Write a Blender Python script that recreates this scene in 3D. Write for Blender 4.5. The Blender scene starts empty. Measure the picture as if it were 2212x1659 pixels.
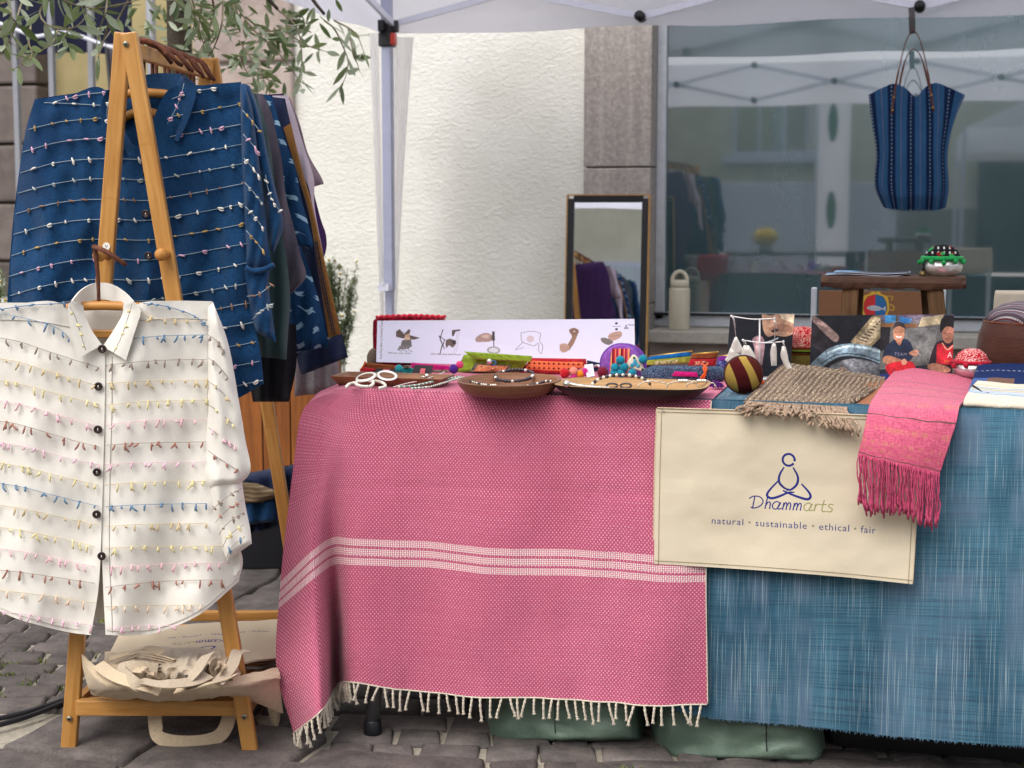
import bpy, bmesh, math, random
import numpy as np
from mathutils import Vector as V, Matrix, noise as mnoise

rnd = random.Random(7)
sc = bpy.context.scene
COL = sc.collection

# ------------------------------------------------------------------ camera
CAMH = 1.13
YAW = math.radians(15.0)
KPX, CX, CY, VH = 3197.0, 1106.0, 829.5, 467.0     # photo measured at 2212 x 1659
PITCH = math.atan((CY - VH) / KPX)
cam_data = bpy.data.cameras.new('camera')
cam = bpy.data.objects.new('camera', cam_data)
COL.objects.link(cam)
cam.location = (0, 0, CAMH)
cam.rotation_euler = (math.pi / 2 - PITCH, 0, YAW)
cam_data.sensor_width = 36.0
cam_data.lens = 36.0 * KPX / 2212.0
cam_data.clip_start = 0.05
cam_data.clip_end = 500
cam_data.dof.use_dof = True
cam_data.dof.focus_distance = 3.1
cam_data.dof.aperture_fstop = 7.0
sc.camera = cam

# ------------------------------------------------------------------ world, sun, exposure
SUN_EL, SUN_ROT = math.radians(52), math.radians(200)
world = bpy.data.worlds.new('World')
sc.world = world
world.use_nodes = True
wn = world.node_tree
wn.nodes.clear()
sky = wn.nodes.new('ShaderNodeTexSky')
sky.sky_type = 'NISHITA'
sky.sun_disc = False
sky.sun_elevation = SUN_EL
sky.sun_rotation = SUN_ROT
sky.air_density = 1.0
sky.dust_density = 4.0
sky.ozone_density = 0.6
hs = wn.nodes.new('ShaderNodeHueSaturation')       # overcast: the sky keeps little of its blue
hs.inputs['Saturation'].default_value = 0.42
bgn = wn.nodes.new('ShaderNodeBackground')
bgn.inputs['Strength'].default_value = 0.15
won = wn.nodes.new('ShaderNodeOutputWorld')
wn.links.new(sky.outputs[0], hs.inputs['Color'])
wn.links.new(hs.outputs[0], bgn.inputs[0])
wn.links.new(bgn.outputs[0], won.inputs[0])
sun_d = bpy.data.lights.new('sun', 'SUN')
sun_d.energy = 0.7
sun_d.angle = math.radians(50)
sun_d.color = (1.0, 0.975, 0.95)
sun = bpy.data.objects.new('sun', sun_d)
COL.objects.link(sun)
# light comes from behind the camera, a little from its left
sd = V((math.sin(SUN_ROT) * math.cos(SUN_EL), math.cos(SUN_ROT) * math.cos(SUN_EL), math.sin(SUN_EL)))
sun.rotation_euler = sd.to_track_quat('Z', 'Y').to_euler()
sun.location = sd * 30
sc.view_settings.view_transform = 'Standard'
sc.view_settings.look = 'None'
sc.view_settings.gamma = 1
sc.view_settings.exposure = 0.70
sc.view_settings.use_curve_mapping = False
sc.cycles.use_denoising = True
sc.cycles.max_bounces = 6
sc.cycles.transparent_max_bounces = 8

# ------------------------------------------------------------------ where a photo point lies in the place
_h = V((-math.sin(YAW), math.cos(YAW), 0)); _r = V((math.cos(YAW), math.sin(YAW), 0)); _z = V((0, 0, 1))
_f = _h * math.cos(PITCH) - _z * math.sin(PITCH); _u = _h * math.sin(PITCH) + _z * math.cos(PITCH)
C0 = V((0, 0, CAMH))
def ray(a, b): return _f + _r * ((a - CX) / KPX) - _u * ((b - CY) / KPX)
def G(a, b, z):                       # on the level plane z
    d = ray(a, b); return C0 + d * ((z - CAMH) / d.z)
def P(a, b, y):                       # on a plane parallel to the wall
    d = ray(a, b); return C0 + d * (y / d.y)
def W(a, b, D):                       # on an upright plane facing the camera, D metres ahead
    d = ray(a, b); return C0 + d * (D / d.dot(_h))
def dep(p): return (p - C0).dot(_h)

# ------------------------------------------------------------------ materials
def lin(c):
    if isinstance(c, str):
        c = c.lstrip('#'); c = tuple(int(c[i:i + 2], 16) for i in (0, 2, 4))
    return tuple((x / 255 / 12.92) if x / 255 <= .04045 else ((x / 255 + .055) / 1.055) ** 2.4 for x in c)

class S:
    """a node socket one can calculate with"""
    def __init__(s, nt, o): s.nt, s.o = nt, o
    def m(s, op, *a):
        n = s.nt.nodes.new('ShaderNodeMath'); n.operation = op
        for i, x in enumerate((s,) + a):
            if isinstance(x, S): s.nt.links.new(x.o, n.inputs[i])
            else: n.inputs[i].default_value = x
        return S(s.nt, n.outputs[0])
    def __add__(s, b): return s.m('ADD', b)
    def __sub__(s, b): return s.m('SUBTRACT', b)
    def __mul__(s, b): return s.m('MULTIPLY', b)
    def __truediv__(s, b): return s.m('DIVIDE', b)
    def fr(s): return s.m('FRACT')
    def fl(s): return s.m('FLOOR')
    def ab(s): return s.m('ABSOLUTE')
    def gt(s, b): return s.m('GREATER_THAN', b)
    def lt(s, b): return s.m('LESS_THAN', b)
    def mx(s, b): return s.m('MAXIMUM', b)
    def mn(s, b): return s.m('MINIMUM', b)
    def sin(s): return s.m('SINE')
    def ss(s, a, b):
        n = s.nt.nodes.new('ShaderNodeMapRange'); n.interpolation_type = 'SMOOTHSTEP'
        s.nt.links.new(s.o, n.inputs[0]); n.inputs[1].default_value = a; n.inputs[2].default_value = b
        return S(s.nt, n.outputs[0])

class Mat:
    def __init__(s, name, rough=.8, spec=.3, metal=0.0):
        s.m = bpy.data.materials.new(name); s.m.use_nodes = True
        s.nt = s.m.node_tree; s.b = s.nt.nodes['Principled BSDF']
        s.b.inputs['Roughness'].default_value = rough
        s.b.inputs['Specular IOR Level'].default_value = spec
        s.b.inputs['Metallic'].default_value = metal
        s.tc = s.nt.nodes.new('ShaderNodeTexCoord')
        s.height = None
    def node(s, t): return s.nt.nodes.new(t)
    def obj(s, scale=(1, 1, 1), which='Object', loc=(0, 0, 0), rot=(0, 0, 0)):
        n = s.node('ShaderNodeMapping'); n.inputs['Scale'].default_value = scale; n.inputs['Location'].default_value = loc
        n.inputs['Rotation'].default_value = rot
        s.nt.links.new(s.tc.outputs[which], n.inputs[0]); return n.outputs[0]
    def uv(s, scale=(1, 1, 1)): return s.obj(scale, 'UV')
    def xy(s, which='UV'):
        n = s.node('ShaderNodeSeparateXYZ'); s.nt.links.new(s.tc.outputs[which], n.inputs[0])
        return S(s.nt, n.outputs[0]), S(s.nt, n.outputs[1]), S(s.nt, n.outputs[2])
    def noise(s, vec, scale=5, detail=4, rough=.55, dist=0.0):
        n = s.node('ShaderNodeTexNoise'); n.inputs['Scale'].default_value = scale; n.inputs['Detail'].default_value = detail
        n.inputs['Roughness'].default_value = rough; n.inputs['Distortion'].default_value = dist
        s.nt.links.new(vec, n.inputs['Vector']); return S(s.nt, n.outputs['Fac'])
    def vor(s, vec, scale=5, feat='F1'):
        n = s.node('ShaderNodeTexVoronoi'); n.feature = feat; n.inputs['Scale'].default_value = scale
        s.nt.links.new(vec, n.inputs['Vector']); return S(s.nt, n.outputs['Distance'])
    def rand(s):
        n = s.node('ShaderNodeObjectInfo'); return S(s.nt, n.outputs['Random'])
    def mix(s, fac, a, b):
        n = s.node('ShaderNodeMix'); n.data_type = 'RGBA'
        for i, x in ((0, fac), (6, a), (7, b)):
            if isinstance(x, S): s.nt.links.new(x.o, n.inputs[i])
            elif i == 0: n.inputs[0].default_value = x
            else: n.inputs[i].default_value = (*lin(x), 1) if not isinstance(x, bpy.types.NodeSocket) else (0, 0, 0, 1)
            if isinstance(x, bpy.types.NodeSocket): s.nt.links.new(x, n.inputs[i])
        return S(s.nt, n.outputs[2])
    def color(s, c):
        if isinstance(c, S): s.nt.links.new(c.o, s.b.inputs['Base Color'])
        else: s.b.inputs['Base Color'].default_value = (*lin(c), 1)
        return s
    def bump(s, h, dist=.002, strength=1.0):
        n = s.node('ShaderNodeBump'); n.inputs['Strength'].default_value = strength; n.inputs['Distance'].default_value = dist
        s.nt.links.new(h.o, n.inputs['Height']); s.nt.links.new(n.outputs[0], s.b.inputs['Normal']); return s

def plain(name, c, rough=.6, spec=.4, metal=0, var=.12, sc_=25, bump=0.0, bs=200):
    m = Mat(name, rough, spec, metal)
    cc = lin(c)
    n = m.noise(m.obj(), sc_, 5)
    dk = tuple(int(255 * x) for x in _srgb([x * (1 - var) for x in cc])); lt = tuple(int(255 * x) for x in _srgb([min(1, x * (1 + var)) for x in cc]))
    m.color(m.mix(n.ss(.3, .7), dk, lt))
    if bump: m.bump(m.noise(m.obj(), bs, 3), bump)
    return m.m
def _srgb(c): return [12.92 * x if x <= .0031308 else 1.055 * x ** (1 / 2.4) - .055 for x in c]

def cloth(name, c, c2=None, var=.18, slub=(60, 600), bump=.0012, rough=.92, sheen=.15, thread=.0, backlit=0.0, wr=.004, wsc=9):
    """woven cloth: slubby threads both ways (Object coordinates), soft wrinkles in the bump"""
    m = Mat(name, rough, .15)
    cc = lin(c)
    dk = tuple(255 * x for x in _srgb([x * (1 - var) for x in cc])); lt = tuple(255 * x for x in _srgb([min(1, x * (1 + var)) for x in cc]))
    a = m.noise(m.uv((slub[1], slub[0], 1)), 1, 2); b = m.noise(m.uv((slub[0], slub[1], 1)), 1, 2)
    big = m.noise(m.obj(), 7, 3)
    t = (a + b) * .48 + big * .10
    k = m.mix(t.ss(.36, .72), dk, lt)
    if c2: k = m.mix(m.noise(m.obj(), 4, 4).ss(.45, .75), k, c2)
    m.color(k)
    m.b.inputs['Sheen Weight'].default_value = sheen
    wrk = m.noise(m.obj((1, 1, .55)), wsc, 3, .5, .6)
    m.bump((a + b) * (bump / wr * .5) + wrk, wr)
    if backlit:
        m.b.inputs['Subsurface Weight'].default_value = 0
    return m.m

def wood(name, c1, c2, rough=.5, ls=3, ws=60, spec=.35, bump=.0006, dist=.6):
    """grain along U of the UV map (metres)"""
    m = Mat(name, rough, spec)
    off = m.rand() * 30
    vec = m.uv((ls, ws, ws))
    add = m.node('ShaderNodeVectorMath'); add.operation = 'ADD'
    m.nt.links.new(vec, add.inputs[0]); cmb = m.node('ShaderNodeCombineXYZ')
    m.nt.links.new(off.o, cmb.inputs[0]); m.nt.links.new(off.o, cmb.inputs[2]); m.nt.links.new(cmb.outputs[0], add.inputs[1])
    n = m.noise(add.outputs[0], 1, 5, .6, dist)
    n2 = m.noise(m.obj(), 9, 3)
    nd = m.noise(add.outputs[0], .35, 1, .4); ux, uy, _uz = m.xy(); nodes_ = ((ux + m.rand() * 5) / .37 + m.noise(m.uv((0, 90, 0)), 1, 1) * .02).fr().lt(.014)
    m.color(m.mix(nodes_ * .3, m.mix(nd.ss(.55, .75) * .4, m.mix((n * .8 + n2 * .25).ss(.3, .75), c1, c2), c1), c1))
    m.bump(n, bump)
    return m.m

def imgmat(name, img, rough=.5, spec=.3, bump=0.0):
    m = Mat(name, rough, spec)
    n = m.node('ShaderNodeTexImage'); n.image = img; n.extension = 'EXTEND'
    m.nt.links.new(m.tc.outputs['UV'], n.inputs[0]); m.nt.links.new(n.outputs[0], m.b.inputs['Base Color'])
    if bump: m.bump(m.noise(m.obj(), 8, 4), bump)
    return m.m

# ------------------------------------------------------------------ mesh building
class MB:
    def __init__(s): s.v, s.f, s.uv, s.mi = [], [], [], []
    def add(s, vs, fs, uvs=None, mi=0):
        k = len(s.v); s.v += [V(p) for p in vs]
        for i, f in enumerate(fs):
            s.f.append([k + j for j in f]); s.mi.append(mi)
            s.uv.append(uvs[i] if uvs else [(0, 0)] * len(f))
        return s
    def bar(s, p0, p1, w, h, up=(0, 0, 1), w1=None, h1=None, mi=0):
        p0, p1 = V(p0), V(p1); d = (p1 - p0); L = d.length; d = d.normalized()
        a = d.cross(V(up)); 
        if a.length < 1e-4: a = d.cross(V((0, 1, 0)))
        a.normalize(); b = a.cross(d); w1 = w1 or w; h1 = h1 or h
        q = []
        for p, ww, hh in ((p0, w, h), (p1, w1, h1)):
            for sx, sy in ((-1, -1), (1, -1), (1, 1), (-1, 1)): q.append(p + a * (sx * ww / 2) + b * (sy * hh / 2))
        fs, uvs = [], []
        pr = [0, w, w + h, 2 * w + h, 2 * w + 2 * h]
        for i in range(4):
            j = (i + 1) % 4
            fs.append([i, j, 4 + j, 4 + i]); uvs.append([(0, pr[i]), (0, pr[i + 1]), (L, pr[i + 1]), (L, pr[i])])
        fs += [[3, 2, 1, 0], [4, 5, 6, 7]]; uvs += [[(0, 0), (0, w), (h, w), (h, 0)]] * 2
        return s.add(q, fs, uvs, mi)
    def box(s, c, size, rz=0, mi=0):
        c = V(c); x = V((math.cos(rz), math.sin(rz), 0))
        return s.bar(c - x * (size[0] / 2), c + x * (size[0] / 2), size[1], size[2], mi=mi)
    def tube(s, pts, r, n=8, caps=True, mi=0, flat=1.0, closed=False):
        pts = [V(p) for p in pts]; m = len(pts)
        rs = r if isinstance(r, (list, tuple)) else [r] * m
        t0 = (pts[1] - pts[0]).normalized(); up = V((0, 0, 1)) if abs(t0.z) < .9 else V((1, 0, 0))
        a = t0.cross(up).normalized(); vs, L = [], [0.0]
        for i, p in enumerate(pts):
            if closed: t = (pts[(i + 1) % m] - pts[i - 1])
            else: t = pts[min(i + 1, m - 1)] - pts[max(i - 1, 0)]
            if t.length < 1e-9: t = t0
            t = t.normalized(); a = (a - t * a.dot(t))
            if a.length < 1e-6: a = t.orthogonal()
            a.normalize(); b = t.cross(a)
            for k in range(n):
                an = 2 * math.pi * k / n; vs.append(p + (a * math.cos(an) + b * math.sin(an) * flat) * rs[i])
            if i: L.append(L[-1] + (p - pts[i - 1]).length)
        fs, uvs = [], []
        for i in range(m if closed else m - 1):
            i2 = (i + 1) % m; l2 = L[i2] if i2 else L[-1] + .01
            for k in range(n):
                k2 = (k + 1) % n; fs.append([i * n + k, i * n + k2, i2 * n + k2, i2 * n + k])
                c = 6.28 * max(rs[i], 1e-4) / n
                uvs.append([(L[i], k * c), (L[i], (k + 1) * c), (l2, (k + 1) * c), (l2, k * c)])
        if caps and not closed:
            fs += [list(range(n))[::-1], [(m - 1) * n + k for k in range(n)]]; uvs += [[(0, 0)] * n] * 2
        return s.add(vs, fs, uvs, mi)
    def lathe(s, prof, c=(0, 0, 0), n=24, mi=0, sx=1, sy=1, ax=None, mod=None, cap=True):
        c = V(c); M = V((0, 0, 1)).rotation_difference(V(ax)).to_matrix() if ax is not None else Matrix.Identity(3)
        vs, fs, uvs = [], [], []
        for j, (r, z) in enumerate(prof):
            for k in range(n):
                an = 2 * math.pi * k / n; rr = r * (mod(an, j) if mod else 1)
                vs.append(c + M @ V((rr * math.cos(an) * sx, rr * math.sin(an) * sy, z)))
        for j in range(len(prof) - 1):
            for k in range(n):
                k2 = (k + 1) % n; fs.append([j * n + k, j * n + k2, (j + 1) * n + k2, (j + 1) * n + k])
                uvs.append([(k / n, j / len(prof)), ((k + 1) / n, j / len(prof)), ((k + 1) / n, (j + 1) / len(prof)), (k / n, (j + 1) / len(prof))])
        if cap and prof[0][0] > 1e-5: fs.append(list(range(n))[::-1]); uvs.append([(0, 0)] * n)
        if cap and prof[-1][0] > 1e-5: fs.append([(len(prof) - 1) * n + k for k in range(n)]); uvs.append([(0, 0)] * n)
        return s.add(vs, fs, uvs, mi)
    def ball(s, c, r, n=12, m=8, mi=0, rough=0.0):
        rr = r if isinstance(r, (tuple, list)) else (r, r, r); c = V(c); vs, fs, uvs = [], [], []
        for j in range(m + 1):
            th = math.pi * j / m
            for k in range(n):
                an = 2 * math.pi * k / n; d = V((math.sin(th) * math.cos(an), math.sin(th) * math.sin(an), math.cos(th)))
                q = 1 + (rough * (rnd.random() - .5) if 0 < j < m else 0)
                vs.append(c + V((d.x * rr[0], d.y * rr[1], d.z * rr[2])) * q)
        for j in range(m):
            for k in range(n):
                k2 = (k + 1) % n; fs.append([j * n + k, (j + 1) * n + k, (j + 1) * n + k2, j * n + k2])
                uvs.append([(k / n, j / m), (k / n, (j + 1) / m), ((k + 1) / n, (j + 1) / m), ((k + 1) / n, j / m)])
        return s.add(vs, fs, uvs, mi)
    def grid(s, rows, uvs=None, mi=0, flip=False):
        ny, nx = len(rows), len(rows[0])
        if uvs is None: uvs = [[(i / (nx - 1), 1 - j / (ny - 1)) for i in range(nx)] for j in range(ny)]
        fs, us = [], []
        for j in range(ny - 1):
            for i in range(nx - 1):
                ix = [(j, i), (j + 1, i), (j + 1, i + 1), (j, i + 1)]
                if flip: ix = ix[::-1]
                fs.append([a * nx + b for a, b in ix]); us.append([uvs[a][b] for a, b in ix])
        return s.add([p for r in rows for p in r], fs, us, mi)
    def prism(s, front, back, mi=0, uvs=None):
        n = len(front); fs = [list(range(n)), list(range(n, 2 * n))[::-1]]
        us = [uvs or [(0, 0)] * n] * 2
        for i in range(n):
            j = (i + 1) % n; fs.append([i, n + i, n + j, j]); us.append([(0, 0)] * 4)
        return s.add(list(front) + list(back), fs, us, mi)
    def mesh(s, name, mats, off=(0, 0, 0), smooth=True):
        off = V(off); me = bpy.data.meshes.new(name)
        me.from_pydata([tuple(p - off) for p in s.v], [], s.f)
        for m in (mats if isinstance(mats, (list, tuple)) else [mats]): me.materials.append(m)
        me.polygons.foreach_set('material_index', s.mi)
        me.polygons.foreach_set('use_smooth', [bool(smooth)] * len(s.f))
        ul = me.uv_layers.new(name='UVMap')
        ul.data.foreach_set('uv', [c for f in s.uv for p in f for c in p])
        me.update(); return me
    def base(s):
        a = np.array([tuple(p) for p in s.v]); lo, hi = a.min(0), a.max(0)
        return V(((lo[0] + hi[0]) / 2, (lo[1] + hi[1]) / 2, lo[2]))
    def build(s, name, mats, parent=None, smooth=True, solid=0, bevel=0, sub=0, off=None):
        root = parent
        while root is not None and root.parent: root = root.parent
        o0 = off if off is not None else (V(root.location) if root is not None else s.base())
        ob = bpy.data.objects.new(name, s.mesh(name, mats, o0, smooth)); COL.objects.link(ob)
        if parent is not None: ob.parent = parent
        else: ob.location = o0
        if bevel:
            md = ob.modifiers.new('edge', 'BEVEL'); md.width = bevel; md.segments = 2; md.limit_method = 'ANGLE'; md.angle_limit = .6
        if solid:
            md = ob.modifiers.new('thickness', 'SOLIDIFY'); md.thickness = abs(solid); md.offset = -1 if solid > 0 else 1
        if solid and smooth:
            md = ob.modifiers.new('crisp', 'EDGE_SPLIT'); md.split_angle = .95
        if sub:
            md = ob.modifiers.new('smooth', 'SUBSURF'); md.levels = md.render_levels = sub
        return ob

def tag(o, label, cat=None, group=None, kind=None):
    if label: o['label'] = label
    if cat: o['category'] = cat
    if group: o['group'] = group
    if kind: o['kind'] = kind
    return o
def thing(name, label, cat, loc, group=None):
    o = bpy.data.objects.new(name, None); o.empty_display_size = .05; COL.objects.link(o); o.location = V(loc)
    return tag(o, label, cat, group)
def place(name, mesh, parent, loc, rot=None, scale=None):
    """a piece sharing mesh data"""
    o = bpy.data.objects.new(name, mesh); COL.objects.link(o)
    off = V((0, 0, 0))
    if parent is not None:
        root = parent
        while root.parent: root = root.parent
        off = V(root.location); o.parent = parent
    if rot is not None: M = Matrix.LocRotScale(V(loc) - off, rot, V(scale) if scale else None); o.matrix_local = M
    else:
        o.location = V(loc) - off
        if scale: o.scale = scale
    return o

# ------------------------------------------------------------------ smooth nets of control points
def cr(pts, n):
    """Catmull-Rom through pts (np array k x d), n samples"""
    p = np.asarray(pts, float); k = len(p)
    if k == 2: t = np.linspace(0, 1, n)[:, None]; return p[0] * (1 - t) + p[1] * t
    q = np.vstack([2 * p[0] - p[1], p, 2 * p[-1] - p[-2]])
    x = np.linspace(0, k - 1, n); i = np.minimum(x.astype(int), k - 2); t = (x - i)[:, None]
    a, b, c, d = q[i], q[i + 1], q[i + 2], q[i + 3]
    return .5 * (2 * b + (c - a) * t + (2 * a - 5 * b + 4 * c - d) * t ** 2 + (3 * b - a - 3 * c + d) * t ** 3)
def lp(pts, n):
    p = np.asarray(pts, float); x = np.linspace(0, len(p) - 1, n)
    return np.stack([np.interp(x, np.arange(len(p)), p[:, j]) for j in range(p.shape[1])], 1)
def net(ctrl, nu, nv, lu=False, lv=False):
    """ctrl[row][col] = tuple -> nv x nu array of tuples, smooth both ways"""
    rows = np.stack([(lp if lu else cr)(r, nu) for r in ctrl])
    return np.stack([(lp if lv else cr)(rows[:, i], nv) for i in range(nu)], 1)
def path(pts, n): return [V(p) for p in cr([tuple(p) for p in pts], n)]
def ns(*a): return mnoise.noise(V(a))
def uvgrid(rows):
    """UV in metres measured along the sheet"""
    ny, nx = len(rows), len(rows[0]); U = [[0.0] * nx for _ in range(ny)]; Vv = [[0.0] * nx for _ in range(ny)]
    for j in range(ny):
        for i in range(1, nx): U[j][i] = U[j][i - 1] + (rows[j][i] - rows[j][i - 1]).length
    for i in range(nx):
        for j in range(1, ny): Vv[j][i] = Vv[j - 1][i] - (rows[j][i] - rows[j - 1][i]).length
    return [[(U[j][i], Vv[j][i]) for i in range(nx)] for j in range(ny)]

def lens_slab(mb, L, R, d, th, nu=14, nv=24, fold=None, mapf=None, flat=.5, lin_=False, mi=0):
    """a closed, soft slab between a left and a right outline given in photo points; d depth (number or f(a,b)), th half thickness"""
    mapf = mapf or W
    e0, e1 = (lp if lin_ else cr)(L, nv), (lp if lin_ else cr)(R, nv)
    df = d if callable(d) else (lambda a, b: d)
    F, B = [], []
    for j in range(nv):
        fr, bk = [], []
        t = j / (nv - 1); et = min(1, min(t, 1 - t) * 10) ** .5 * .9 + .1
        for i in range(nu):
            s_ = i / (nu - 1); p = e0[j] * (1 - s_) + e1[j] * s_
            x = 2 * s_ - 1; th_ = th * max(.06, (1 - abs(x) ** (1 / flat * 1.5))) * et
            q = df(p[0], p[1]); fo = fold(p[0], p[1]) if fold else 0
            fr.append(mapf(p[0], p[1], q + fo - th_)); bk.append(mapf(p[0], p[1], q + fo * .6 + th_))
        F.append(fr); B.append(bk)
    u = uvgrid(F)
    mb.grid(F, u, mi); mb.grid(B, u, mi, flip=True)
    top = [F[0], B[0]]; bot = [B[-1], F[-1]]
    lf = [[F[j][0] for j in range(nv)][::-1], [B[j][0] for j in range(nv)][::-1]]; rt = [[F[j][-1] for j in range(nv)], [B[j][-1] for j in range(nv)]]
    for st in (lf, rt): mb.grid(st, mi=mi, flip=True)
    mb.grid(top, mi=mi, flip=True); mb.grid(bot, mi=mi, flip=True)
    return mb

# ------------------------------------------------------------------ flat prints: painted pixel by pixel here, nothing is loaded
class Pic:
    def __init__(s, w, h, bg): s.w, s.h = w, h; s.a = np.ones((h, w, 3), np.float32) * (np.array(bg, np.float32) / 255)
    def _put(s, m, x0, y0, col, al):
        h, w = m.shape; sub = s.a[y0:y0 + h, x0:x0 + w]; k = (m * al)[..., None]
        sub[:] = sub * (1 - k) + (np.array(col, np.float32) / 255) * k
    def poly(s, pts, col, al=1.0):
        p = np.array(pts, float) * (s.w, s.h)
        x0, y0 = np.maximum(np.floor(p.min(0)).astype(int), 0); x1 = min(s.w, int(p[:, 0].max()) + 2); y1 = min(s.h, int(p[:, 1].max()) + 2)
        if x1 <= x0 or y1 <= y0: return s
        acc = 0
        for ox, oy in ((.25, .25), (.75, .25), (.25, .75), (.75, .75)):
            X, Y = np.meshgrid(np.arange(x0, x1) + ox, np.arange(y0, y1) + oy); ins = np.zeros(X.shape, bool)
            for i in range(len(p)):
                (ax, ay), (bx, by) = p[i], p[i - 1]
                if ay == by: continue
                ins ^= ((ay > Y) != (by > Y)) & (X < (bx - ax) * (Y - ay) / (by - ay) + ax)
            acc = acc + ins
        s._put(acc / 4.0, x0, y0, col, al); return s
    def sm(s, pts, col, al=1.0, n=40):
        p = list(pts); q = cr(p + [p[0], p[1]], n + n // 2); return s.poly(cr(p[-1:] + p + p[:2], n * 2)[int(n * 2 / (len(p) + 2)):-int(n * 2 / (len(p) + 2))], col, al)
    def ell(s, c, r, col, al=1.0, rot=0):
        t = np.linspace(0, 2 * np.pi, 36, endpoint=False); r = r if isinstance(r, tuple) else (r, r * s.w / s.h)
        x, y = np.cos(t) * r[0] * s.w, np.sin(t) * r[1] * s.h
        return s.poly(np.stack([c[0] + (x * math.cos(rot) - y * math.sin(rot)) / s.w, c[1] + (x * math.sin(rot) + y * math.cos(rot)) / s.h], 1), col, al)
    def line(s, pts, w, col, al=1.0, n=24, taper=False, curve=True):
        p = (cr if curve else lp)(pts, n) * (s.w, s.h); m = len(p)
        t = np.gradient(p, axis=0); nn = np.stack([-t[:, 1], t[:, 0]], 1); nn /= np.maximum(1e-6, np.linalg.norm(nn, axis=1))[:, None]
        ww = np.full(m, w * s.w / 2)
        if taper: ww = ww * (.45 + .55 * np.sin(np.linspace(.25, 2.9, m)))
        for i in range(m - 1):
            q = np.array([p[i] + nn[i] * ww[i], p[i + 1] + nn[i + 1] * ww[i + 1], p[i + 1] - nn[i + 1] * ww[i + 1], p[i] - nn[i] * ww[i]])
            e = t[i] / max(1e-6, np.linalg.norm(t[i])) * .35
            q[[0, 3]] -= e; q[[1, 2]] += e
            s.poly(q / (s.w, s.h), col, al)
        return s
    def text(s, txt, x, y, size, col, align='LEFT', rot=0, sp=1.0, shear=0, al=1.0):
        for t in text_tris(txt, align, sp, shear):
            q = t * size * s.w; c_, s_ = math.cos(rot), math.sin(rot)
            s.poly(np.stack([x * s.w + q[:, 0] * c_ + q[:, 1] * s_, y * s.h - q[:, 1] * c_ + q[:, 0] * s_], 1) / (s.w, s.h), col, al)
        return s
    def grain(s, amt, k=1):
        g = np.random.RandomState(3).rand(s.h // k + 1, s.w // k + 1, 1).repeat(k, 0).repeat(k, 1)[:s.h, :s.w] - .5
        s.a = np.clip(s.a * (1 + g * amt), 0, 1); return s
    def blur(s, k=1):
        for _ in range(k):
            a = np.pad(s.a, ((1, 1), (1, 1), (0, 0)), 'edge'); s.a = (a[1:-1, 1:-1] * 2 + a[:-2, 1:-1] + a[2:, 1:-1] + a[1:-1, :-2] + a[1:-1, 2:]) / 6
        return s
    def soft(s, amt=.25, k=9, seed=1):
        R = np.random.RandomState(seed)
        for n_, a_ in ((k, amt), (k * 4, amt * .5), (k * 12, amt * .3)):
            g = R.rand(n_, n_); yi = np.linspace(0, n_ - 1.001, s.h); xi = np.linspace(0, n_ - 1.001, s.w); y0, x0 = yi.astype(int), xi.astype(int); fy_, fx_ = (yi - y0)[:, None], (xi - x0)[None]
            f = g[y0][:, x0] * (1 - fy_) * (1 - fx_) + g[y0 + 1][:, x0] * fy_ * (1 - fx_) + g[y0][:, x0 + 1] * (1 - fy_) * fx_ + g[y0 + 1][:, x0 + 1] * fy_ * fx_
            s.a = np.clip(s.a * (1 + a_ * (f[..., None] - .5) * 2), 0, 1)
        return s
    def image(s, name):
        im = bpy.data.images.new(name, s.w, s.h); px = np.ones((s.h, s.w, 4), np.float32); px[..., :3] = s.a[::-1]
        im.pixels.foreach_set(px.ravel()); im.update(); im.pack(); return im
_tt = {}
def text_tris(txt, align='LEFT', sp=1.0, shear=0):
    k = (txt, align, sp, shear)
    if k in _tt: return _tt[k]
    cu = bpy.data.curves.new('txt', 'FONT'); cu.body = txt; cu.align_x = align; cu.space_character = sp; cu.shear = shear; cu.size = 1; cu.resolution_u = 3
    o = bpy.data.objects.new('txt', cu); COL.objects.link(o)
    dg = bpy.context.evaluated_depsgraph_get(); me = o.evaluated_get(dg).to_mesh(); me.calc_loop_triangles()
    vs = np.array([v.co[:2] for v in me.vertices]); out = [vs[list(t.vertices)] for t in me.loop_triangles]
    o.evaluated_get(dg).to_mesh_clear(); bpy.data.objects.remove(o); bpy.data.curves.remove(cu)
    _tt[k] = out; return out

# ================================================================== materials of the setting
def stone(name, c1, c2, bump=.004, scale=14):
    m = Mat(name, .85, .25)
    o = m.rand()
    n = m.noise(m.obj(), scale, 6, .62); f = m.noise(m.obj(), 140, 3, .6)
    k = m.mix((n * .7 + f * .3).ss(.3, .7), c1, c2)
    mul = m.node('ShaderNodeHueSaturation'); m.nt.links.new(k.o, mul.inputs['Color']); m.nt.links.new((o * .55 + .72).o, mul.inputs['Value'])
    m.nt.links.new(mul.outputs[0], m.b.inputs['Base Color'])
    m.bump(n * .6 + f * .4, bump); return m.m
M_pave = stone('paving stone', '#454140', '#6d6561', .005)
M_mort = stone('sandy joint', '#7d776c', '#a39c8d', .004, 40)
M_ground = stone('dark ground', '#5b5652', '#77716b', .004, 4)
def plaster():
    m = Mat('cream rough plaster', .95, .1)
    a = m.noise(m.obj((1, 1, 1.5)), 38, 5, .62, .4); b = m.noise(m.obj(), 2.2, 4); c = m.vor(m.obj((1, 1, 1.5)), 52)
    m.color(m.mix(m.noise(m.obj((1, 1, .5)), 1.1, 5, .6).ss(.56, .75) * .35, m.mix(b.ss(.35, .7), '#dbdad1', '#e6e5de'), '#c8c4b8'))
    m.bump(a * .8 + c * .3 + m.noise(m.obj(), 7, 3) * .8, .0072, .8); return m.m
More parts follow.
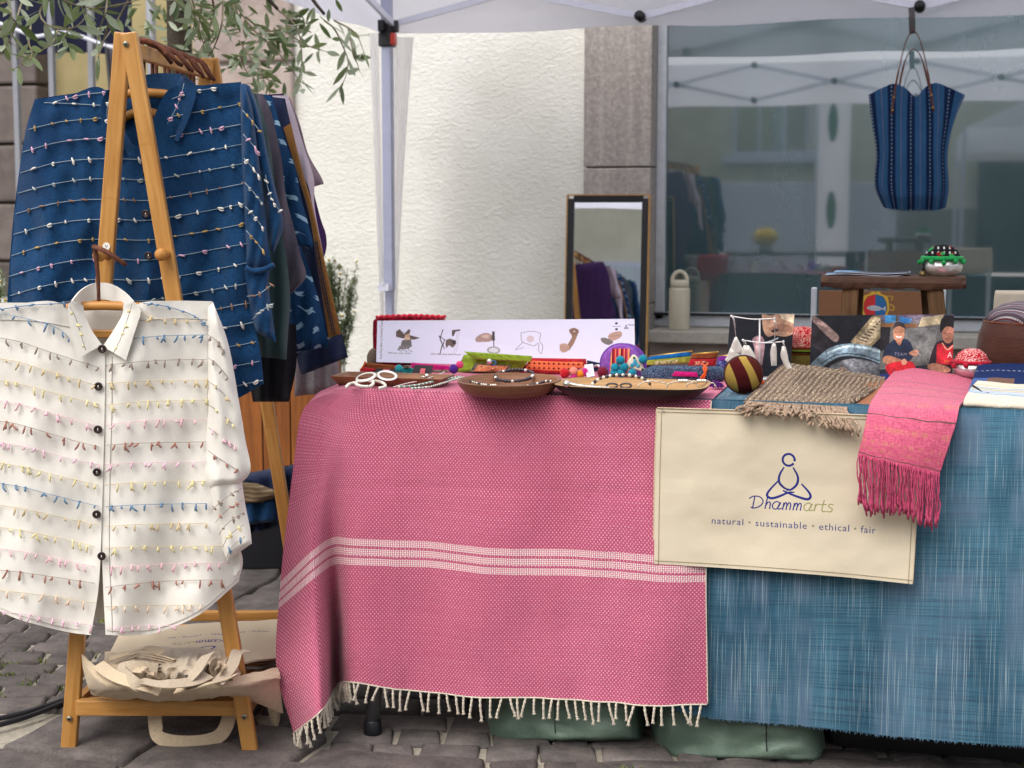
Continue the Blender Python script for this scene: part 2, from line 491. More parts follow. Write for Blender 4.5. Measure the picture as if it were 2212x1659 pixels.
M_plaster = plaster()
M_quoin = stone('pinkish grey stone', '#8b7d77', '#a99b93', .003, 9)
def jambm():
    m = Mat('weathered sandstone', .85, .2)
    st = m.noise(m.obj((22, 22, .9)), 1, 5, .65); n = m.noise(m.obj(), 60, 4)
    m.color(m.mix((st * .45 + n * .55).ss(.3, .72), '#8f8884', '#b5aea8')); m.bump(n, .003); return m.m
M_jamb = jambm()
M_sill = stone('pale sill stone', '#b5afa5', '#cdc7bb', .002, 20)
M_darkstone = stone('dark rusticated stone', '#5b5350', '#6f6662', .006, 8)
M_yellow = plain('ochre plaster', '#a3966f', .9, .1, var=.12, sc_=3)
M_alu = plain('grey window metal', '#c3c8cf', .45, .5, .1, .06)
M_white_metal = plain('white lacquered metal', '#d3d5e4', .4, .5, 0, .04)
M_post = plain('tent post with shade tint', '#a2a6bd', .4, .5, 0, .04)  # pale metal posts; their shading is put into this darker, bluer colour
M_black_pl = plain('black plastic', '#15151a', .45, .5, 0, .2)
M_red_pl = plain('red plastic', '#c43122', .4, .5, 0, .1)
def glassm():
    m = Mat('dark window glass', .028, .5); m.color(m.mix(m.noise(m.obj((1, 1, .3)), 2.5, 5, .6).ss(.3, .75), '#3d5356', '#566b70')); m.b.inputs['IOR'].default_value = 3.15; return m.m
M_glass = glassm()
def mirrorm():
    m = Mat('mirror glass', .015, .5, 1.0); m.color('#e6eaec'); return m.m
M_mirror = mirrorm()
def canvas(name, c, tr=.35, wr=.01):
    m = Mat(name, .85, .15); m.color(c)
    t = m.node('ShaderNodeBsdfTranslucent'); t.inputs[0].default_value = (*lin(c), 1)
    mx = m.node('ShaderNodeMixShader'); mx.inputs[0].default_value = tr
    m.nt.links.new(m.b.outputs[0], mx.inputs[1]); m.nt.links.new(t.outputs[0], mx.inputs[2])
    out = [n for n in m.nt.nodes if n.type == 'OUTPUT_MATERIAL'][0]
    m.nt.links.new(mx.outputs[0], out.inputs[0])
    m.bump(m.noise(m.obj(), 5, 3), wr); return m.m
M_canvas = canvas('white tent canvas', '#f5f5fb', .82)
M_sheer = canvas('white side curtain', '#e9e8ec', .62, .004)
_n = M_sheer.node_tree; _o = [n for n in _n.nodes if n.type == 'OUTPUT_MATERIAL'][0]; _mx = _n.nodes.new('ShaderNodeMixShader'); _tr = _n.nodes.new('ShaderNodeBsdfTransparent'); _mx.inputs[0].default_value = .58
_n.links.new(_o.inputs[0].links[0].from_socket, _mx.inputs[1]); _n.links.new(_tr.outputs[0], _mx.inputs[2]); _n.links.new(_mx.outputs[0], _o.inputs[0])
M_navy = canvas('navy tent canvas', '#13152a', .03)

# ================================================================== ground and paving
mb = MB(); mb.grid([[V((-60, 60, -.03)), V((60, 60, -.03))], [V((-60, -60, -.03)), V((60, -60, -.03))]])
tag(mb.build('ground', M_ground), 'dark grey street ground reaching out beyond the market stall', kind='structure')
def AD(a, d, z=0): return V((a * _r.x + d * _h.x, a * _r.y + d * _h.y, z))
mb = MB(); N = 40
mb.grid([[AD(-2.2 + 4.6 * i / N, 5.6 - 3.2 * j / N, -.012 + .004 * ns(i * .7, j * .7, 3)) for i in range(N + 1)] for j in range(N + 1)])
pavement = tag(mb.build('pavement', M_mort, off=V((0, 0, 0))), 'worn grey stone paving with sandy joints and moss', kind='structure')
def ad(p): return ((p - C0).dot(_r), (p - C0).dot(_h))
slabs_px = [[(8, 1613), (138, 1543), (250, 1488), (480, 1484), (560, 1558), (334, 1600), (266, 1646)],
            [(341, 1605), (566, 1566), (700, 1578), (703, 1592), (612, 1656), (590, 1700), (276, 1700), (273, 1655)],
            [(-90, 1642), (0, 1620), (256, 1657), (262, 1730), (-90, 1730)],
            [(690, 1622), (1050, 1641), (1036, 1710), (625, 1710), (627, 1664)],
            [(505, 1308), (600, 1252), (720, 1236), (720, 1476), (500, 1476), (380, 1400)],
            [(498, 1302), (598, 1246), (660, 1150), (470, 1150), (440, 1260)]]
slabs = [[ad(G(a, b, 0)) for a, b in s] for s in slabs_px]
def inside(x, y, poly):
    r = False
    for i in range(len(poly)):
        ax, ay = poly[i]; bx, by = poly[i - 1]
        if (ay > y) != (by > y) and x < (bx - ax) * (y - ay) / (by - ay) + ax: r = not r
    return r
def stone_piece(poly, ztop, jit=.004, name='paving_stone'):
    """poly in (a, d); a stone with worn edges"""
    n = len(poly); cx_ = sum(p[0] for p in poly) / n; cy_ = sum(p[1] for p in poly) / n
    out = []
    for i in range(n):
        (ax, ay), (bx, by) = poly[i], poly[(i + 1) % n]; L = math.hypot(bx - ax, by - ay); k = max(1, int(L / .06))
        for q in range(k):
            t = q / k; out.append((ax + (bx - ax) * t + rnd.uniform(-jit, jit), ay + (by - ay) * t + rnd.uniform(-jit, jit)))
    m = MB(); n = len(out); r1, r2 = .997, 1.0
    dmin = min(math.hypot(p[0] - cx_, p[1] - cy_) for p in out)
    rings = []
    for shrink, z in ((0, -.05), (0, ztop - .009), (.004, ztop - .003), (.011, ztop)):
        rings.append([AD(p[0] + (cx_ - p[0]) * min(.4, shrink / max(.02, math.hypot(p[0] - cx_, p[1] - cy_))), p[1] + (cy_ - p[1]) * min(.4, shrink / max(.02, math.hypot(p[0] - cx_, p[1] - cy_))),
                         z + .004 * ns(p[0] * 9, p[1] * 9, 1)) for p in out])
    vs = [p for r in rings for p in r] + [AD(cx_, cy_, ztop + .001)]
    fs = []
    for j in range(3):
        for i in range(n):
            i2 = (i + 1) % n; fs.append([j * n + i, j * n + i2, (j + 1) * n + i2, (j + 1) * n + i])
    for i in range(n): fs.append([3 * n + i, 3 * n + (i + 1) % n, 4 * n])
    m.add(vs, fs); return m.build(name, M_pave, pavement, smooth=True)
for s in slabs: stone_piece(s, .006, .003)
joints = []
def setts(a0, a1, d0, d1, row, lens, skew=0.0):
    d = d0; k = 0
    while d < d1:
        rh = row * rnd.uniform(.9, 1.12); a = a0 - rnd.random() * .1
        while a < a1:
            L = rnd.uniform(*lens); g = rnd.uniform(.006, .013)
            sk = lambda x: skew * (x - a0) + .010 * ns(x * 3, k * 1.7, 0)
            q = [(a, d + sk(a)), (a + L, d + sk(a + L)), (a + L + rnd.uniform(-.01, .01), d + rh + sk(a + L)), (a + rnd.uniform(-.01, .01), d + rh + sk(a))]
            c = (a + L / 2, d + rh / 2 + sk(a))
            joints.append((a + L + g / 2, d + rh * rnd.random() + sk(a))); joints.append((a + L * rnd.random(), d + rh + g / 2 + sk(a)))
            if not any(inside(c[0], c[1], s) for s in slabs):
                stone_piece(q, rnd.uniform(-.004, .003), .004)
            a += L + g
        d += rh + rnd.uniform(.007, .013); k += 1
setts(-1.62, -.62, 3.28, 4.35, .085, (.085, .15), .05)
setts(-.62, 1.05, 2.93, 3.55, .085, (.075, .16), -.03)
setts(-1.98, 1.3, 2.42, 2.92, .26, (.32, .5), .02)
setts(-2.0, -1.64, 3.0, 4.3, .12, (.12, .2), .0)
setts(-.36, 1.4, 3.62, 5.3, .30, (.34, .52), -.02)
setts(-2.0, -.72, 4.42, 5.3, .26, (.3, .45), .02)
mb = MB()
for (a, d) in joints:
    if a < -.7 and ns(a * 2.2, d * 2.2, 5) > .02 or (a > -.7 and rnd.random() < .03):
        for q in range(rnd.randint(5, 16)):
            aa, dd = a + rnd.gauss(0, .012), d + rnd.gauss(0, .008); h = rnd.uniform(.002, .009); w = rnd.uniform(.002, .004); an = rnd.random() * 6.28
            b0 = AD(aa, dd, -.01); t = V((math.cos(an), math.sin(an), 0))
            mb.add([b0 - t * w, b0 + t * w, b0 + V((rnd.gauss(0, .006), rnd.gauss(0, .006), h + .009))], [[0, 1, 2]])
def mossm():
    m = Mat('moss', .9, .1); m.color(m.mix(m.noise(m.obj(), 30, 3).ss(.35, .65), '#46561f', '#7d8a3f')); return m.m
tag(mb.build('moss', mossm(), smooth=False), 'green moss and grass growing in the joints of the setts', kind='stuff')

# ================================================================== the building behind the stall
YW = 6.7
def X(a, b=400, y=YW): return P(a, b, y).x
def Z(b, a=1400, y=YW): return P(a, b, y).z
xq0, xq1, xj0, xj1 = X(430), X(641), X(1264), X(1409)
xw1 = 2.6
z_sill = Z(694)
bld = thing('plaster_building', 'cream rough plastered building with grey stone jamb and large dark window behind stall', 'building', (xj0, YW, 0))
mb = MB()
mb.bar((xq0 + .02, YW + .2, 2.5), (xj0 + .01, YW + .2, 2.5), .4, 5.2)
mb.bar((xj0, YW + .26, 3.85), (4.2, YW + .26, 3.85), .4, 2.4)
mb.bar((xw1 + .3, YW + .25, 1.3), (4.2, YW + .25, 1.3), .4, 2.7)
mb.bar((xq0 - .1, YW + 3, 2.5), (4.2, YW + 3, 2.5), .3, 5.2)
mb.bar((xq0 + .1, YW + .4, 2.5), (xq0 + .1, YW + 3, 2.5), .3, 5.2)
mb.build('wall', M_plaster, bld, smooth=False)
zj = Z(137, 600)
z = zj - .43 * 4
while z < 4.9:
    mb = MB(); mb.bar((xq0, YW + .13, z + .215), (xq1, YW + .13, z + .215), .34, .41); mb.build('stone_block', M_quoin, bld, smooth=False, bevel=.012); z += .43
zk = Z(362, 1330)
for a, b in ((-.05, zk - .62), (zk - .616, zk - .003), (zk + .003, zk + 1.1), (zk + 1.106, 2.7)):
    mb = MB(); mb.bar((xj0, YW + .10, (a + b) / 2), (xj1, YW + .10, (a + b) / 2), .28, b - a); mb.build('jamb_stone', M_jamb, bld, smooth=False, bevel=.006)
mb = MB(); mb.bar((xj1 + .005, YW + .04, z_sill - .06), (xw1 + .3, YW + .04, z_sill - .06), .32, .055); mb.build('window_sill', M_sill, bld, smooth=False, bevel=.006)
mb = MB(); mb.bar((xj1 + .005, YW + .14, z_sill / 2 - .06), (xw1 + .3, YW + .14, z_sill / 2 - .06), .38, z_sill - .06); mb.build('apron', M_quoin, bld, smooth=False)
mb = MB(); yg = YW + .12
mb.bar((xj1 + .022, yg, z_sill), (xj1 + .022, yg, 2.65), .05, .042, up=(1, 0, 0))
mb.bar((xj1, yg, z_sill + .005), (xw1, yg, z_sill + .005), .05, .062)
mb.bar((xj1, yg, 2.62), (xw1, yg, 2.62), .05, .06)
mb.bar((xw1 + .02, yg, z_sill), (xw1 + .02, yg, 2.65), .05, .05, up=(1, 0, 0))
win = mb.build('window', M_alu, bld, smooth=False, bevel=.004)
mb = MB(); mb.bar((xj1 + .04, yg + .01, (z_sill + 2.62) / 2), (xw1, yg + .01, (z_sill + 2.62) / 2), .01, 2.6 - z_sill); mb.build('pane', M_glass, win, smooth=False)
mb = MB(); mb.bar((xj1, yg - .035, z_sill + .03), (xw1, yg - .035, z_sill + .03), .012, .012); mb.build('drip_rail', M_black_pl, win, smooth=False)

# ================================================================== far left: ochre house, navy stall
yb = 10.8
hs_ = thing('ochre_house', 'ochre plastered house with dark rusticated stone corner beyond the blue shirt', 'house', (P(150, 400, yb).x, yb, 0))
mb = MB(); x0, x1 = P(-420, 300, yb).x - 9, P(760, 300, yb).x
mb.bar((x0, yb + .3, 3), (x1, yb + .3, 3), .5, 6.4); mb.build('wall', M_yellow, hs_, smooth=False)
xp0, xp1 = P(-300, 300, yb).x, P(106, 300, yb).x
zj = P(60, 186, yb).z; st = P(60, 186, yb).z - P(60, 313, yb).z
z = zj - st * 4
while z < 5.5:
    for q in range(3):
        w = (xp1 - xp0) / 3
        mb = MB(); mb.bar((xp0 + q * w + .004, yb, z + st / 2), (xp0 + (q + 1) * w - .004, yb, z + st / 2), .3, st - .02); mb.build('stone_block', M_darkstone, hs_, smooth=False, bevel=.02)
    z += st
yt = 8.6
M_greypole = plain('grey lacquered pole', '#8b8d95', .5, .4, 0, .04)
nt_ = thing('navy_market_tent', 'navy blue market tent with white poles and white cord at far left', 'tent', (P(150, 400, yt).x, yt, 0))
top = [(-260, 0), (-60, -180), (150, -190), (285, -160)]; low = [(-260, 92), (-60, 128), (20, 112), (75, 118), (160, 112), (262, 118), (285, 112)]
mb = MB(); rows = []
lo = cr(low, 24); hi = cr(top, 24)
for j in range(8):
    t = j / 7; rows.append([P(hi[i][0] * (1 - t) + lo[i][0] * t, hi[i][1] * (1 - t) + lo[i][1] * t, yt + .5 * (1 - t) + .03 * math.sin(i * 1.1) * t) for i in range(24)])
mb.grid(rows); mb.build('canopy', M_navy, nt_, solid=.004)
mb = MB(); mb.tube(path([P(a, b, yt - .25) for a, b in ((-150, 10), (-40, 38), (0, 51), (45, 68), (80, 79), (120, 71), (160, 74), (210, 92), (262, 108), (300, 116))], 30), .013, 6); mb.build('cord', M_white_metal, nt_)
for a0_, b0_, a1_ in ((34, 105, 46), (112, 100, 122), (198, 100, 206)):
    mb = MB(); p0 = P(a0_, b0_, yt - .1); p1 = P(a1_, 500, yt - .1); d = (p1 - p0); p1 = p0 + d * (p0.z / -d.z) if d.z < 0 else p1
    mb.bar(p0 + V((0, 0, .3)), p1, .034, .034, up=(0, 1, 0)); mb.build('pole', M_greypole, nt_, smooth=False)
mb = MB(); mb.grid([[P(238 + 8 * t * 3, 100 + 700 * t, yt - .3 + .05 * math.sin(9 * s_)) if False else P(232 + 62 * s_ + 40 * t, 95 + 800 * t, yt - .2 + .05 * math.sin(9 * s_)) for s_ in [i / 8 for i in range(9)]] for t in [j / 6 for j in range(7)]])
mb.build('side_curtain', canvas('grey side curtain', '#a5a2ab', .2), nt_, solid=.003)
mb = MB(); mb.tube([P(229, 90, yt - .25), P(300, 850, yt - .25)], .012, 6); mb.build('edge_cord', M_black_pl, nt_)
sp = thing('steel_pole', 'pale grey steel pole standing behind the olive tree trunk', 'pole', G(342, 950, 0))
mb = MB(); b0 = W(341, 600, 9.0); mb.tube([V((b0.x, b0.y, 0)), V((b0.x, b0.y, 3.5))], .028, 12); mb.build('shaft', M_greypole, sp)
mb = MB(); mb.lathe([(.06, 0), (.06, .012), (.03, .02)], (b0.x, b0.y, 0), 12); mb.build('base_plate', M_white_metal, sp)
sp.location = (b0.x, b0.y, 0)
for ch in sp.children: ch.location = V((0, 0, 0))
for ch in sp.children:
    me = ch.data; me.transform(Matrix.Translation(V(G(342, 950, 0)) - V((b0.x, b0.y, 0))))

# ================================================================== white pop-up tent over the stall
yr, yf = 6.2, 2.85
xl = P(829, 90, yr).x; xr = P(2660, 90, yr).x
ztv = P(1410, 57, yr).z
zt = ztv + .30
tent = thing('market_tent', 'white pop up market tent with scissor trusses over the stall', 'tent', (xl, yr, 0))
mb = MB(); ap = V(((xl + xr) / 2, (yr + yf) / 2, 3.15)); cs = [V((xl, yf, zt)), V((xr, yf, zt)), V((xr, yr, zt)), V((xl, yr, zt))]
for i in range(4):
    a, b = cs[i], cs[(i + 1) % 4]; n = 10; rows = []
    for j in range(n + 1):
        t = j / n; rows.append([(a + (b - a) * (q / n)) * (1 - t) + ap * t - V((0, 0, .10 * math.sin(math.pi * t) * (.6 + .4 * abs(2 * q / n - 1)))) for q in range(n + 1)])
    mb.grid(rows, flip=True)
mb.build('canopy', M_canvas, tent)
def valance(a, b, n=40, ph=0):
    out = (V((b.y - a.y, a.x - b.x, 0))).normalized(); mb = MB(); rows = []
    for j in range(6):
        t = j / 5; rows.append([a + (b - a) * (i / n) + V((0, 0, -(zt - ztv) * t - .006 * math.sin(i * .55 + ph) * t)) + out * (.012 * math.sin(i * .8 + ph) * t) for i in range(n + 1)])
    mb.grid(rows); mb.build('valance', M_canvas, tent, solid=.002)
for i in range(4): valance(cs[i], cs[(i + 1) % 4], ph=i)
def post(x, y, full):
    z1 = ztv - .02
    mb = MB(); mb.bar((x, y, P(830, 628, yr).z if full else .8), (x, y, zt), .042, .042, up=(0, 1, 0)); mb.build('post', M_post, tent, smooth=False, bevel=.003)
    mb = MB(); mb.bar((x, y, .02), (x, y, .95), .034, .034, up=(0, 1, 0)); mb.build('lower_leg', M_post, tent, smooth=False, bevel=.003)
    mb = MB(); mb.box((x, y, .008), (.11, .11, .016)); mb.build('foot_plate', M_white_metal, tent, smooth=False)
    b = [MB(), MB()]
    b[0].box((x, y, ztv - .005), (.062, .062, .10)); b[0].box((x + .04, y - .01, ztv + .03), (.03, .03, .05)); b[0].box((x - .01, y - .045, ztv + .03), (.03, .03, .05))
    sl = b[0].build('slider', M_black_pl, tent, smooth=False, bevel=.006)
    b[1].box((x + .036, y - .02, ztv - .025), (.018, .04, .05)); b[1].build('release_clip', M_red_pl, sl, smooth=False, bevel=.004)
xi = .03
for x, y, f in ((xl + xi, yr - .04, True), (xr - xi, yr - .04, False), (xr - xi, yf + .04, False), (xl + xi, yf + .04, False)): post(x, y, f)
mb = MB(); b0 = P(829, 621, yr - .1); mb.box(b0, (.05, .016, .03)); mb.tube([b0 + V((0, -.005, .02)), b0 + V((0, -.012, .02))], .008, 8); mb.build('height_lock', M_white_metal, tent, smooth=False)
def truss(a, b, n):
    """n scissor pairs between two posts; low and high ends"""
    lo_, hi_ = ztv + .035, zt - .02
    out = V((a.y - b.y, b.x - a.x, 0)).normalized()
    for k in range(n):
        p, q = a + (b - a) * (k / n), a + (b - a) * ((k + 1) / n)
        for s_, (z0, z1) in ((.012, (lo_, hi_)), (-.012, (hi_, lo_))):
            mb = MB(); mb.bar(V((p.x, p.y, z0)) + out * s_, V((q.x, q.y, z1)) + out * s_, .016, .026); mb.build('truss_bar', M_white_metal, tent, smooth=False)
        pts = [((p.x + q.x) / 2, (p.y + q.y) / 2, (lo_ + hi_) / 2)]
        if k: pts += [(p.x, p.y, lo_), (p.x, p.y, hi_)]
        for c in pts:
            mb = MB(); c = V(c); mb.tube([c - out * .032, c + out * .032], .022, 10); mb.tube([c - out * .036, c + out * .036], .010, 8); mb.build('joint', M_black_pl, tent)
e = .05
truss(V((xl + xi, yr - e, 0)), V((xr - xi, yr - e, 0)), 3)
truss(V((xr - xi, yf + e, 0)), V((xl + xi, yf + e, 0)), 3)
truss(V((xl + e, yf + xi, 0)), V((xl + e, yr - xi, 0)), 3)
truss(V((xr - e, yr - xi, 0)), V((xr - e, yf + xi, 0)), 3)
mb = MB()
for L_, R_ in ((((798, 72), (806, 250), (812, 450), (822, 690), (824, 800)), ((818, 76), (822, 250), (826, 450), (830, 690), (832, 800))),
               (((838, 80), (838, 250), (836, 450), (834, 690), (834, 800)), ((894, 78), (880, 250), (868, 450), (857, 690), (852, 800)))):
    l, r = cr(L_, 20), cr(R_, 20)
    mb.grid([[P(l[j][0] + (r[j][0] - l[j][0]) * i / 8, l[j][1], yr + .04 + .025 * math.sin(i * 1.6 + j * .1)) for i in range(9)] for j in range(20)])
mb.build('side_curtain', M_sheer, tent, solid=.002)

# ================================================================== olive tree in its planter
M_bark = stone('dark olive bark', '#3a352e', '#5b5347', .012, 30)
M_twig = plain('olive twig', '#8a8168', .8, .2, var=.25)
M_plank = wood('orange larch plank', '#7a4620', '#a9662f', .6, 3, 45)
dpl = 5.15
ptr = thing('wooden_planter', 'orange brown wooden plank planter behind the clothes rack', 'planter', W(500, 1170, dpl + .3) * 1)
ptr.location.z = 0
zt0, zb0 = W(560, 850, dpl).z, W(560, 1172, dpl).z
zt0 += .1
pl0, pl1 = W(330, 1000, dpl), W(690, 1000, dpl)
npk = 6
for face in range(4):
    a0 = V((pl0.x, pl0.y, 0)); wv = V((pl1.x - pl0.x, pl1.y - pl0.y, 0)); dv = _h * wv.length
    st_, dr = [(a0, wv), (a0 + wv, dv), (a0 + wv + dv, -wv), (a0 + dv, -dv)][face]
    for k in range(npk):
        c = st_ + dr * ((k + .5) / npk); wd = dr.length / npk - .004
        nrm = V((dr.y, -dr.x, 0)).normalized()
        mb = MB(); mb.bar(V((c.x, c.y, max(.03, zb0))) + nrm * rnd.uniform(-.003, .003), V((c.x, c.y, zt0)), wd, .022, up=nrm); mb.build('plank', M_plank, ptr, smooth=False, bevel=.003)
mb = MB(); cc = V(pl0) + (V(pl1) - V(pl0)) / 2 + _h * .25; mb.box((cc.x, cc.y, zt0 - .06), (.5, .5, .04), YAW); mb.build('soil', plain('dark soil', '#3a2f27', .95, .1), ptr, smooth=False)
for s1 in (-.22, .22):
    for s2 in (.04, .46):
        mb = MB(); c = V(pl0) + (V(pl1) - V(pl0)) * (.5 + s1 * 1.7) + _h * s2; mb.box((c.x, c.y, max(.03, zb0) / 2), (.06, .06, max(.03, zb0)), YAW); mb.build('foot', M_plank, ptr, smooth=False)
tree = thing('olive_tree', 'olive tree with hanging grey green leaves above the clothes rack', 'tree', V((cc.x, cc.y, zt0 - .05)))
mb = MB(); tp = [V((cc.x, cc.y, zt0 - .06)), W(450, 500, 5.35), W(405, 250, 5.3), W(388, 100, 5.25), W(384, -60, 5.2), W(370, -250, 5.1)]
mb.tube(path(tp, 18), [.05 - .0008 * i + .006 * ns(i, 0, 0) for i in range(18)], 12); mb.build('trunk', M_bark, tree)
def leafmesh(L, w, curl, q):
    m = MB(); rows = []
    for j in range(5):
        t = j / 4; ww = w * (math.sin(math.pi * min(1, t * .93 + .05)) ** .8)
        rows.append([V((-ww, L * t, .18 * ww + curl * t * t)), V((0, L * t, curl * t * t)), V((ww, L * t, .18 * ww + curl * t * t))])
    m.grid(rows); return m
def leafmat(name, a, b, back):
    m = Mat(name, .45, .5); g = m.node('ShaderNodeNewGeometry')
    top_ = m.mix(m.rand(), a, b); k = m.mix(S(m.nt, g.outputs['Backfacing']), top_, back)
    m.color(k); m.b.inputs['Transmission Weight'].default_value = 0
    t = m.node('ShaderNodeBsdfTranslucent'); t.inputs[0].default_value = (*lin('#7f9a4c'), 1); mx = m.node('ShaderNodeMixShader'); mx.inputs[0].default_value = .22
    m.nt.links.new(m.b.outputs[0], mx.inputs[1]); m.nt.links.new(t.outputs[0], mx.inputs[2])
    out = [n for n in m.nt.nodes if n.type == 'OUTPUT_MATERIAL'][0]; m.nt.links.new(mx.outputs[0], out.inputs[0]); return m.m
M_leaf = leafmat('olive leaf', '#47573a', '#94a374', '#a9b39a')
lmesh = [leafmesh(.064, .0088, .005, 0).mesh('leaf', M_leaf), leafmesh(.054, .0096, -.007, 1).mesh('leaf', M_leaf), leafmesh(.070, .0080, .012, 2).mesh('leaf', M_leaf)]
TW = [  # (photo points, depth, leafiness)
 ([(-30, 16), (20, 2), (70, -16)], 3.9, .3), ([(62, -10), (45, 12), (32, 60), (18, 92), (-4, 124)], 4.0, .5), ([(118, -10), (86, 22), (102, 54), (148, 63), (180, 44), (192, 12)], 3.8, 1.2),
 ([(66, 58), (62, 92), (70, 116), (54, 136), (30, 148)], 3.9, 1.2), ([(125, 66), (112, 94), (80, 114)], 4.0, .6), ([(232, -10), (228, 28), (216, 62), (206, 106)], 3.8, .35), ([(238, 40), (224, 88), (212, 124)], 3.9, .25),
 ([(190, 20), (250, 12), (320, -6)], 3.8, .7), ([(90, -26), (150, 6), (200, 18)], 3.7, 1.6), ([(290, -24), (250, 50), (222, 92)], 4.1, .3), ([(20, 0), (28, 40), (50, 62)], 3.8, 1.2),
 ([(150, 60), (140, 84), (150, 104)], 3.9, 1.2), ([(170, -20), (176, 14), (196, 46)], 3.8, 1.4), ([(0, 60), (14, 80), (44, 110)], 4.1, .8),
 ([(452, -26), (462, 24), (446, 80), (428, 118), (424, 138)], 4.0, 1.3), ([(482, -10), (480, 48), (462, 104), (446, 128)], 4.1, 1.1), ([(404, -16), (420, 30), (416, 80)], 4.1, 1.4), ([(436, 10), (430, 60), (440, 96)], 4.0, 1.2),
 ([(494, -16), (540, 56), (592, 104), (640, 164), (652, 192)], 4.7, .5), ([(594, 16), (640, 58), (652, 120), (646, 166)], 4.8, .6), ([(516, 88), (544, 130), (572, 178), (584, 206)], 4.6, .8), ([(600, 56), (660, 96), (706, 112)], 4.8, .7),
 ([(700, 44), (722, 62), (738, 94), (752, 132), (746, 168), (734, 188)], 5.0, .8), ([(722, 44), (766, 70), (786, 112)], 5.0, .8), ([(752, 60), (762, 108), (776, 150)], 5.0, .7), ([(530, 36), (570, 66), (610, 62), (664, 50)], 4.7, .8),
 ([(496, -20), (506, 20), (520, 50)], 4.2, 1.4), ([(560, 130), (566, 160), (590, 180)], 4.6, 1.1), ([(520, 120), (530, 150), (552, 172)], 4.7, 1.1), ([(360, -30), (380, 4), (400, 24)], 4.4, 1.2)]
leaves = []
for pts, d, k in TW:
    pl_ = path([W(a, b, d + rnd.uniform(-.12, .12)) for a, b in pts], 14)
    mb = MB(); mb.tube(pl_, [.0034 - .00018 * i for i in range(14)], 5); mb.build('branch', M_twig, tree)
    L = sum((pl_[i + 1] - pl_[i]).length for i in range(13)); n = max(2, int(L / .037 * k))
    for q in range(n):
        x = (q + rnd.random()) / n * 12.99; i = int(x); p = pl_[i].lerp(pl_[i + 1], x - i); t = (pl_[i + 1] - pl_[i]).normalized()
        sd_ = t.cross(V((rnd.gauss(0, 1), rnd.gauss(0, 1), rnd.gauss(0, 1)))).normalized(); leaves.append((p, (t * rnd.uniform(.3, .9) + sd_ * .8 + V((0, 0, -.15))).normalized(), rnd.uniform(.7, 1.15)))
    leaves.append((pl_[-1], (pl_[-1] - pl_[-2]).normalized(), 1.0))
rnd.shuffle(leaves)
stuffb = MB()
for i, (p, dr, s_) in enumerate(leaves):
    R_ = dr.to_track_quat('Y', 'Z').to_matrix() @ Matrix.Rotation(rnd.random() * 6.28, 3, 'Y')
    if i < 295: place('leaf', lmesh[i % 3], tree, p, R_.to_quaternion(), (s_, s_, s_))
    else:
        for k in [leafmesh(.062 * s_, .009 * s_, .005, 0)]: stuffb.add([R_ @ v + p for v in k.v], k.f)
for q in range(900):     # the soft mass of the crown further back and above the frame
    a, b, d = rnd.choice([(rnd.gauss(560, 50), rnd.gauss(140, 40), 5.2), (rnd.uniform(300, 640), rnd.uniform(-260, -30), rnd.uniform(4.6, 5.6)), (rnd.gauss(440, 40), rnd.gauss(20, 40), 4.9), (rnd.gauss(330, 60), rnd.uniform(-60, 110), 5.3), (rnd.gauss(620, 50), rnd.gauss(60, 30), 5.3)])
    if rnd.random() < .62 and b > -20: continue
    p = W(a, b, d); R_ = Matrix.Rotation(rnd.random() * 6.28, 3, 'X') @ Matrix.Rotation(rnd.random() * 6.28, 3, 'Z'); s_ = rnd.uniform(.7, 1.1)
    k = leafmesh(.062 * s_, .009 * s_, .005, 0); stuffb.add([R_ @ v + p for v in k.v], k.f)
tag(stuffb.build('foliage', M_leaf, tree), None, kind='stuff')
for pts in ([(384, -60, 5.2), (300, -90, 4.8), (200, -60, 4.3), (110, -40, 3.9)], [(384, -80, 5.2), (450, -110, 4.8), (480, -50, 4.3)], [(386, -40, 5.2), (480, -60, 5), (560, -20, 4.8), (600, 20, 4.8)], [(384, -50, 5.2), (600, -70, 5.1), (700, 30, 5.0)]):
    mb = MB(); mb.tube(path([W(a, b, d) for a, b, d in pts], 12), [.014 - .0008 * i for i in range(12)], 7); mb.build('limb', M_bark, tree)

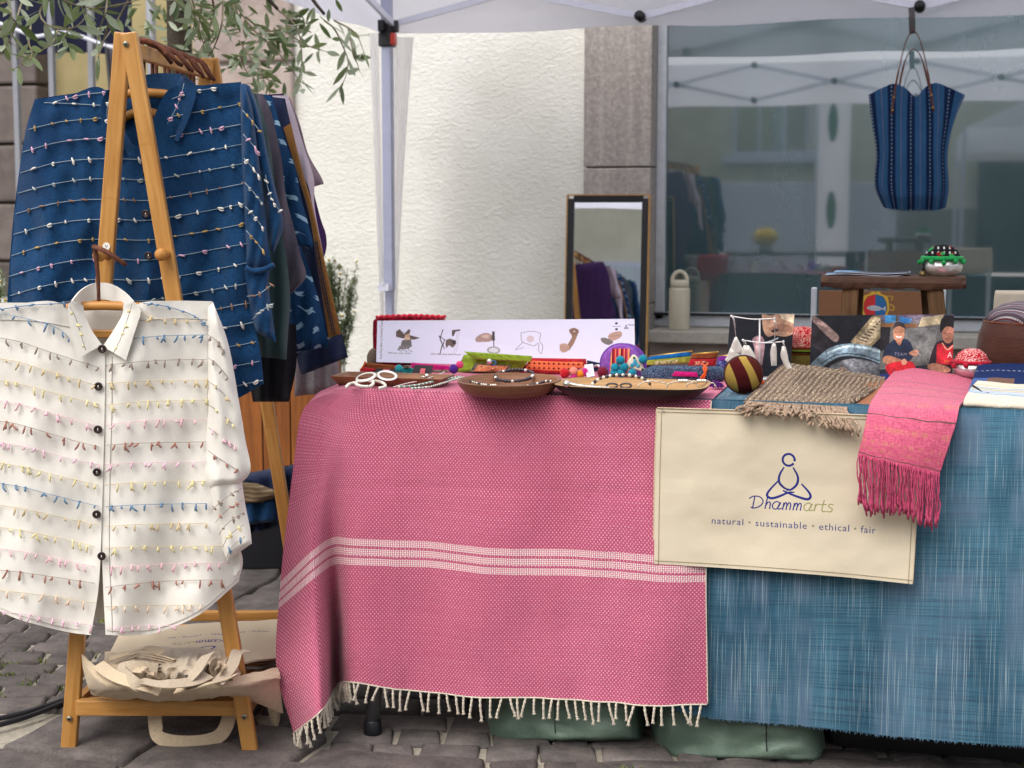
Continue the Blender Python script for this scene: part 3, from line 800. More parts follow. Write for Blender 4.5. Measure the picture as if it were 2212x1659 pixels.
# ================================================================== daisies
M_stem = plain('daisy stem', '#6f7a52', .8, .2, var=.2); M_petal = plain('white petals', '#e6e6dc', .8, .2, var=.05); M_eye = plain('yellow flower eye', '#c9a93a', .8, .2); M_pot = plain('terracotta pot', '#8d5a40', .85, .2)
def flowermesh():
    m = MB()
    for k in range(9):
        an = k * 6.283 / 9; c, s_ = math.cos(an), math.sin(an); t = V((-s_, c, 0)) * .0035; d = V((c, s_, 0))
        m.add([d * .003 - t * .5, d * .013 - t, d * .015, d * .013 + t, d * .003 + t * .5], [[0, 1, 2, 3, 4]])
    m.lathe([(.004, -.001), (.0045, .002), (.002, .0035), (0, .0038)], n=8, mi=1); return m.mesh('flower', [M_petal, M_eye])
fm = flowermesh()
def daisy(c0, spots, label, d, potz):
    base = V((c0.x, c0.y, 0)); t = thing('daisy_plant', label, 'plant', base, 'daisy plants')
    mb = MB(); mb.lathe([(.07, 0), (.10, potz), (.11, potz), (.11, potz + .03), (.095, potz + .03), (.09, potz - .02), (0, potz - .02)], base, 18); mb.build('pot', M_pot, t)
    lf = MB()
    for (a, b, fl) in spots:
        p = W(a, b, d + rnd.uniform(-.08, .08)); st_ = path([base + V((rnd.gauss(0, .03), rnd.gauss(0, .03), potz - .02)), base.lerp(p, .5) + V((0, 0, p.z * .25)), p], 8)
        mb = MB(); mb.tube(st_, .0013, 4); mb.build('stem', M_stem, t)
        for q in range(150):
            i = rnd.randint(3, 6); pp = st_[i].lerp(st_[i + 1], rnd.random()); an = rnd.random() * 6.28; v = V((math.cos(an), math.sin(an), rnd.uniform(-.6, .8))) * rnd.uniform(.012, .036); w = v.cross(V((0, 0, 1))).normalized() * .003
            lf.add([pp, pp + v * .5 + w, pp + v, pp + v * .5 - w], [[0, 1, 2, 3]])
        if fl: place('flower', fm, t, p, (C0 - p + V((rnd.gauss(0, 1.5), rnd.gauss(0, 1.5), 2))).to_track_quat('Z', 'Y'), (1.1,) * 3)
    tag(lf.build('foliage', M_leaf, t, smooth=False), None, kind='stuff'); return t
sp1 = [(716, 592, 1), (704, 566, 1), (732, 612, 1), (742, 640, 0), (722, 655, 0), (755, 628, 1), (766, 606, 1), (700, 640, 0), (760, 650, 0), (735, 575, 1), (724, 632, 1), (748, 668, 0), (772, 636, 0), (706, 610, 1)]
sp1 += [(rnd.uniform(694, 778), rnd.uniform(558, 690), rnd.random() < .55) for _k in range(26)]
daisy(W(722, 700, 6.05), sp1, 'wild daisy plant with small white flowers against the cream wall', 6.05, .3)
sp2 = [(2, 610, 1), (10, 628, 0), (12, 648, 1), (-8, 600, 1), (8, 660, 1), (-14, 640, 0), (4, 590, 0), (14, 668, 0)]
daisy(W(-2, 700, 5.0), sp2, 'pale daisy plant peeking out left of the blue shirt', 5.0, .3)

# ================================================================== across the street: only the window pane and the mirror show it
M_beige = plain('beige facade', '#dcd5bf', .9, .1, var=.08, sc_=2)
M_greywall = plain('grey plinth', '#99958f', .9, .1)
yo = -11.0
ob_ = thing('beige_house', 'beige house across the street mirrored in the dark window pane', 'house', (0, yo, 0))
mb = MB(); mb.bar((-14, yo - .3, 3.2), (12, yo - .3, 3.2), .6, 6.6); mb.build('wall', M_beige, ob_, smooth=False)
mb = MB(); mb.bar((-14, yo + .02, .6), (12, yo + .02, .6), .1, 1.3); mb.build('plinth', M_greywall, ob_, smooth=False)
for x, w__ in ((-9.5, 1.6), (-6.2, 1.6), (-2.85, 1.65), (1.6, 1.2)):
    mb = MB(); mb.bar((x, yo + .04, 3.0), (x + w__, yo + .04, 3.0), .09, 1.8); w_ = mb.build('window', M_white_metal, ob_, smooth=False)
    for q in range(4):
        mb = MB(); mb.bar((x + .07 + q * (w__ - .1) / 4, yo + .08, 3.0), (x + .02 + (q + 1) * (w__ - .1) / 4, yo + .08, 3.0), .03, 1.64); mb.build('pane', M_glass, w_, smooth=False)
    mb = MB(); mb.bar((x - .15, yo + .12, 2.04), (x + w__ + .15, yo + .12, 2.04), .3, .1); mb.build('window_sill', M_white_metal, ob_, smooth=False)
mb = MB(); mb.bar((1.0, yo + .06, 1.3), (5.2, yo + .06, 1.3), .1, 2.6); mb.build('dark_doorway', M_black_pl, ob_, smooth=False)
fb = thing('banner_flag', 'tall white advertising banner with green ovals across the street', 'banner', (-.9, -4, 0))
mb = MB(); mb.tube([V((-1.08, -4, .02)), V((-1.08, -4, 2.7))], .015, 8); mb.build('pole', M_white_metal, fb)
mb = MB(); mb.grid([[V((-1.06 + .36 * i / 6, -4 + .02 * math.sin(i), 2.65 - 2.2 * j / 10)) for i in range(7)] for j in range(11)]); bs_ = mb.build('sheet', M_canvas, fb, solid=.002)
for z_ in (2.2, 1.2): mb = MB(); mb.ball((-.9, -3.985, z_), (.06, .012, .22), 14, 10); mb.build('oval', plain('green oval print', '#4f7d63'), bs_)
wc = thing('white_counter', 'long white counter standing in front of the house across the street', 'counter', (-1.9, -8, 0))
mb = MB(); mb.box((-1.9, -8, 1.1), (3.4, .5, 1.0)); mb.build('front', M_white_metal, wc, smooth=False, bevel=.02); mb = MB(); mb.box((-1.9, -8, .3), (3.2, .4, .6)); mb.build('plinth', M_greywall, wc, smooth=False)
dtb = thing('dark_table', 'dark table with flowers and bottles across the street', 'table', (-1.7, -3, 0))
mb = MB(); mb.box((-1.7, -3, .72), (2.4, .7, .04)); mb.build('tabletop', M_black_pl, dtb, smooth=False)
for x in (-2.8, -.6):
    for y in (-3.28, -2.72): mb = MB(); mb.bar((x, y, 0), (x, y, .7), .04, .04, up=(0, 1, 0)); mb.build('leg', M_black_pl, dtb, smooth=False)
for nm_, lab_, x, c_, r_ in (('flower_pot', 'orange flower bunch on the dark table across the street', -2.25, '#c9683a', .11), ('flower_pot', 'yellow flower bunch on the dark table across the street', -1.55, '#d9b928', .12)):
    t_ = thing(nm_, lab_, 'flowers', (x, -3, .74)); mb = MB(); mb.lathe([(.06, 0), (.08, .1), (.07, .1), (0, .08)], (x, -3, .742), 14); mb.build('pot', M_greywall, t_)
    mb = MB(); mb.ball((x, -3, .90), (r_ * 1.2, r_, r_ * .8), 14, 10, rough=.25); mb.build('blossoms', plain(c_ + ' blossoms', c_, .9, .1), t_)
ot = thing('white_market_tent', 'white market tent across the street mirrored in the window', 'tent', (1.6, -5.5, 0))
mb = MB(); ap2 = V((2.2, -7, 3.0)); c4 = [V((.6, -5.5, 2.2)), V((3.8, -5.5, 2.2)), V((3.8, -8.5, 2.2)), V((.6, -8.5, 2.2))]
for i in range(4): mb.add([c4[i], c4[(i + 1) % 4], ap2], [[0, 1, 2]])
for i in range(4):
    a, b = c4[i], c4[(i + 1) % 4]; mb.add([a, b, b - V((0, 0, .3)), a - V((0, 0, .3))], [[0, 1, 2, 3]])
mb.build('canopy', M_canvas, ot, smooth=False)
for c in c4: mb = MB(); mb.bar(V((c.x, c.y, 0)), c, .05, .05, up=(0, 1, 0)); mb.build('pole', M_white_metal, ot, smooth=False)
# ================================================================== bamboo clothes rack
M_bamboo = wood('honey bamboo', '#a97436', '#c99654', .38, 5, 60, .45)
M_bamboo_d = wood('bamboo in deeper tone', '#a86f2d', '#c98f47', .42, 5, 60, .4)
M_twigw = stone('reddish brown twig', '#4a2c22', '#6f4433', .004, 60)
M_screw = plain('dull steel screw', '#8d8778', .4, .5, .8)
d1, d2 = 3.05, 3.84
rack = thing('clothes_rack', 'honey coloured bamboo A frame clothes rack carrying the blue shirt', 'clothes rack', G(345, 1620, 0))
def leg(a0, b0, a1, d, back=0.0, w=.0325):
    p0 = W(a0, b0, d + back); p1 = W(a1, 1200, d + back); t = (p1 - p0); p1 = p0 + t * (p0.z / -t.z)
    mb = MB(); mb.bar(p0, p1, w, .022, up=_h); return mb.build('leg', M_bamboo, rack, smooth=False, bevel=.003)
def pxleg(a0, b0, a1, b1, d, back=0.0, w=.0325):
    k = a0 + (a1 - a0) * (1200 - b0) / (b1 - b0); return leg(a0, b0, k, d, back, w)
lgs = [pxleg(266, 71, 149, 1620, d1, .010), pxleg(279, 71, 541, 1620, d1, -.014), pxleg(448, 126, 330, 1420, d2, -.01), pxleg(458, 126, 664, 1420, d2, .013)]
def screw(a, b, d, par):
    mb = MB(); c = W(a, b, d); mb.lathe([(0, 0), (.0055, 0), (.006, .0015), (.006, .003)], c - _h * .003, 14, ax=_h); mb.lathe([(0, -.0004), (.0025, -.0004), (.0025, .001)], c - _h * .0034, 6, ax=_h, mi=1)
    mb.build('screw', [M_screw, M_black_pl], par)
screw(272, 95, d1 - .026, lgs[1]); screw(150, 1552, d1 - .003, lgs[0]); screw(528, 1548, d1 - .027, lgs[1])
mb = MB(); mb.bar(W(166, 1527, d1), W(514, 1527, d1), .022, .034); mb.build('front_bar', M_bamboo, rack, smooth=False, bevel=.003)
mb = MB(); mb.bar(W(368, 1330, d2), W(648, 1330, d2), .022, .026); mb.build('rear_bar', M_bamboo, rack, smooth=False, bevel=.003)
for a, b in ((152, 360), (530, 650)):
    p, q = W(a, 1535, d1 + .02), W(b, 1345, d2 - .02); mb = MB(); mb.bar(p, q, .018, .03); mb.build('side_bar', M_bamboo, rack, smooth=False, bevel=.002)
for k in range(7):
    t = (k + .5) / 7; p = W(160, 1533, d1 + .03).lerp(W(362, 1346, d2 - .03), t); q = W(525, 1533, d1 + .03).lerp(W(648, 1346, d2 - .03), t)
    mb = MB(); mb.bar(p, q, .05, .008); mb.build('shelf_slat', M_bamboo_d, rack, smooth=False)
mb = MB(); mb.bar(W(283, 108, d1 + .01), W(452, 158, d2 - .01), .02, .03); mb.build('hanging_rail', M_bamboo, rack, smooth=False, bevel=.002)
for (a, b, c, dd) in ((213, 552, 233, 0), (347, 550, 366, .0)):
    k0, k1 = W(c, b - 1, d1 - .012), W(a, b, d1 - .055); ax = (k1 - k0)
    mb = MB(); mb.tube([k0, k0 + ax * .5, k0 + ax * .62], [.011, .0075, .0085], 14); mb.ball(k0 + ax * .95, .0132, 16, 12); mb.build('peg', M_bamboo_d, rack)
pic = Pic(64, 64, (236, 232, 222)); pic.text('A', .5, .32, .62, (60, 60, 62), 'CENTER', rot=math.pi)
mb = MB(); c = W(230, 532, d1 - .0022); n = 16
mb.prism([c + _r * (.0078 * math.cos(i * 6.283 / n)) + _z * (.0078 * math.sin(i * 6.283 / n)) - _h * .0008 for i in range(n)], [c + _r * (.0078 * math.cos(i * 6.283 / n)) + _z * (.0078 * math.sin(i * 6.283 / n)) for i in range(n)], uvs=[(.5 + .5 * math.cos(i * 6.283 / n), .5 + .5 * math.sin(i * 6.283 / n)) for i in range(n)])
mb.build('sticker', imgmat('sticker print', pic.image('sticker')), lgs[0], smooth=False)

# ------------------------------------------------------------------ hangers on the rail
def hanger(label, stem, hook, bar, d, wood_=None, group=None):
    t = thing('clothes_hanger', label, 'hanger', W(*stem[-1], d), group)
    mb = MB(); p = path([W(a, b, d) for a, b in stem], 10); mb.tube(p, [.0052 - .0002 * i + .0006 * ns(i * .8, d * 9, 0) for i in range(10)], 8); mb.build('stem', M_twigw, t)
    mb = MB(); p = path([W(a, b, d + c) for a, b, c in hook], 12); mb.tube(p, [.0055 - .0001 * i + .0006 * ns(i * .9, d * 7, 4) for i in range(12)], 8); mb.build('hook', M_twigw, t)
    mb = MB(); p = path([W(a, b, d) for a, b in bar], 14); mb.tube(p, .0095, 10); mb.build('shoulder_bar', wood_ or M_bamboo_d, t); return t
NH = ['first', 'second', 'third', 'fourth', 'fifth', 'sixth', 'seventh', 'eighth', 'ninth', 'tenth']
for k in range(9):
    d = 3.2 + .068 * k; u0 = 311 + 13.5 * k + (3 if k % 2 else -2); v0 = 103 + 5.2 * k
    hanger('brown forked twig hanger on the rail, %s behind the front of the rack' % NH[k], [(u0 - 6, v0 - 16), (u0 + 1, v0 + 20), (u0 + 2 + k % 3, 244 - k)],
           [(u0 - 16, v0 - 18, 0), (u0 + 4, v0 - 17 + 2 * (k % 2), -.01), (u0 + 24, v0 - 7, -.02), (u0 + 46 - k, v0 + 14 + 2 * (k % 3), -.02), (u0 + 62 - 2 * k, v0 + 34 - 3 * (k % 3), -.01)],
           [(u0 - 60, 262), (u0, 240 - k), (u0 + 55, 256)], d, group='twig hangers on the clothes rack')

# ------------------------------------------------------------------ woven cloth of the garments
M_indigo = cloth('indigo handwoven cotton', '#123c63', '#0e3157', .32, (90, 420))
M_white_c = cloth('off white cotton', '#e3dfd6', None, .03, (120, 500), .0004, wr=.004, wsc=5)
M_green_c = cloth('dark green cotton', '#34484a', None, .2)
M_char_c = cloth('charcoal purple cotton', '#48434f', None, .2)
M_navy_c = cloth('deep navy cotton', '#18233f', None, .25)
M_black_c = cloth('black cotton', '#14151b', None, .2)
M_lav_c = cloth('pale lavender cotton', '#b5a9b4', None, .1)
M_mauve_c = cloth('mauve cotton', '#83707a', None, .12)
M_purple_c = cloth('purple cotton', '#412757', None, .2)
M_grey_c = cloth('grey linen', '#8b8589', None, .25, (60, 300))
M_brown_c = cloth('brown band weave', '#80592b', '#6d4a24', .25, (60, 300))
def ikat():
    m = Mat('blue ikat cotton', .92, .15); x, y, z_ = m.xy()
    n = m.noise(m.uv((30, 6, 1)), 3, 3); jx = x + (m.noise(m.uv((8, 200, 1)), 1, 2) - .5) * .03
    cx_ = ((jx / .05).fr() - .5).ab(); cy_ = ((y / .047).fr() - .5).ab()
    k = cx_.lt(.2).m('MULTIPLY', cy_.lt(.13))
    b = m.mix(m.noise(m.uv((300, 60, 1)), 1, 2).ss(.3, .7), '#0f2d4d', '#173d62')
    m.color(m.mix(k * .8, b, '#8fb0c4')); m.bump(m.noise(m.obj(), 9, 3), .006); return m.m
M_ikat = ikat()
SHIRT_TH = {}
def thread_row(name, par, pts, surf, colmat, tufts, step, hang=0.0, r=.0009, off=.003, knot=.0031):
    """a sewn thread lying on the cloth, with little tufts"""
    n = max(8, int(abs(pts[-1][0] - pts[0][0]) / 7)); p = cr(pts, n); w = [surf(a, b) - _h * off for a, b in p]
    mb = MB(); mb.tube(w, r, 4, mi=0)
    L = 0.0; nxt = step * rnd.uniform(.3, .9)
    for i in range(1, n):
        L += math.hypot(p[i][0] - p[i - 1][0], p[i][1] - p[i - 1][1])
        if L > nxt:
            nxt += step * rnd.uniform(.6, 1.4); a, b = p[i]
            if hang:
                for q in range(rnd.choice((1, 1, 2, 2))):
                    dx, dy = rnd.gauss(0, 4.5), hang * rnd.uniform(.35, 1.35)
                    s_ = [surf(a, b) - _h * (off + .001), surf(a + dx * .3, b + dy * .5) - _h * (off + .005), surf(a + dx, b + dy) - _h * (off + .003)]
                    mb.tube(path(s_, 5), [.0012, .0019, .0022, .0021, .0012], 5, mi=1)
                if rnd.random() < .3: mb.ball(surf(a, b) - _h * off, .0030, 6, 4, mi=1, rough=.3)
            else:
                an = rnd.uniform(-.6, 1.5); l = rnd.uniform(5, 15)
                s0, s1 = surf(a - math.cos(an) * l * .5, b - math.sin(an) * l * .5) - _h * (off + .001), surf(a + math.cos(an) * l * .5, b + math.sin(an) * l * .5) - _h * (off + .003)
                mb.tube(path([s0, (s0 + s1) / 2 - _h * .003, s1], 5), [knot * .35, knot * .62, knot * .7, knot * .8, knot * .5], 6, mi=1)
                if rnd.random() < .5: mb.tube(path([s0, (s0 + s1) / 2 - _z * .005 - _h * .002, s1 - _z * .004], 5), [knot * .3, knot * .5, knot * .55, knot * .5, knot * .3], 5, mi=1)
    return mb.build(name, [colmat[0], colmat[1]], par)
def yarn(name, c): return plain(name, c, .9, .1, var=.15)
Y = {k: yarn(k + ' yarn', c) for k, c in dict(white='#dedbd2', lilac='#cfa6be', gold='#b0935c', brown='#86695a', grey='#aab0ae', yellow='#e0d4a0', tan='#cbb98f', pink='#e4bac4', blue='#6986a3', dull='#988a80', rust='#a47668', peach='#e2c9b0', rose='#e3bccb').items()}

# ------------------------------------------------------------------ blue shirt
db = 3.14
def bfold(a, b):
    t = max(0, min(1, (b - 190) / 500))
    return .030 * t * math.sin(a * .030 + b * .0035 + ns(a * .01, b * .01, 7)) * (.5 + .5 * ns(a * .008, 2, 1)) + .020 * ns(a * .02, b * .006, 3) * (.3 + t) - .022 * math.cos(min(1.57, abs(a - 285) / 240 * 1.57)) + .05 * (max(0, (100 - a)) / 90) ** 2 + .011 * ns(a * .03, b * .02, 8)
def bsurf(a, b): return W(a, b, db + bfold(a, b))
shirt_b = thing('blue_shirt', 'indigo blue shirt with rows of white and gold thread tufts on the bamboo rack', 'shirt', W(300, 700, db))
rows = [[(75, 215), (150, 205), (226, 194), (296, 318), (362, 196), (450, 184), (520, 178)],
        [(52, 300), (140, 296), (220, 300), (296, 345), (372, 300), (450, 290), (527, 272)],
        [(28, 480), (130, 476), (215, 472), (300, 478), (380, 470), (455, 455), (532, 440)],
        [(15, 660), (120, 665), (215, 665), (300, 660), (385, 660), (460, 655), (540, 640)],
        [(8, 780), (115, 780), (215, 780), (305, 775), (390, 775), (465, 772), (560, 752)],
        [(4, 890), (110, 890), (215, 890), (310, 885), (400, 884), (500, 866), (569, 828)]]
def sheet(ctrl, nu, nv, surf, back=None, flip=False):
    g = net(ctrl, nu, nv); F = [[surf(p[0], p[1]) for p in r] for r in g]; mb = MB(); mb.grid(F, uvgrid(F)); return mb
sheet(rows, 60, 60, bsurf).build('front', M_indigo, shirt_b, solid=.0016)
rb = [[(75, 214), (150, 203), (226, 194), (296, 205), (362, 196), (450, 183), (520, 177)]] + [[(a, b) for a, b in r] for r in rows[1:]]
sheet(rb, 30, 30, lambda a, b: W(a, b, db + .075 + .4 * bfold(a, b) - .06 * (abs(a - 285) / 260) ** 3)).build('back', M_indigo, shirt_b, solid=.0016)
for L_, R_, dd, th, nm in ((((518, 182), (520, 250), (522, 330), (527, 430), (530, 520), (531, 582)), ((528, 180), (545, 235), (556, 320), (570, 430), (579, 520), (588, 580)), db - .012, .022, 'sleeve'),
                           (((526, 180), (540, 250), (556, 350), (572, 440), (576, 500), (582, 540)), ((540, 186), (562, 250), (586, 372), (607, 452), (612, 494), (592, 545)), db + .02, .02, 'sleeve_back'),
                           (((531, 572), (530, 600), (536, 640), (545, 690), (556, 720)), ((586, 572), (580, 606), (584, 650), (591, 700), (596, 738)), db - .006, .018, 'cuff')):
    mb = MB(); lens_slab(mb, L_, R_, dd, th, 14, 26, lambda a, b: .010 * ns(a * .05, b * .02, 7) + .004 * math.sin(a * .25 + b * .05)); mb.build(nm, M_indigo, shirt_b)
mb = MB(); mb.tube(path([W(a, b, db - .03) for a, b in ((530, 578), (548, 586), (570, 582), (592, 572))], 12), [.0055 + .002 * ns(i, 1, 2) for i in range(12)], 8); mb.build('cuff_roll', M_indigo, shirt_b)
def flap(par, pts, d, mat_, name='collar_flap', th=.0018, nsub=10, bow=.01):
    """a collar leaf: outer edge points, inner edge points with the same count"""
    o, i_ = cr(pts[0], nsub), cr(pts[1], nsub); F = []
    for s_ in range(7):
        t = s_ / 6; F.append([W(o[k][0] * (1 - t) + i_[k][0] * t, o[k][1] * (1 - t) + i_[k][1] * t, d - bow * math.sin(math.pi * (t * .8 + .1)) + (.02 * t)) for k in range(nsub)])
    mb = MB(); mb.grid(F, uvgrid(F)); return mb.build(name, mat_, par, solid=th)
flap(shirt_b, [[(230, 196), (217, 228), (226, 290), (262, 330)], [(258, 178), (246, 205), (250, 260), (270, 322)]], db - .03, M_indigo, bow=.005)
flap(shirt_b, [[(398, 166), (424, 190), (410, 250), (384, 306)], [(392, 164), (380, 190), (384, 240), (372, 300)]], db - .03, M_indigo, bow=.004)
mb = MB(); F = [[W(a, b + t * 36, db + .055 - .05 * abs(q - 5) / 5) for q, (a, b) in enumerate(cr([(250, 186), (290, 168), (340, 158), (392, 160)], 11))] for t in (0, .5, 1)]
mb.grid(F, uvgrid(F)); mb.build('collar_stand', M_indigo, shirt_b, solid=.003)
def bline(c):
    f = lambda u: c + (30 * ((300 - u) / 270) ** 2 - 9 * math.sin(max(0, min(1, (300 - u) / 270)) * 3.14) if u < 300 else -36 * ((u - 300) / 220) ** 1.2)
    return f
order = ['gold', 'lilac', 'white', 'grey', 'brown', 'white', 'gold', 'lilac', 'white', 'grey', 'brown', 'white', 'gold', 'lilac', 'white']
def tuft_line(name, par, pts, surf, key, hang=0.0, step=30, base=None, **k): return thread_row(name, par, pts, surf, (base or Y[key], Y[key]), None, step, hang, **k)
base_th = yarn('pale sewing yarn', '#8c9ba6')
for k, key in enumerate(order):
    c = 261 + 43.3 * k; f = bline(c)
    lft = 55 - 5.2 * k if k < 8 else 14
    if k == 0: segs = [(62, 222), (372, 520)]
    elif k == 1: segs = [(50, 240), (368, 524)]
    else: segs = [(max(8, 55 - 5.0 * k), 530 + min(10, k))]
    if k > 9: segs = [(380, 533 + (k - 9) * 7)]
    for a0, a1 in segs:
        if a1 - a0 < 60: continue
        tuft_line('thread', shirt_b, [(a0 + (a1 - a0) * q / 7, f(a0 + (a1 - a0) * q / 7) + rnd.uniform(-1, 1)) for q in range(8)], bsurf, key, step=38, base=base_th)
tuft_line('thread', shirt_b, [(96, 222), (150, 224), (222, 228)], bsurf, 'white', step=36, base=base_th)
tuft_line('thread', shirt_b, [(120, 220), (180, 205), (226, 200)], bsurf, 'lilac', step=38, base=base_th)
tuft_line('thread', shirt_b, [(372, 214), (420, 198), (470, 190)], bsurf, 'white', step=30, base=base_th)
ssurf = lambda a, b: W(a, b, db - .042)
for k, key in enumerate(['gold', 'lilac', 'white', 'grey', 'white', 'gold']):
    b0 = 238 + 52 * k; a0 = 524 + 1.6 * k; tuft_line('thread', shirt_b, [(a0, b0), (a0 + 20, b0 + 22), (a0 + 38 - 0 * k, b0 + 46)], ssurf, key, step=19, base=base_th)
tuft_line('thread', shirt_b, [(574, 378), (580, 410), (592, 438), (606, 456)], lambda a, b: W(a, b, db - .004), 'white', step=16, base=base_th)
tuft_line('thread', shirt_b, [(534, 640), (558, 636), (588, 615)], ssurf, 'brown', step=16, base=base_th)
tuft_line('thread', shirt_b, [(545, 690), (570, 668), (592, 655)], ssurf, 'grey', step=18, base=base_th)
tuft_line('thread', shirt_b, [(240, 204), (232, 240), (236, 290)], lambda a, b: W(a, b, db - .05), 'white', step=26, base=base_th)
tuft_line('thread', shirt_b, [(398, 180), (392, 206), (378, 240), (362, 268)], lambda a, b: W(a, b, db - .05), 'lilac', step=26, base=base_th)
M_btn = plain('dark brown button', '#2a1917', .35, .5, 0, .3)
def button(a, b, surf, par, r=.0085):
    p = surf(a, b) - _h * .004; mb = MB(); mb.lathe([(0, .0012), (r * .55, .0012), (r * .7, .002), (r, .0018), (r, 0), (0, -.002)], p, 18, ax=-_h)
    bt = mb.build('button', M_btn, par)
    mb = MB(); mb.tube([p - _h * .0018 - _z * .0022, p - _h * .0026, p - _h * .0018 + _z * .0022], .0011, 5); mb.build('button_thread', Y['white'], bt)
for a, b in ((318, 376), (316, 462), (322, 552)): button(a, b, bsurf, shirt_b)
hanger('pale wooden hanger inside the blue shirt collar', [(298, 112), (300, 150), (302, 195)], [(290, 95, 0), (310, 86, .0), (345, 100, 0), (360, 120, 0)], [(100, 226), (200, 212), (302, 200), (400, 205), (500, 196)], db + .03)

# ------------------------------------------------------------------ the other garments on the rail
def garment(name, label, L_, R_, d, mat_, th=.02, cat=None, lin_=False, ph=0, fa=.012):
    mb = MB(); lens_slab(mb, L_, R_, d, th, 16, 34, lambda a, b: fa * ns(a * .04, b * .006, ph) + fa * .6 * math.sin(a * .16 + ph) , lin_=lin_)
    return tag(mb.build(name, mat_), label, cat)
garment('green_jacket', 'dark green cotton jacket hanging right behind the blue shirt', [(500, 192), (505, 400), (520, 640), (560, 771)], [(553, 203), (570, 255), (584, 318), (597, 410), (613, 520), (624, 600), (627, 660), (622, 720), (619, 777)], 3.27, M_green_c, cat='jacket', ph=1)
garment('charcoal_shirt', 'charcoal purple shirt hanging behind the dark green jacket', [(500, 196), (520, 330), (560, 470), (600, 600), (622, 638)], [(567, 203), (583, 233), (596, 284), (609, 350), (617, 420), (632, 480), (650, 553), (661, 598), (630, 634)], 3.36, M_char_c, cat='shirt', ph=2)
garment('ikat_shirt', 'blue ikat shirt with white flecks hanging between charcoal and brown garments', [(520, 198), (540, 330), (580, 450), (630, 520), (655, 532)], [(588, 206), (594, 232), (615, 301), (637, 361), (652, 433), (674, 515), (674, 541)], 3.45, M_ikat, cat='shirt', ph=3)
garment('ikat_skirt', 'blue ikat skirt with pale blocks hanging below the charcoal shirt', [(540, 500), (580, 620), (624, 690), (632, 762)], [(640, 505), (668, 580), (692, 660), (711, 748)], 3.49, M_ikat, cat='skirt', ph=4)
br = thing('brown_band_dress', 'dress with wide brown woven band and navy hem on the rack', 'dress', W(680, 800, 3.56))
mb = MB(); lens_slab(mb, [(560, 205), (585, 300), (620, 430), (650, 600), (660, 725)], [(616, 213), (628, 268), (656, 378), (674, 440), (712, 728)], 3.575, .015, 14, 30, lambda a, b: .006 * ns(a * .05, b * .01, 6)); mb.build('body', M_navy_c, br)
mb = MB(); lens_slab(mb, [(612, 276), (646, 387), (668, 464), (682, 548), (710, 730)], [(628, 266), (656, 378), (674, 440), (700, 557), (737, 722)], 3.548, .008, 10, 30, lambda a, b: .004 * ns(a * .05, b * .01, 6)); bd = mb.build('band', M_brown_c, br)
mb = MB()
for o_ in (-2.5, 2.5): mb.tube(path([W(a + o_, b, 3.536) for a, b in ((682, 520), (694, 590), (708, 660), (722, 720))], 40), [.0012 + .0008 * (i % 2) for i in range(40)], 5)
mb.build('stitching', yarn('dark stitching', '#3c3a44'), bd)
mb = MB(); lens_slab(mb, [(640, 764), (645, 790), (652, 810)], [(738, 719), (746, 748), (752, 772)], 3.55, .014, 16, 8, lambda a, b: .008 * math.sin(a * .12), lin_=True); mb.build('hem', M_navy_c, br)
garment('lavender_shirt', 'pale lavender shirt hanging beside the brown banded dress', [(500, 208), (580, 300), (640, 400), (688, 545)], [(622, 206), (640, 260), (659, 325), (678, 386), (680, 450), (699, 552)], 3.63, M_lav_c, cat='shirt', ph=5)
garment('mauve_shirt', 'mauve shirt with a pointed sleeve sticking out behind lavender shirt', [(480, 214), (560, 330), (640, 390), (672, 405)], [(626, 210), (648, 270), (666, 333), (698, 391), (690, 400)], 3.7, M_mauve_c, cat='shirt', ph=6)
garment('purple_shirt', 'deep purple shirt, the rearmost garment on the rack', [(440, 214), (420, 330), (425, 480), (440, 640), (455, 740)], [(612, 202), (645, 260), (672, 390), (692, 470), (705, 512), (700, 556), (660, 640), (640, 740)], 3.77, M_purple_c, cat='shirt', ph=7)
garment('black_dress', 'black dress hem showing under the green jacket', [(500, 700), (530, 780), (546, 868)], [(640, 700), (640, 790), (624, 868)], 3.42, M_black_c, cat='dress', ph=8)
garment('grey_skirt', 'grey linen skirt hem below the navy hem of the dress', [(560, 700), (630, 775), (636, 856)], [(700, 700), (728, 768), (733, 846)], 3.66, M_grey_c, cat='skirt', ph=9)

# ------------------------------------------------------------------ white shirt in front
dw = 2.965
def wfold(a, b):
    t = max(0, min(1, (b - 650) / 700)); k = abs(a - 218)
    drag = .010 * math.sin((k * .045 + (b - 700) * .016)) * math.exp(-((k - 110) / 90) ** 2) * (.5 + .5 * ns(a * .01, b * .01, 2)) * (1 - .5 * t)
    return drag + .015 * t * math.sin(a * .032 + b * .002 + 1.2 * ns(a * .006, b * .004, 4)) + .010 * ns(a * .016, b * .010, 9) + .0018 * ns(a * .05, b * .03, 5) - .028 * math.cos(min(1.57, k / 250 * 1.57)) + .03 * max(0, (k - 190) / 110) ** 2
def wsurf(a, b): return W(a, b, dw + wfold(a, b))
shirt_w = thing('white_shirt', 'off white shirt with rows of pastel thread tufts on a hanger in front', 'shirt', W(215, 1370, dw))
RP = [[(225, 752), (262, 702), (300, 656), (380, 650), (458, 652)], [(225, 800), (265, 790), (310, 785), (395, 775), (472, 772)], [(223, 930), (270, 930), (320, 930), (400, 925), (470, 915)],
      [(219, 1110), (270, 1115), (320, 1110), (404, 1108), (470, 1100)], [(222, 1250), (270, 1252), (330, 1255), (420, 1240), (522, 1196)], [(228, 1371), (280, 1373), (340, 1366), (430, 1328), (516, 1256)]]
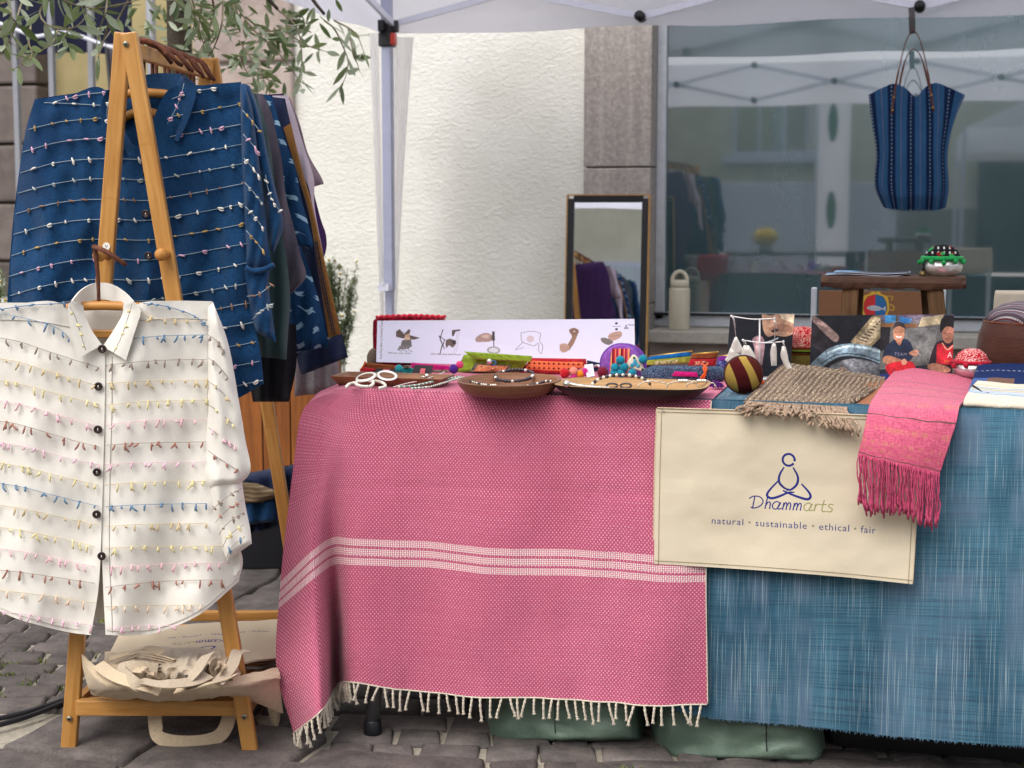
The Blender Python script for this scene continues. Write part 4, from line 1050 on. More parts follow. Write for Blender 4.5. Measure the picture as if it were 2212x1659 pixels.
LP = [[(-70, 655), (30, 656), (120, 652), (168, 692), (226, 752)], [(-85, 770), (10, 780), (95, 785), (160, 795), (227, 806)], [(-95, 920), (0, 925), (90, 930), (160, 932), (225, 932)],
      [(-95, 1100), (0, 1108), (90, 1112), (160, 1114), (220, 1114)], [(-100, 1215), (0, 1240), (80, 1255), (150, 1262), (213, 1265)], [(-80, 1280), (20, 1330), (90, 1352), (150, 1366), (196, 1372)]]
sheet(RP, 44, 90, wsurf).build('front_panel', M_white_c, shirt_w, solid=.0014)
sheet(LP, 50, 90, lambda a, b: W(a, b, dw + wfold(a, b) - .004 * max(0, min(1, (a - 150) / 60)))).build('front_panel', M_white_c, shirt_w, solid=.0014)
BK = [[(-70, 654), (60, 654), (160, 656), (218, 660), (290, 656), (380, 650), (458, 651)], [(-90, 900), (30, 900), (130, 900), (215, 900), (300, 900), (380, 900), (452, 900)], [(-98, 1190), (30, 1230), (120, 1250), (215, 1256), (310, 1250), (400, 1230), (515, 1190)], [(-85, 1270), (30, 1310), (120, 1330), (210, 1338), (310, 1330), (410, 1306), (512, 1240)]]
sheet(BK, 40, 40, lambda a, b: W(a, b, dw + .055 + .35 * wfold(a, b) - .03 * (abs(a - 200) / 270) ** 3)).build('back', M_white_c, shirt_w, solid=.0014)
for L_, R_, dd, th, nm in ((((448, 668), (449, 760), (448, 880), (446, 960), (444, 1020), (452, 1052)), ((460, 652), (493, 742), (515, 860), (530, 950), (541, 1016), (514, 1050)), dw - .002, .024, 'sleeve'),
                           (((452, 1020), (456, 1110), (472, 1160), (490, 1212)), ((520, 1020), (530, 1090), (540, 1140), (544, 1174)), dw + .004, .018, 'cuff')):
    mb = MB(); lens_slab(mb, L_, R_, dd, th, 16, 40, lambda a, b: .010 * ns(a * .035, b * .012, 7) + .004 * math.sin(a * .12 - b * .03)); mb.build(nm, M_white_c, shirt_w)
mb = MB(); F = []
for t in range(9):
    f = t / 8; F.append([W(a, b + f * 4, dw - .005 + dd) for a, b, dd in ((218 + 4 * math.sin(f * 3), 752 + f * 612, -.018 * 0), (229 - 2 * f, 752 + f * 612, 0))])
mb = MB(); g = [[(226, 760), (240, 762)], [(226, 900), (240, 900)], [(222, 1050), (236, 1050)], [(219, 1180), (233, 1180)]]
tuft = None
flap(shirt_w, [[(157, 649), (146, 664), (155, 720), (168, 774)], [(178, 660), (182, 680), (196, 712), (220, 746)]], dw - .042, M_white_c, th=.002, bow=.006)
flap(shirt_w, [[(288, 652), (304, 671), (290, 720), (272, 778)], [(266, 660), (264, 680), (246, 712), (222, 748)]], dw - .042, M_white_c, th=.002, bow=.006)
mb = MB(); top_ = cr([(157, 649, 0), (176, 627, .03), (204, 612, .06), (237, 613, .06), (266, 630, .03), (286, 650, 0)], 20)
F = [[W(a, b + t * (36 if 0 < i < 19 else 8), dw - .042 + c * 1.6) for i, (a, b, c) in enumerate(top_)] for t in (0, .35, .7, 1)]
mb.grid(F, uvgrid(F)); mb.build('collar_stand', M_white_c, shirt_w, solid=.003)
mb = MB(); F = [[W(a + t * (217 - a) * .06, b + t * 10, dw - .040 + c * 1.6 - .012 * t) for i, (a, b, c) in enumerate(top_)] for t in (-.1, .4, 1)]
for a, b in ((222, 753), (214, 834), (213, 927), (211, 1019), (210, 1110), (221, 1200)): button(a, b, lambda x, y: W(x, y, dw + wfold(x, y) - .006), shirt_w)
M_seam = plain('off white seam', '#bdb8b0', .9, .1, var=.05)
for pts in ([(300, 692), (380, 688), (455, 690)], [(150, 706), (80, 694), (-20, 690)], [(242, 770), (241, 900), (237, 1050), (236, 1200), (243, 1366)], [(449, 700), (449, 850), (447, 1000)], [(232, 1362), (285, 1364), (345, 1356), (430, 1319), (512, 1250)], [(-60, 1285), (20, 1321), (90, 1343), (150, 1357), (194, 1363)]):
    mb = MB(); mb.tube([W(a, b, dw + wfold(a, b) - .0012) for a, b in cr(pts, 30)], .0008, 4); mb.build('seam', M_seam, shirt_w)
ROWS_R = [(731, 723, 'blue'), (789, 776, 'dull'), (828, 821, 'tan'), (875, 864, 'yellow'), (916, 906, 'pink'), (961, 954, 'rust'), (1003, 997, 'rose'), (1047, 1039, 'yellow'), (1094, 1087, 'blue'), (1136, 1130, 'tan'), (1183, 1179, 'yellow'), (1226, 1216, 'pink'), (1268, 1252, 'rust'), (1310, 1306, 'peach'), (1357, 1350, 'rose')]
ROWS_L = [(676, 731, 'blue'), (728, 793, 'dull'), (773, 833, 'tan'), (821, 873, 'yellow'), (864, 920, 'pink'), (908, 965, 'rust'), (955, 1003, 'rose'), (999, 1047, 'yellow'), (1043, 1092, 'blue'), (1090, 1133, 'tan'), (1138, 1178, 'yellow'), (1184, 1222, 'pink'), (1231, 1258, 'rust'), (1275, 1300, 'peach'), (1320, 1350, 'rose')]
wt = lambda a, b: W(a, b, dw + wfold(a, b) - .003)
thin = {'blue': Y['blue'], 'dull': Y['dull'], 'rust': Y['dull'], 'pink': Y['pink'], 'rose': Y['rose']}
for b0, b1, key in ROWS_R:
    a0 = 228 if b0 > 760 else 288; a1 = 447 if b0 < 1150 else (497 if b0 < 1240 else (505 - (b0 - 1240) * .9))
    if b0 > 1340: a1 = 392
    tuft_line('thread', shirt_w, [(a0, b0), (a0 + (a1 - a0) * .33, b0 + (b1 - b0) * .6), (a0 + (a1 - a0) * .66, b1 + 1), (a1, b1)], wt, key, hang=13, step=25, base=thin.get(key, Y['tan']), r=.0006)
for b0, b1, key in ROWS_L:
    a1 = 152 if b1 < 760 else (216 if b1 < 1150 else 206); 
    tuft_line('thread', shirt_w, [(-40, b0 - 4), (40, b0 + (b1 - b0) * .14), (120, b0 + (b1 - b0) * .55), (a1, b1)], lambda a, b: wt(a, b) - _h * (.004 if a > 150 else 0), key, hang=13, step=27, base=thin.get(key, Y['tan']), r=.0006)
tuft_line('thread', shirt_w, [(-20, 672), (30, 664), (80, 658), (150, 655)], wt, 'blue', step=32, base=Y['blue']); tuft_line('thread', shirt_w, [(310, 655), (360, 662), (420, 682), (456, 712)], wt, 'blue', step=28, base=Y['blue'])
tuft_line('thread', shirt_w, [(304, 672), (340, 688), (440, 694)], wt, 'tan', hang=8, step=34, base=Y['peach'], r=.0007)
cs_ = lambda a, b: W(a, b, dw - .056)
tuft_line('thread', shirt_w, [(152, 662), (166, 690), (178, 730), (186, 756)], cs_, 'yellow', hang=6, step=24, base=Y['dull'], r=.0007); tuft_line('thread', shirt_w, [(286, 656), (276, 690), (262, 730), (246, 762)], cs_, 'yellow', hang=6, step=24, base=Y['dull'], r=.0007)
sl = lambda a, b: W(a, b, dw - .024)
for k, key in enumerate(['dull', 'dull', 'tan', 'yellow', 'pink', 'rust']):
    b0 = 715 + 50 * k; tuft_line('thread', shirt_w, [(450, b0 + 8), (470, b0 + 22), (488 + 5 * k, b0 + 50)], sl, key, hang=8, step=22, base=Y['dull'], r=.0006)
for k, key in enumerate(['dull', 'rust', 'dull', 'yellow', 'blue']):
    b0 = 1062 + 26 * k; tuft_line('thread', shirt_w, [(458 + 8 * k, b0 + 40), (484 + 4 * k, b0 + 16), (522 + 2 * k, b0 - 8)], sl, key, step=20, base=Y['dull'], r=.0006)
hanger('wooden hanger with brown twig hook hung on the left peg of the rack', [(204, 528), (211, 590), (214, 662)], [(203, 534, 0), (222, 540, -.03), (246, 554, -.035), (272, 572, -.02)], [(20, 676), (120, 666), (214, 660), (310, 663), (430, 664)], dw + .012)
mb = MB(); mb.bar(W(150, 721, dw + .03), W(280, 721, dw + .03), .012, .017); 
tag(mb.build('trouser_bar', M_bamboo, None, smooth=False, bevel=.003), 'lower wooden bar of the hanger seen inside the white collar', 'hanger')

# ------------------------------------------------------------------ tote bags on the rack's shelf, things behind it
M_canv = cloth('natural cotton canvas', '#c6b295', None, .08, (150, 150), .0008, wr=.007, wsc=10)
M_canv_d = cloth('grey beige canvas', '#b3a48e', None, .08, (150, 150), .0008, wr=.007, wsc=10)
def logo(p, c, s_, flip=1, col=(42, 46, 120), w=.006):
    """seated figure of a few brush strokes"""
    q = lambda *pts: [(c[0] + x * s_ * flip, c[1] + y * s_ * flip * p.w / p.h) for x, y in pts]
    t = np.linspace(.6, 6.5, 20); p.line(q(*[(.034 * math.cos(a), -.215 + .034 * math.sin(a)) for a in t]), w * s_, col)
    p.line(q((-.026, -.172), (-.05, -.125), (-.052, -.08), (-.02, -.045), (.012, -.036)), w * s_ * 1.1, col, taper=True)
    p.line(q((.026, -.172), (.052, -.12), (.05, -.075), (.02, -.04), (-.01, -.034)), w * s_ * 1.1, col, taper=True)
    p.line(q((-.06, -.085), (-.105, -.03), (-.12, .005), (-.095, .022), (-.05, .008), (.0, -.018), (.035, -.022)), w * s_ * 1.2, col, taper=True)
    p.line(q((.075, -.075), (.115, -.03), (.128, .0), (.11, .018), (.06, .006), (.01, -.012), (-.03, -.03)), w * s_ * 1.2, col, taper=True)
def script(p, x, y, s_, flip=1, c1=(42, 46, 120), c2=(142, 142, 92), w=.0052):
    """the maker's name in handwriting"""
    G_ = {'D': [[(.15, 0), (.06, .62)], [(-.12, .12), (.1, -.02), (.42, .02), (.56, .26), (.38, .52), (.08, .62), (-.02, .56)]], 'h': [[(.1, 0), (0, .62)], [(.02, .46), (.14, .26), (.24, .3), (.22, .62)]],
          'a': [[(.36, .28), (.2, .2), (.02, .36), (.04, .56), (.2, .6), (.34, .4), (.4, .24)], [(.36, .3), (.28, .5), (.32, .6), (.46, .54)]], 'm': [[(.06, .24), (0, .62)], [(.02, .46), (.14, .24), (.2, .32), (.16, .62)], [(.18, .44), (.3, .24), (.38, .32), (.34, .62)]],
          'r': [[(.06, .24), (0, .62)], [(.02, .46), (.12, .26), (.26, .26)]], 't': [[(.16, .02), (.06, .5), (.12, .62), (.24, .58)], [(-.02, .26), (.28, .24)]], 's': [[(.3, .24), (.12, .22), (.08, .36), (.24, .44), (.2, .6), (-.02, .6)]]}
    wd = dict(D=.66, h=.34, a=.5, m=.5, r=.3, t=.3, s=.36); X_ = 0
    for i, ch in enumerate('Dhammarts'):
        for st_ in G_[ch]: p.line([(x + (X_ + a) * s_ * flip, y + b * s_ * flip * p.w / p.h) for a, b in st_], w, c1 if i < 5 else c2, n=14)
        X_ += wd[ch]
def tagline(p, x, y, size, rot=0, c1=(52, 56, 118), c2=(140, 135, 110), width=None):
    parts = ['natural', '\u2022', 'sustainable', '\u2022', 'ethical', '\u2022', 'fair']; X_ = 0.0; sp = 1.13
    ws = []
    for t in parts:
        tr = text_tris(t, 'LEFT', sp); ws.append(max(q[:, 0].max() for q in tr))
    for t, w_ in zip(parts, ws):
        p.text(t, x + X_ * math.cos(rot), y + X_ * math.sin(rot) * p.w / p.h, size, c2 if t == '\u2022' else c1, 'LEFT', rot, sp); X_ += (w_ + .42) * size
pic = Pic(900, 620, (203, 187, 160)); pic.a *= (1 + .05 * (np.random.RandomState(5).rand(620, 900, 1) - .5))
tagline(pic, .93, .28, .036, math.pi); script(pic, .74, .50, .088, -1); logo(pic, (.50, .62), 1.05, -1, w=.009)
M_tote_print = imgmat('printed canvas', pic.image('tote_print_upside_down'), .9, .1, .004)
def gnet(ctrl, nu, nv, wob=.004, fr=14):
    g = net(ctrl, nu, nv); return [[G(p[0], p[1], p[2]) + V((0, 0, wob * ns(p[0] * fr * .002, p[1] * fr * .004, 3))) for p in r] for r in g]
def ribbon(mb, pts, w, up, n=18, sharp=False):
    c = [V(p) for p in lp([tuple(p) for p in pts], n)] if sharp else path(pts, n); F = [[], []]
    for i, p in enumerate(c):
        t = (c[min(i + 1, n - 1)] - c[max(0, i - 1)]).normalized(); s_ = t.cross(V(up)).normalized() * w / 2; F[0].append(p + s_); F[1].append(p - s_)
    mb.grid(F, uvgrid(F)); return mb
tt = thing('tote_bag', 'cream canvas tote with upside down blue logo lying on the rack shelf', 'tote bag', G(400, 1440, .1))
F = gnet([[(258, 1368, .13), (330, 1356, .14), (420, 1348, .14), (520, 1342, .13), (606, 1338, .12)], [(236, 1412, .16), (320, 1402, .17), (410, 1392, .17), (520, 1384, .16), (606, 1378, .14)], [(210, 1462, .19), (300, 1450, .2), (400, 1440, .2), (510, 1432, .18), (604, 1420, .15)]], 30, 16)
mb = MB(); mb.grid(F); mb.build('bag_body', M_tote_print, tt, solid=.004)
for k in range(5):
    mb = MB(); ribbon(mb, [G(486 + 4 * k, 1396 + 8 * k, .17 - .012 * k), G(520, 1404 + 9 * k, .165 - .012 * k), G(560, 1420 + 7 * k, .15 - .012 * k), G(602, 1396 + 9 * k, .13 - .01 * k)], .012, (0, .3, 1), 24); mb.build('bag_edge', M_canv_d, tt, solid=.002)
tl = thing('tote_bag', 'crumpled beige canvas tote with loose straps at front of rack shelf', 'tote bag', G(360, 1500, .1))
F = gnet([[(176, 1412, .22), (240, 1462, .2), (330, 1474, .2), (420, 1466, .2), (500, 1462, .19), (600, 1442, .16)], [(180, 1448, .19), (235, 1482, .19), (330, 1492, .18), (420, 1488, .18), (500, 1484, .18), (606, 1462, .15)], [(192, 1490, .15), (240, 1500, .15), (330, 1507, .15), (420, 1504, .15), (500, 1498, .15), (604, 1478, .13)], [(196, 1500, .12), (240, 1508, .12), (330, 1514, .12), (420, 1512, .12), (505, 1506, .12), (612, 1540, .06)]], 50, 20, .006, 30)
mb = MB(); mb.grid(F, uvgrid(F)); mb.build('bag_body', M_canv, tl, solid=.004)
for (a0, b0, a1, b1, ph, m_) in ((226, 1408, 372, 1484, 1, M_canv), (330, 1396, 480, 1486, 5, M_canv_d), (430, 1402, 520, 1480, 9, M_canv)):
    F = []
    for jj in range(26):
        F.append([G(a0 + (a1 - a0) * ii / 39 + 6 * ns(ii * .3, jj * .3, ph), b0 + (b1 - b0) * jj / 25 + 4 * ns(ii * .2, jj * .2, ph + 3), .168 + .05 * math.sin(3.14 * ii / 39) * math.sin(3.14 * jj / 25) ** .7 + .015 * (1 - 2.0 * abs(ns(ii * .16 + jj * .10, jj * .12 - ii * .05, ph))) * math.sin(3.14 * jj / 25)) for ii in range(40)])
    mb = MB(); mb.grid(F, uvgrid(F)); mb.build('crumpled_canvas', m_, tl, solid=.002)
STR = [([(212, 1436, .215), (250, 1462, .222), (300, 1480, .214), (345, 1496, .20)], .026, M_canv), ([(330, 1500, .192), (292, 1476, .22), (262, 1448, .224), (290, 1440, .226), (340, 1446, .222)], .024, M_canv_d), ([(300, 1470, .222), (350, 1478, .226), (410, 1474, .224), (450, 1458, .22)], .028, M_canv_d),
       ([(395, 1486, .206), (424, 1452, .232), (446, 1418, .236), (466, 1408, .232)], .03, M_canv_d), ([(466, 1408, .232), (484, 1428, .226), (470, 1452, .222), (440, 1476, .21)], .028, M_canv), ([(356, 1466, .222), (372, 1420, .24), (404, 1424, .238), (398, 1452, .228)], .03, M_canv_d), ([(236, 1424, .214), (280, 1410, .222), (318, 1402, .224), (352, 1412, .222)], .02, M_canv), ([(470, 1476, .21), (500, 1440, .222), (512, 1410, .224), (530, 1404, .22)], .024, M_canv_d), ([(380, 1492, .2), (430, 1480, .212), (480, 1470, .212), (506, 1458, .206)], .024, M_canv)]
for pts, w, m_ in STR[:4] + STR[6:]:
    mb = MB(); ribbon(mb, [G(a, b, z_ + rnd.uniform(-.004, .004)) for a, b, z_ in pts], w, rnd.choice([(.1, -.6, .8), (.3, -.2, 1), (-.3, -.3, .9), (0, -.9, .4)]), 22); mb.build('strap', m_, tl, solid=.0018)
for k in range(4):
    mb = MB(); ribbon(mb, [G(268 + 3 * k, 1418 + 6 * k, .215 - .006 * k), G(300, 1406 + 7 * k, .224 - .006 * k), G(340, 1414 + 6 * k, .222 - .006 * k), G(378, 1426 + 4 * k, .216 - .006 * k)], .011, (0, .3, 1), 24); mb.build('bag_edge', M_canv, tl, solid=.0018)
mb = MB(); ribbon(mb, [W(333, 1520, 3.10), W(336, 1570, 3.08), W(345, 1594, 3.06), W(390, 1604, 3.05), W(450, 1600, 3.06), W(484, 1578, 3.08), (W(502, 1520, 3.11))], .03, _h, 30); mb.build('strap', M_canv, tl, solid=.0025)
mb = MB(); lens_slab(mb, [(575, 1480), (578, 1530), (590, 1580)], [(610, 1470), (606, 1540), (600, 1582)], 3.2, .01, 8, 12); mb.build('hanging_corner', M_canv, tl)
M_stripe_b = None
def striped(name, c1, c2, per, ax=0, duty=.3):
    m = Mat(name, .92, .12); xyz = m.xy('Object'); w = m.noise(m.obj(), 14, 2) * .02
    m.color(m.mix((((xyz[ax] + w) / per).fr() - .5).ab().lt(duty / 2), c1, c2)); m.bump(m.noise(m.obj(), 12, 3), .006); return m.m
garment('navy_cloth_bundle', 'heap of dark navy cloth on a crate behind the white shirt cuff', [(490, 1030), (480, 1090), (500, 1150), (520, 1160)], [(640, 1002), (650, 1060), (640, 1110), (610, 1140)], 4.35, M_indigo_d if 'M_indigo_d' in globals() else M_navy_c, .07, 'cloth', ph=3, fa=.05)
garment('striped_cushion', 'flat brown striped cushion on the navy cloth heap', [(500, 1040), (505, 1070), (520, 1088)], [(556, 1044), (602, 1066), (570, 1086)], 4.24, striped('brown stripes', '#6b5a45', '#8f7f68', .012, 2), .035, 'cushion', ph=5, fa=.006)
garment('blue_cloth', 'crumpled mid blue cloth below the striped cushion', [(505, 1085), (512, 1110), (524, 1135)], [(610, 1076), (630, 1092), (618, 1124)], 4.27, M_indigo, .04, 'cloth', ph=6, fa=.02)
cr_ = thing('black_crate', 'black crate on the paving under the navy cloth heap', 'crate', G(570, 1236, 0)); c = G(575, 1236, 0) + _h * .18
mb = MB()
for s1 in (-1, 1):
    mb.box(c + _r * (.13 * s1) + V((0, 0, .12)), (.012, .34, .22), YAW); mb.box(c + _h * (.165 * s1) + V((0, 0, .12)), (.248, .012, .22), YAW)
mb.build('wall', M_black_pl, cr_, smooth=False, bevel=.003); mb = MB(); mb.box(c + V((0, 0, .018)), (.26, .34, .02), YAW); mb.build('floor_panel', M_black_pl, cr_, smooth=False)
mb = MB()
for o_ in (0, 14): mb.tube(path([G(-120, 1576 + o_, .008), G(-20, 1556 + o_, .008), G(60, 1538 + o_ * .7, .009), G(138, 1512 + o_ * .4, .008), G(230, 1480, .008), G(300, 1440, .008)], 30), .0065, 8)
tag(mb.build('cable', M_black_pl), 'black power cable running over the setts at lower left', 'cable')
# ================================================================== the sales table and its cloths
YT = 3.025; ZT = .75
GT = lambda a, b: G(a, b, ZT + .003)
M_tabletop = plain('white plastic table top', '#c9c7c0', .5, .3, var=.04); M_legm = plain('grey steel tube', '#77787c', .35, .5, .7)
tx0, tx1, ty0, ty1 = G(682, 853, ZT).x, .95, YT + .004, YT + .70
table = thing('folding_table', 'long folding table hidden under pink and blue cloths', 'table', ((tx0 + tx1) / 2, (ty0 + ty1) / 2, 0))
mb = MB(); mb.box(((tx0 + tx1) / 2, (ty0 + ty1) / 2, ZT - .022), (tx1 - tx0 - .01, ty1 - ty0 - .01, .036)); mb.build('tabletop', M_tabletop, table, smooth=False, bevel=.006)
for x, y in ((P(803, 1560, 2.95).x, 2.955), (tx1 - .1, 2.98), (P(803, 1560, 2.96).x, ty1 - .06), (tx1 - .1, ty1 - .06)):
    xt = x + (.02 if x < 0 else -.02); yt_ = ty0 + .07 if y < 3.1 else y
    mb = MB(); mb.tube([V((xt, yt_, ZT - .03)), V((x, y, .03))], .0155, 14); lg = mb.build('leg', M_legm, table)
    mb = MB(); mb.lathe([(.020, 0), (.0205, .008), (.019, .032), (.017, .035)], (x, y, 0), 14); mb.build('rubber_foot', M_black_pl, lg)

# ---- pink diamond weave
def pinkm():
    m = Mat('pink diamond weave', .92, .12); x, y, _ = m.xy()
    wob = (m.noise(m.uv((18, 18, 1)), 1, 2) - .5) * .0012
    p, q = .0078, .0094
    a = ((x + wob) / p + (y + wob) / q).fr(); b = ((x + wob) / p - (y - wob) / q).fr()
    da, db_ = (a - .5).ab(), (b - .5).ab()
    edge = da.mx(db_).ss(.33, .46)              # dark lattice
    dot = da.mx(db_).ss(.27, .10)               # pale centre
    n = m.noise(m.uv((70, 500, 1)), 1, 3); big = m.noise(m.obj((1, 1, .4)), 3.5, 4)
    base = m.mix((n * .6 + big * .5).ss(.35, .75), '#b65470', '#ca6e8b')
    k = m.mix(edge * .75, base, '#993c58'); k = m.mix(dot * (m.noise(m.uv((3, 210, 1)), 1, 2).ss(.3, .7) * .45 + .35), k, '#eeb8c6')
    band = None
    for c in (-.337, -.3575, -.378):
        t = (y - c).ab().lt(.0072); band = t if band is None else band + t
    cx_ = (x / .0046).fr().lt(.62); cy_ = (y / .0042).fr().lt(.7)
    k = m.mix(band, k, m.mix(cx_ * cy_, '#c26c88', '#e6dcd3')); m.color(k)
    m.b.inputs['Sheen Weight'].default_value = .15
    m.bump(dot * .5 + n * .3 - edge * .3, .0012); return m.m
M_pink = pinkm()
M_cream_y = plain('cream cotton cord', '#cfc5b4', .9, .1, var=.1)
pk = thing('pink_tablecloth', 'pink diamond woven cloth with cream stripes and knotted fringe over table front', 'tablecloth', ((tx0 - .65) / 1, YT - .05, .06))
cols = [673, 700, 730, 768, 900, 1100, 1300, 1536]
Rw = [[(a, b, 2.99, 0) for a, b in zip([656, 694, 729, 767, 899, 1100, 1300, 1533], [884, 894, 910, 918, 930, 935, 937, 940])],
      [(634, 1008, 2.965, 0), (686, 1006, 2.962, 0), (727, 1002, 2.968, 0), (766, 1001, 2.972, 0), (898, 1004, 2.98, 0), (1100, 1008, 2.98, 0), (1300, 1012, 2.98, 0), (1530, 1015, 2.985, 0)],
      [(606, 1257, 2.92, 0), (672, 1192, 2.895, 0), (722, 1160, 2.975, 0), (766, 1162, 2.945, 0), (897, 1171, 2.955, 0), (1100, 1184, 2.96, 0), (1300, 1193, 2.96, 0), (1524, 1203, 2.965, 0)],
      [(597, 1440, 2.88, 0), (686, 1402, 2.83, 0), (729, 1366, 3.04, 0), (764, 1360, 2.92, 0), (897, 1366, 2.94, 0), (1100, 1378, 2.945, 0), (1300, 1384, 2.945, 0), (1525, 1391, 2.955, 0)],
      [(634, 1583, 2.84, 0), (694, 1534, 2.76, 0), (730, 1478, 3.09, 0), (763, 1470, 2.91, 0), (898, 1494, 2.93, 0), (1100, 1505, 2.935, 0), (1300, 1515, 2.94, 0), (1527, 1522, 2.95, 0)]]
edge_ = [G(a, 853 + (a - 690) * .0145, ZT + .004) for a in cols]
edge_ = [V((p.x, YT - .002, ZT + .004)) for p in edge_]
def toworld(r): return [P(a, b, y) for a, b, y, _ in r]
ctrl = [[V((p.x, y, ZT + .004)) for p in edge_] for y in (YT + .62, YT + .3, YT + .03)] + [[V((p.x, YT - .012, ZT - .003)) for p in edge_]] + [toworld(r) for r in Rw]
vv = [.62, .3, .03, -.012, -.085, -.165, -.33, -.525, -.655]
NU, NV = 110, 130
g = net([[tuple(p) + (v,) for p in r] for r, v in zip(ctrl, vv)], NU, NV)
_w = [P(a, b, y) for a, b, y, _ in Rw[2]]; _c = [0.0]
for _i in range(1, 8): _c.append(_c[-1] + (_w[_i] - _w[_i - 1]).length)
uxs = cr([(c_,) for c_ in _c], NU)[:, 0]
F = []
for j in range(NV):
    row = []
    for i in range(NU):
        x, y, z_, v = g[j][i]; k = max(0, min(1, (-v) / .3)); u_ = uxs[i]
        y += (.010 * k * math.sin(u_ * 19 + 1.3 * ns(u_ * 4, v * 2, 1)) + .007 * k * ns(u_ * 9, v * 3.5, 3) + .004 * k * ns(u_ * 22, v * 9, 6)) * (1 if u_ > .12 else .4); y -= k * (.004 * math.exp(-((u_ - .36) / .007) ** 2) + .003 * math.exp(-((u_ - .62) / .006) ** 2) - .003 * math.exp(-((v + .215 + .01 * ns(u_ * 3, 0, 0)) / .006) ** 2)); row.append(V((x, y, z_)))
    F.append(row)
uvp = [[(uxs[i], g[j][i][3]) for i in range(NU)] for j in range(NV)]
mb = MB(); mb.grid(F, uvp)
pk.location = V((F[-1][NU // 2].x, YT - .05, 0))
js = [j for j in range(NV) if g[j][0][3] <= .0]
side = [[F[j][0] + (V((-.03 - .05 * (k / 4) * 0, .5 * k / 4, .38 * (k / 4) * max(0, -g[j][0][3]) )) if k else V((0, 0, 0))) for k in range(5)][::-1] for j in js]
mb.grid(side, [[(-.1 * (4 - k), g[j][0][3]) for k in range(5)] for j in js])
mb.build('cloth', M_pink, pk, solid=.0018)
mb = MB(); mb.tube([p + V((0, -.003, -.001)) for p in F[-1]], .0018, 5); mb.tube([F[j][-1] + V((.001, -.002, 0)) for j in range(44, NV)], .0013, 5); mb.build('hem', M_cream_y, pk)
def tasselmesh(L, bend, ph):
    m = MB(); c = path([V((0, 0, 0)), V((bend * .4, -.002, -L * .4)), V((bend, 0, -L * .8))], 12)
    for q in (0, 1):
        m.tube([p + V((.0014 * math.cos(i * 1.1 + q * 3.14 + ph), .0014 * math.sin(i * 1.1 + q * 3.14 + ph), 0)) for i, p in enumerate(c)], .0017, 5)
    m.ball(c[-1], (.0031, .0031, .0032), 8, 6)
    for q in range(5):
        an = q * 1.26; m.tube([c[-1], c[-1] + V((.002 * math.cos(an), .002 * math.sin(an), -.005)), c[-1] + V((.0042 * math.cos(an), .0042 * math.sin(an), -L * .17))], [.0016, .0015, .0008], 4)
    return m.mesh('tassel', M_cream_y)
tms = [tasselmesh(.046, .003, 0), tasselmesh(.042, -.004, 1), tasselmesh(.050, .006, 2), tasselmesh(.044, 0, 3), tasselmesh(.048, -.007, 4)]
L = 0; nxt = .006
for i in range(1, NU):
    seg = (F[-1][i] - F[-1][i - 1]).length
    while L + seg > nxt:
        t = (nxt - L) / seg; place('tassel', rnd.choice(tms), pk, F[-1][i - 1].lerp(F[-1][i], t) + V((0, -.002, -.001)), Matrix.Rotation(rnd.gauss(0, .12), 3, 'Y').to_quaternion(), (1, 1, rnd.uniform(.85, 1.1)))
        nxt += rnd.gauss(.0195, .003)
    L += seg

# ---- blue streaked cotton
def bluem():
    m = Mat('blue streaked cotton', .92, .12); x, y, _ = m.xy()
    st = m.noise(m.uv((640, 4.5, 1)), 1, 1, .5); st2 = m.noise(m.uv((800, 9, 1)), 1, 1, .5); pt = m.noise(m.uv((13, .7, 1)), 1, 2, .5).ss(.42, .62) * m.noise(m.uv((.9, 9, 1)), 1, 2, .5).ss(.38, .62); hz = m.noise(m.uv((5, 330, 1)), 1, 2); big = m.noise(m.uv((4.5, 1.6, 1)), 1, 3); cl = m.noise(m.uv((22, 1.2, 1)), 1, 2)
    base = m.mix(big.ss(.36, .66), '#2b4f63', '#497388'); base = m.mix(hz.ss(.45, .65) * .5, base, '#142d3f'); base = m.mix(pt * .6, base, '#61748a')
    k = m.mix(st.ss(.62, .71) * .6, base, '#aebfc4'); k = m.mix(st2.ss(.58, .72) * .4, k, '#8aa3b0'); m.color(k)
    m.b.inputs['Sheen Weight'].default_value = .12
    m.bump(hz * .5 + st * .5, .001); return m.m
M_blue = bluem()
bl = thing('blue_tablecloth', 'faded blue streaked cotton cloth hanging over the right of the table', 'tablecloth', (.1, YT - .03, .03))
cb = [1380, 1530, 1700, 1900, 2080, 2300, 2520]
xe = [P(a, 880, YT).x for a in cb]
RB = [[(a, 1000, 3.0) for a in cb], [(a, 1250, 2.985) for a in cb], [(a, b, 2.975) for a, b in zip(cb, (1516, 1549, 1562, 1591, 1602, 1616, 1626))]]
ctrl = [[(x, y, ZT, v) for x in xe] for y, v in ((YT + .62, .62), (YT + .3, .3), (YT + .04, .04))] + [[(x, YT + .002, ZT - .004, 0) for x in xe]] + [[tuple(P(*p)) + (v,) for p in r] for r, v in zip(RB, (-.12, -.36, -.66))]
g = net(ctrl, 90, 100); F = []; U0 = xe[0]
for j in range(100):
    row = []
    for i in range(90):
        x, y, z_, v = g[j][i]; k = max(0, min(1, -v / .3)); y += .008 * k * math.sin(x * 13 + 2) + .006 * k * ns(x * 7, v * 3, 12) + .003 * ns(x * 20, v * 12, 2) * k
        if j == 99: z_ += .0025 * ns(x * 130, 0, 0) + .0015 * ns(x * 400, 3, 0)
        row.append(V((x, y, z_)))
    F.append(row)
mb = MB(); mb.grid(F, [[(g[j][i][0], g[j][i][3]) for i in range(90)] for j in range(100)]); mb.build('cloth', M_blue, bl, solid=.0016)
mb = MB()
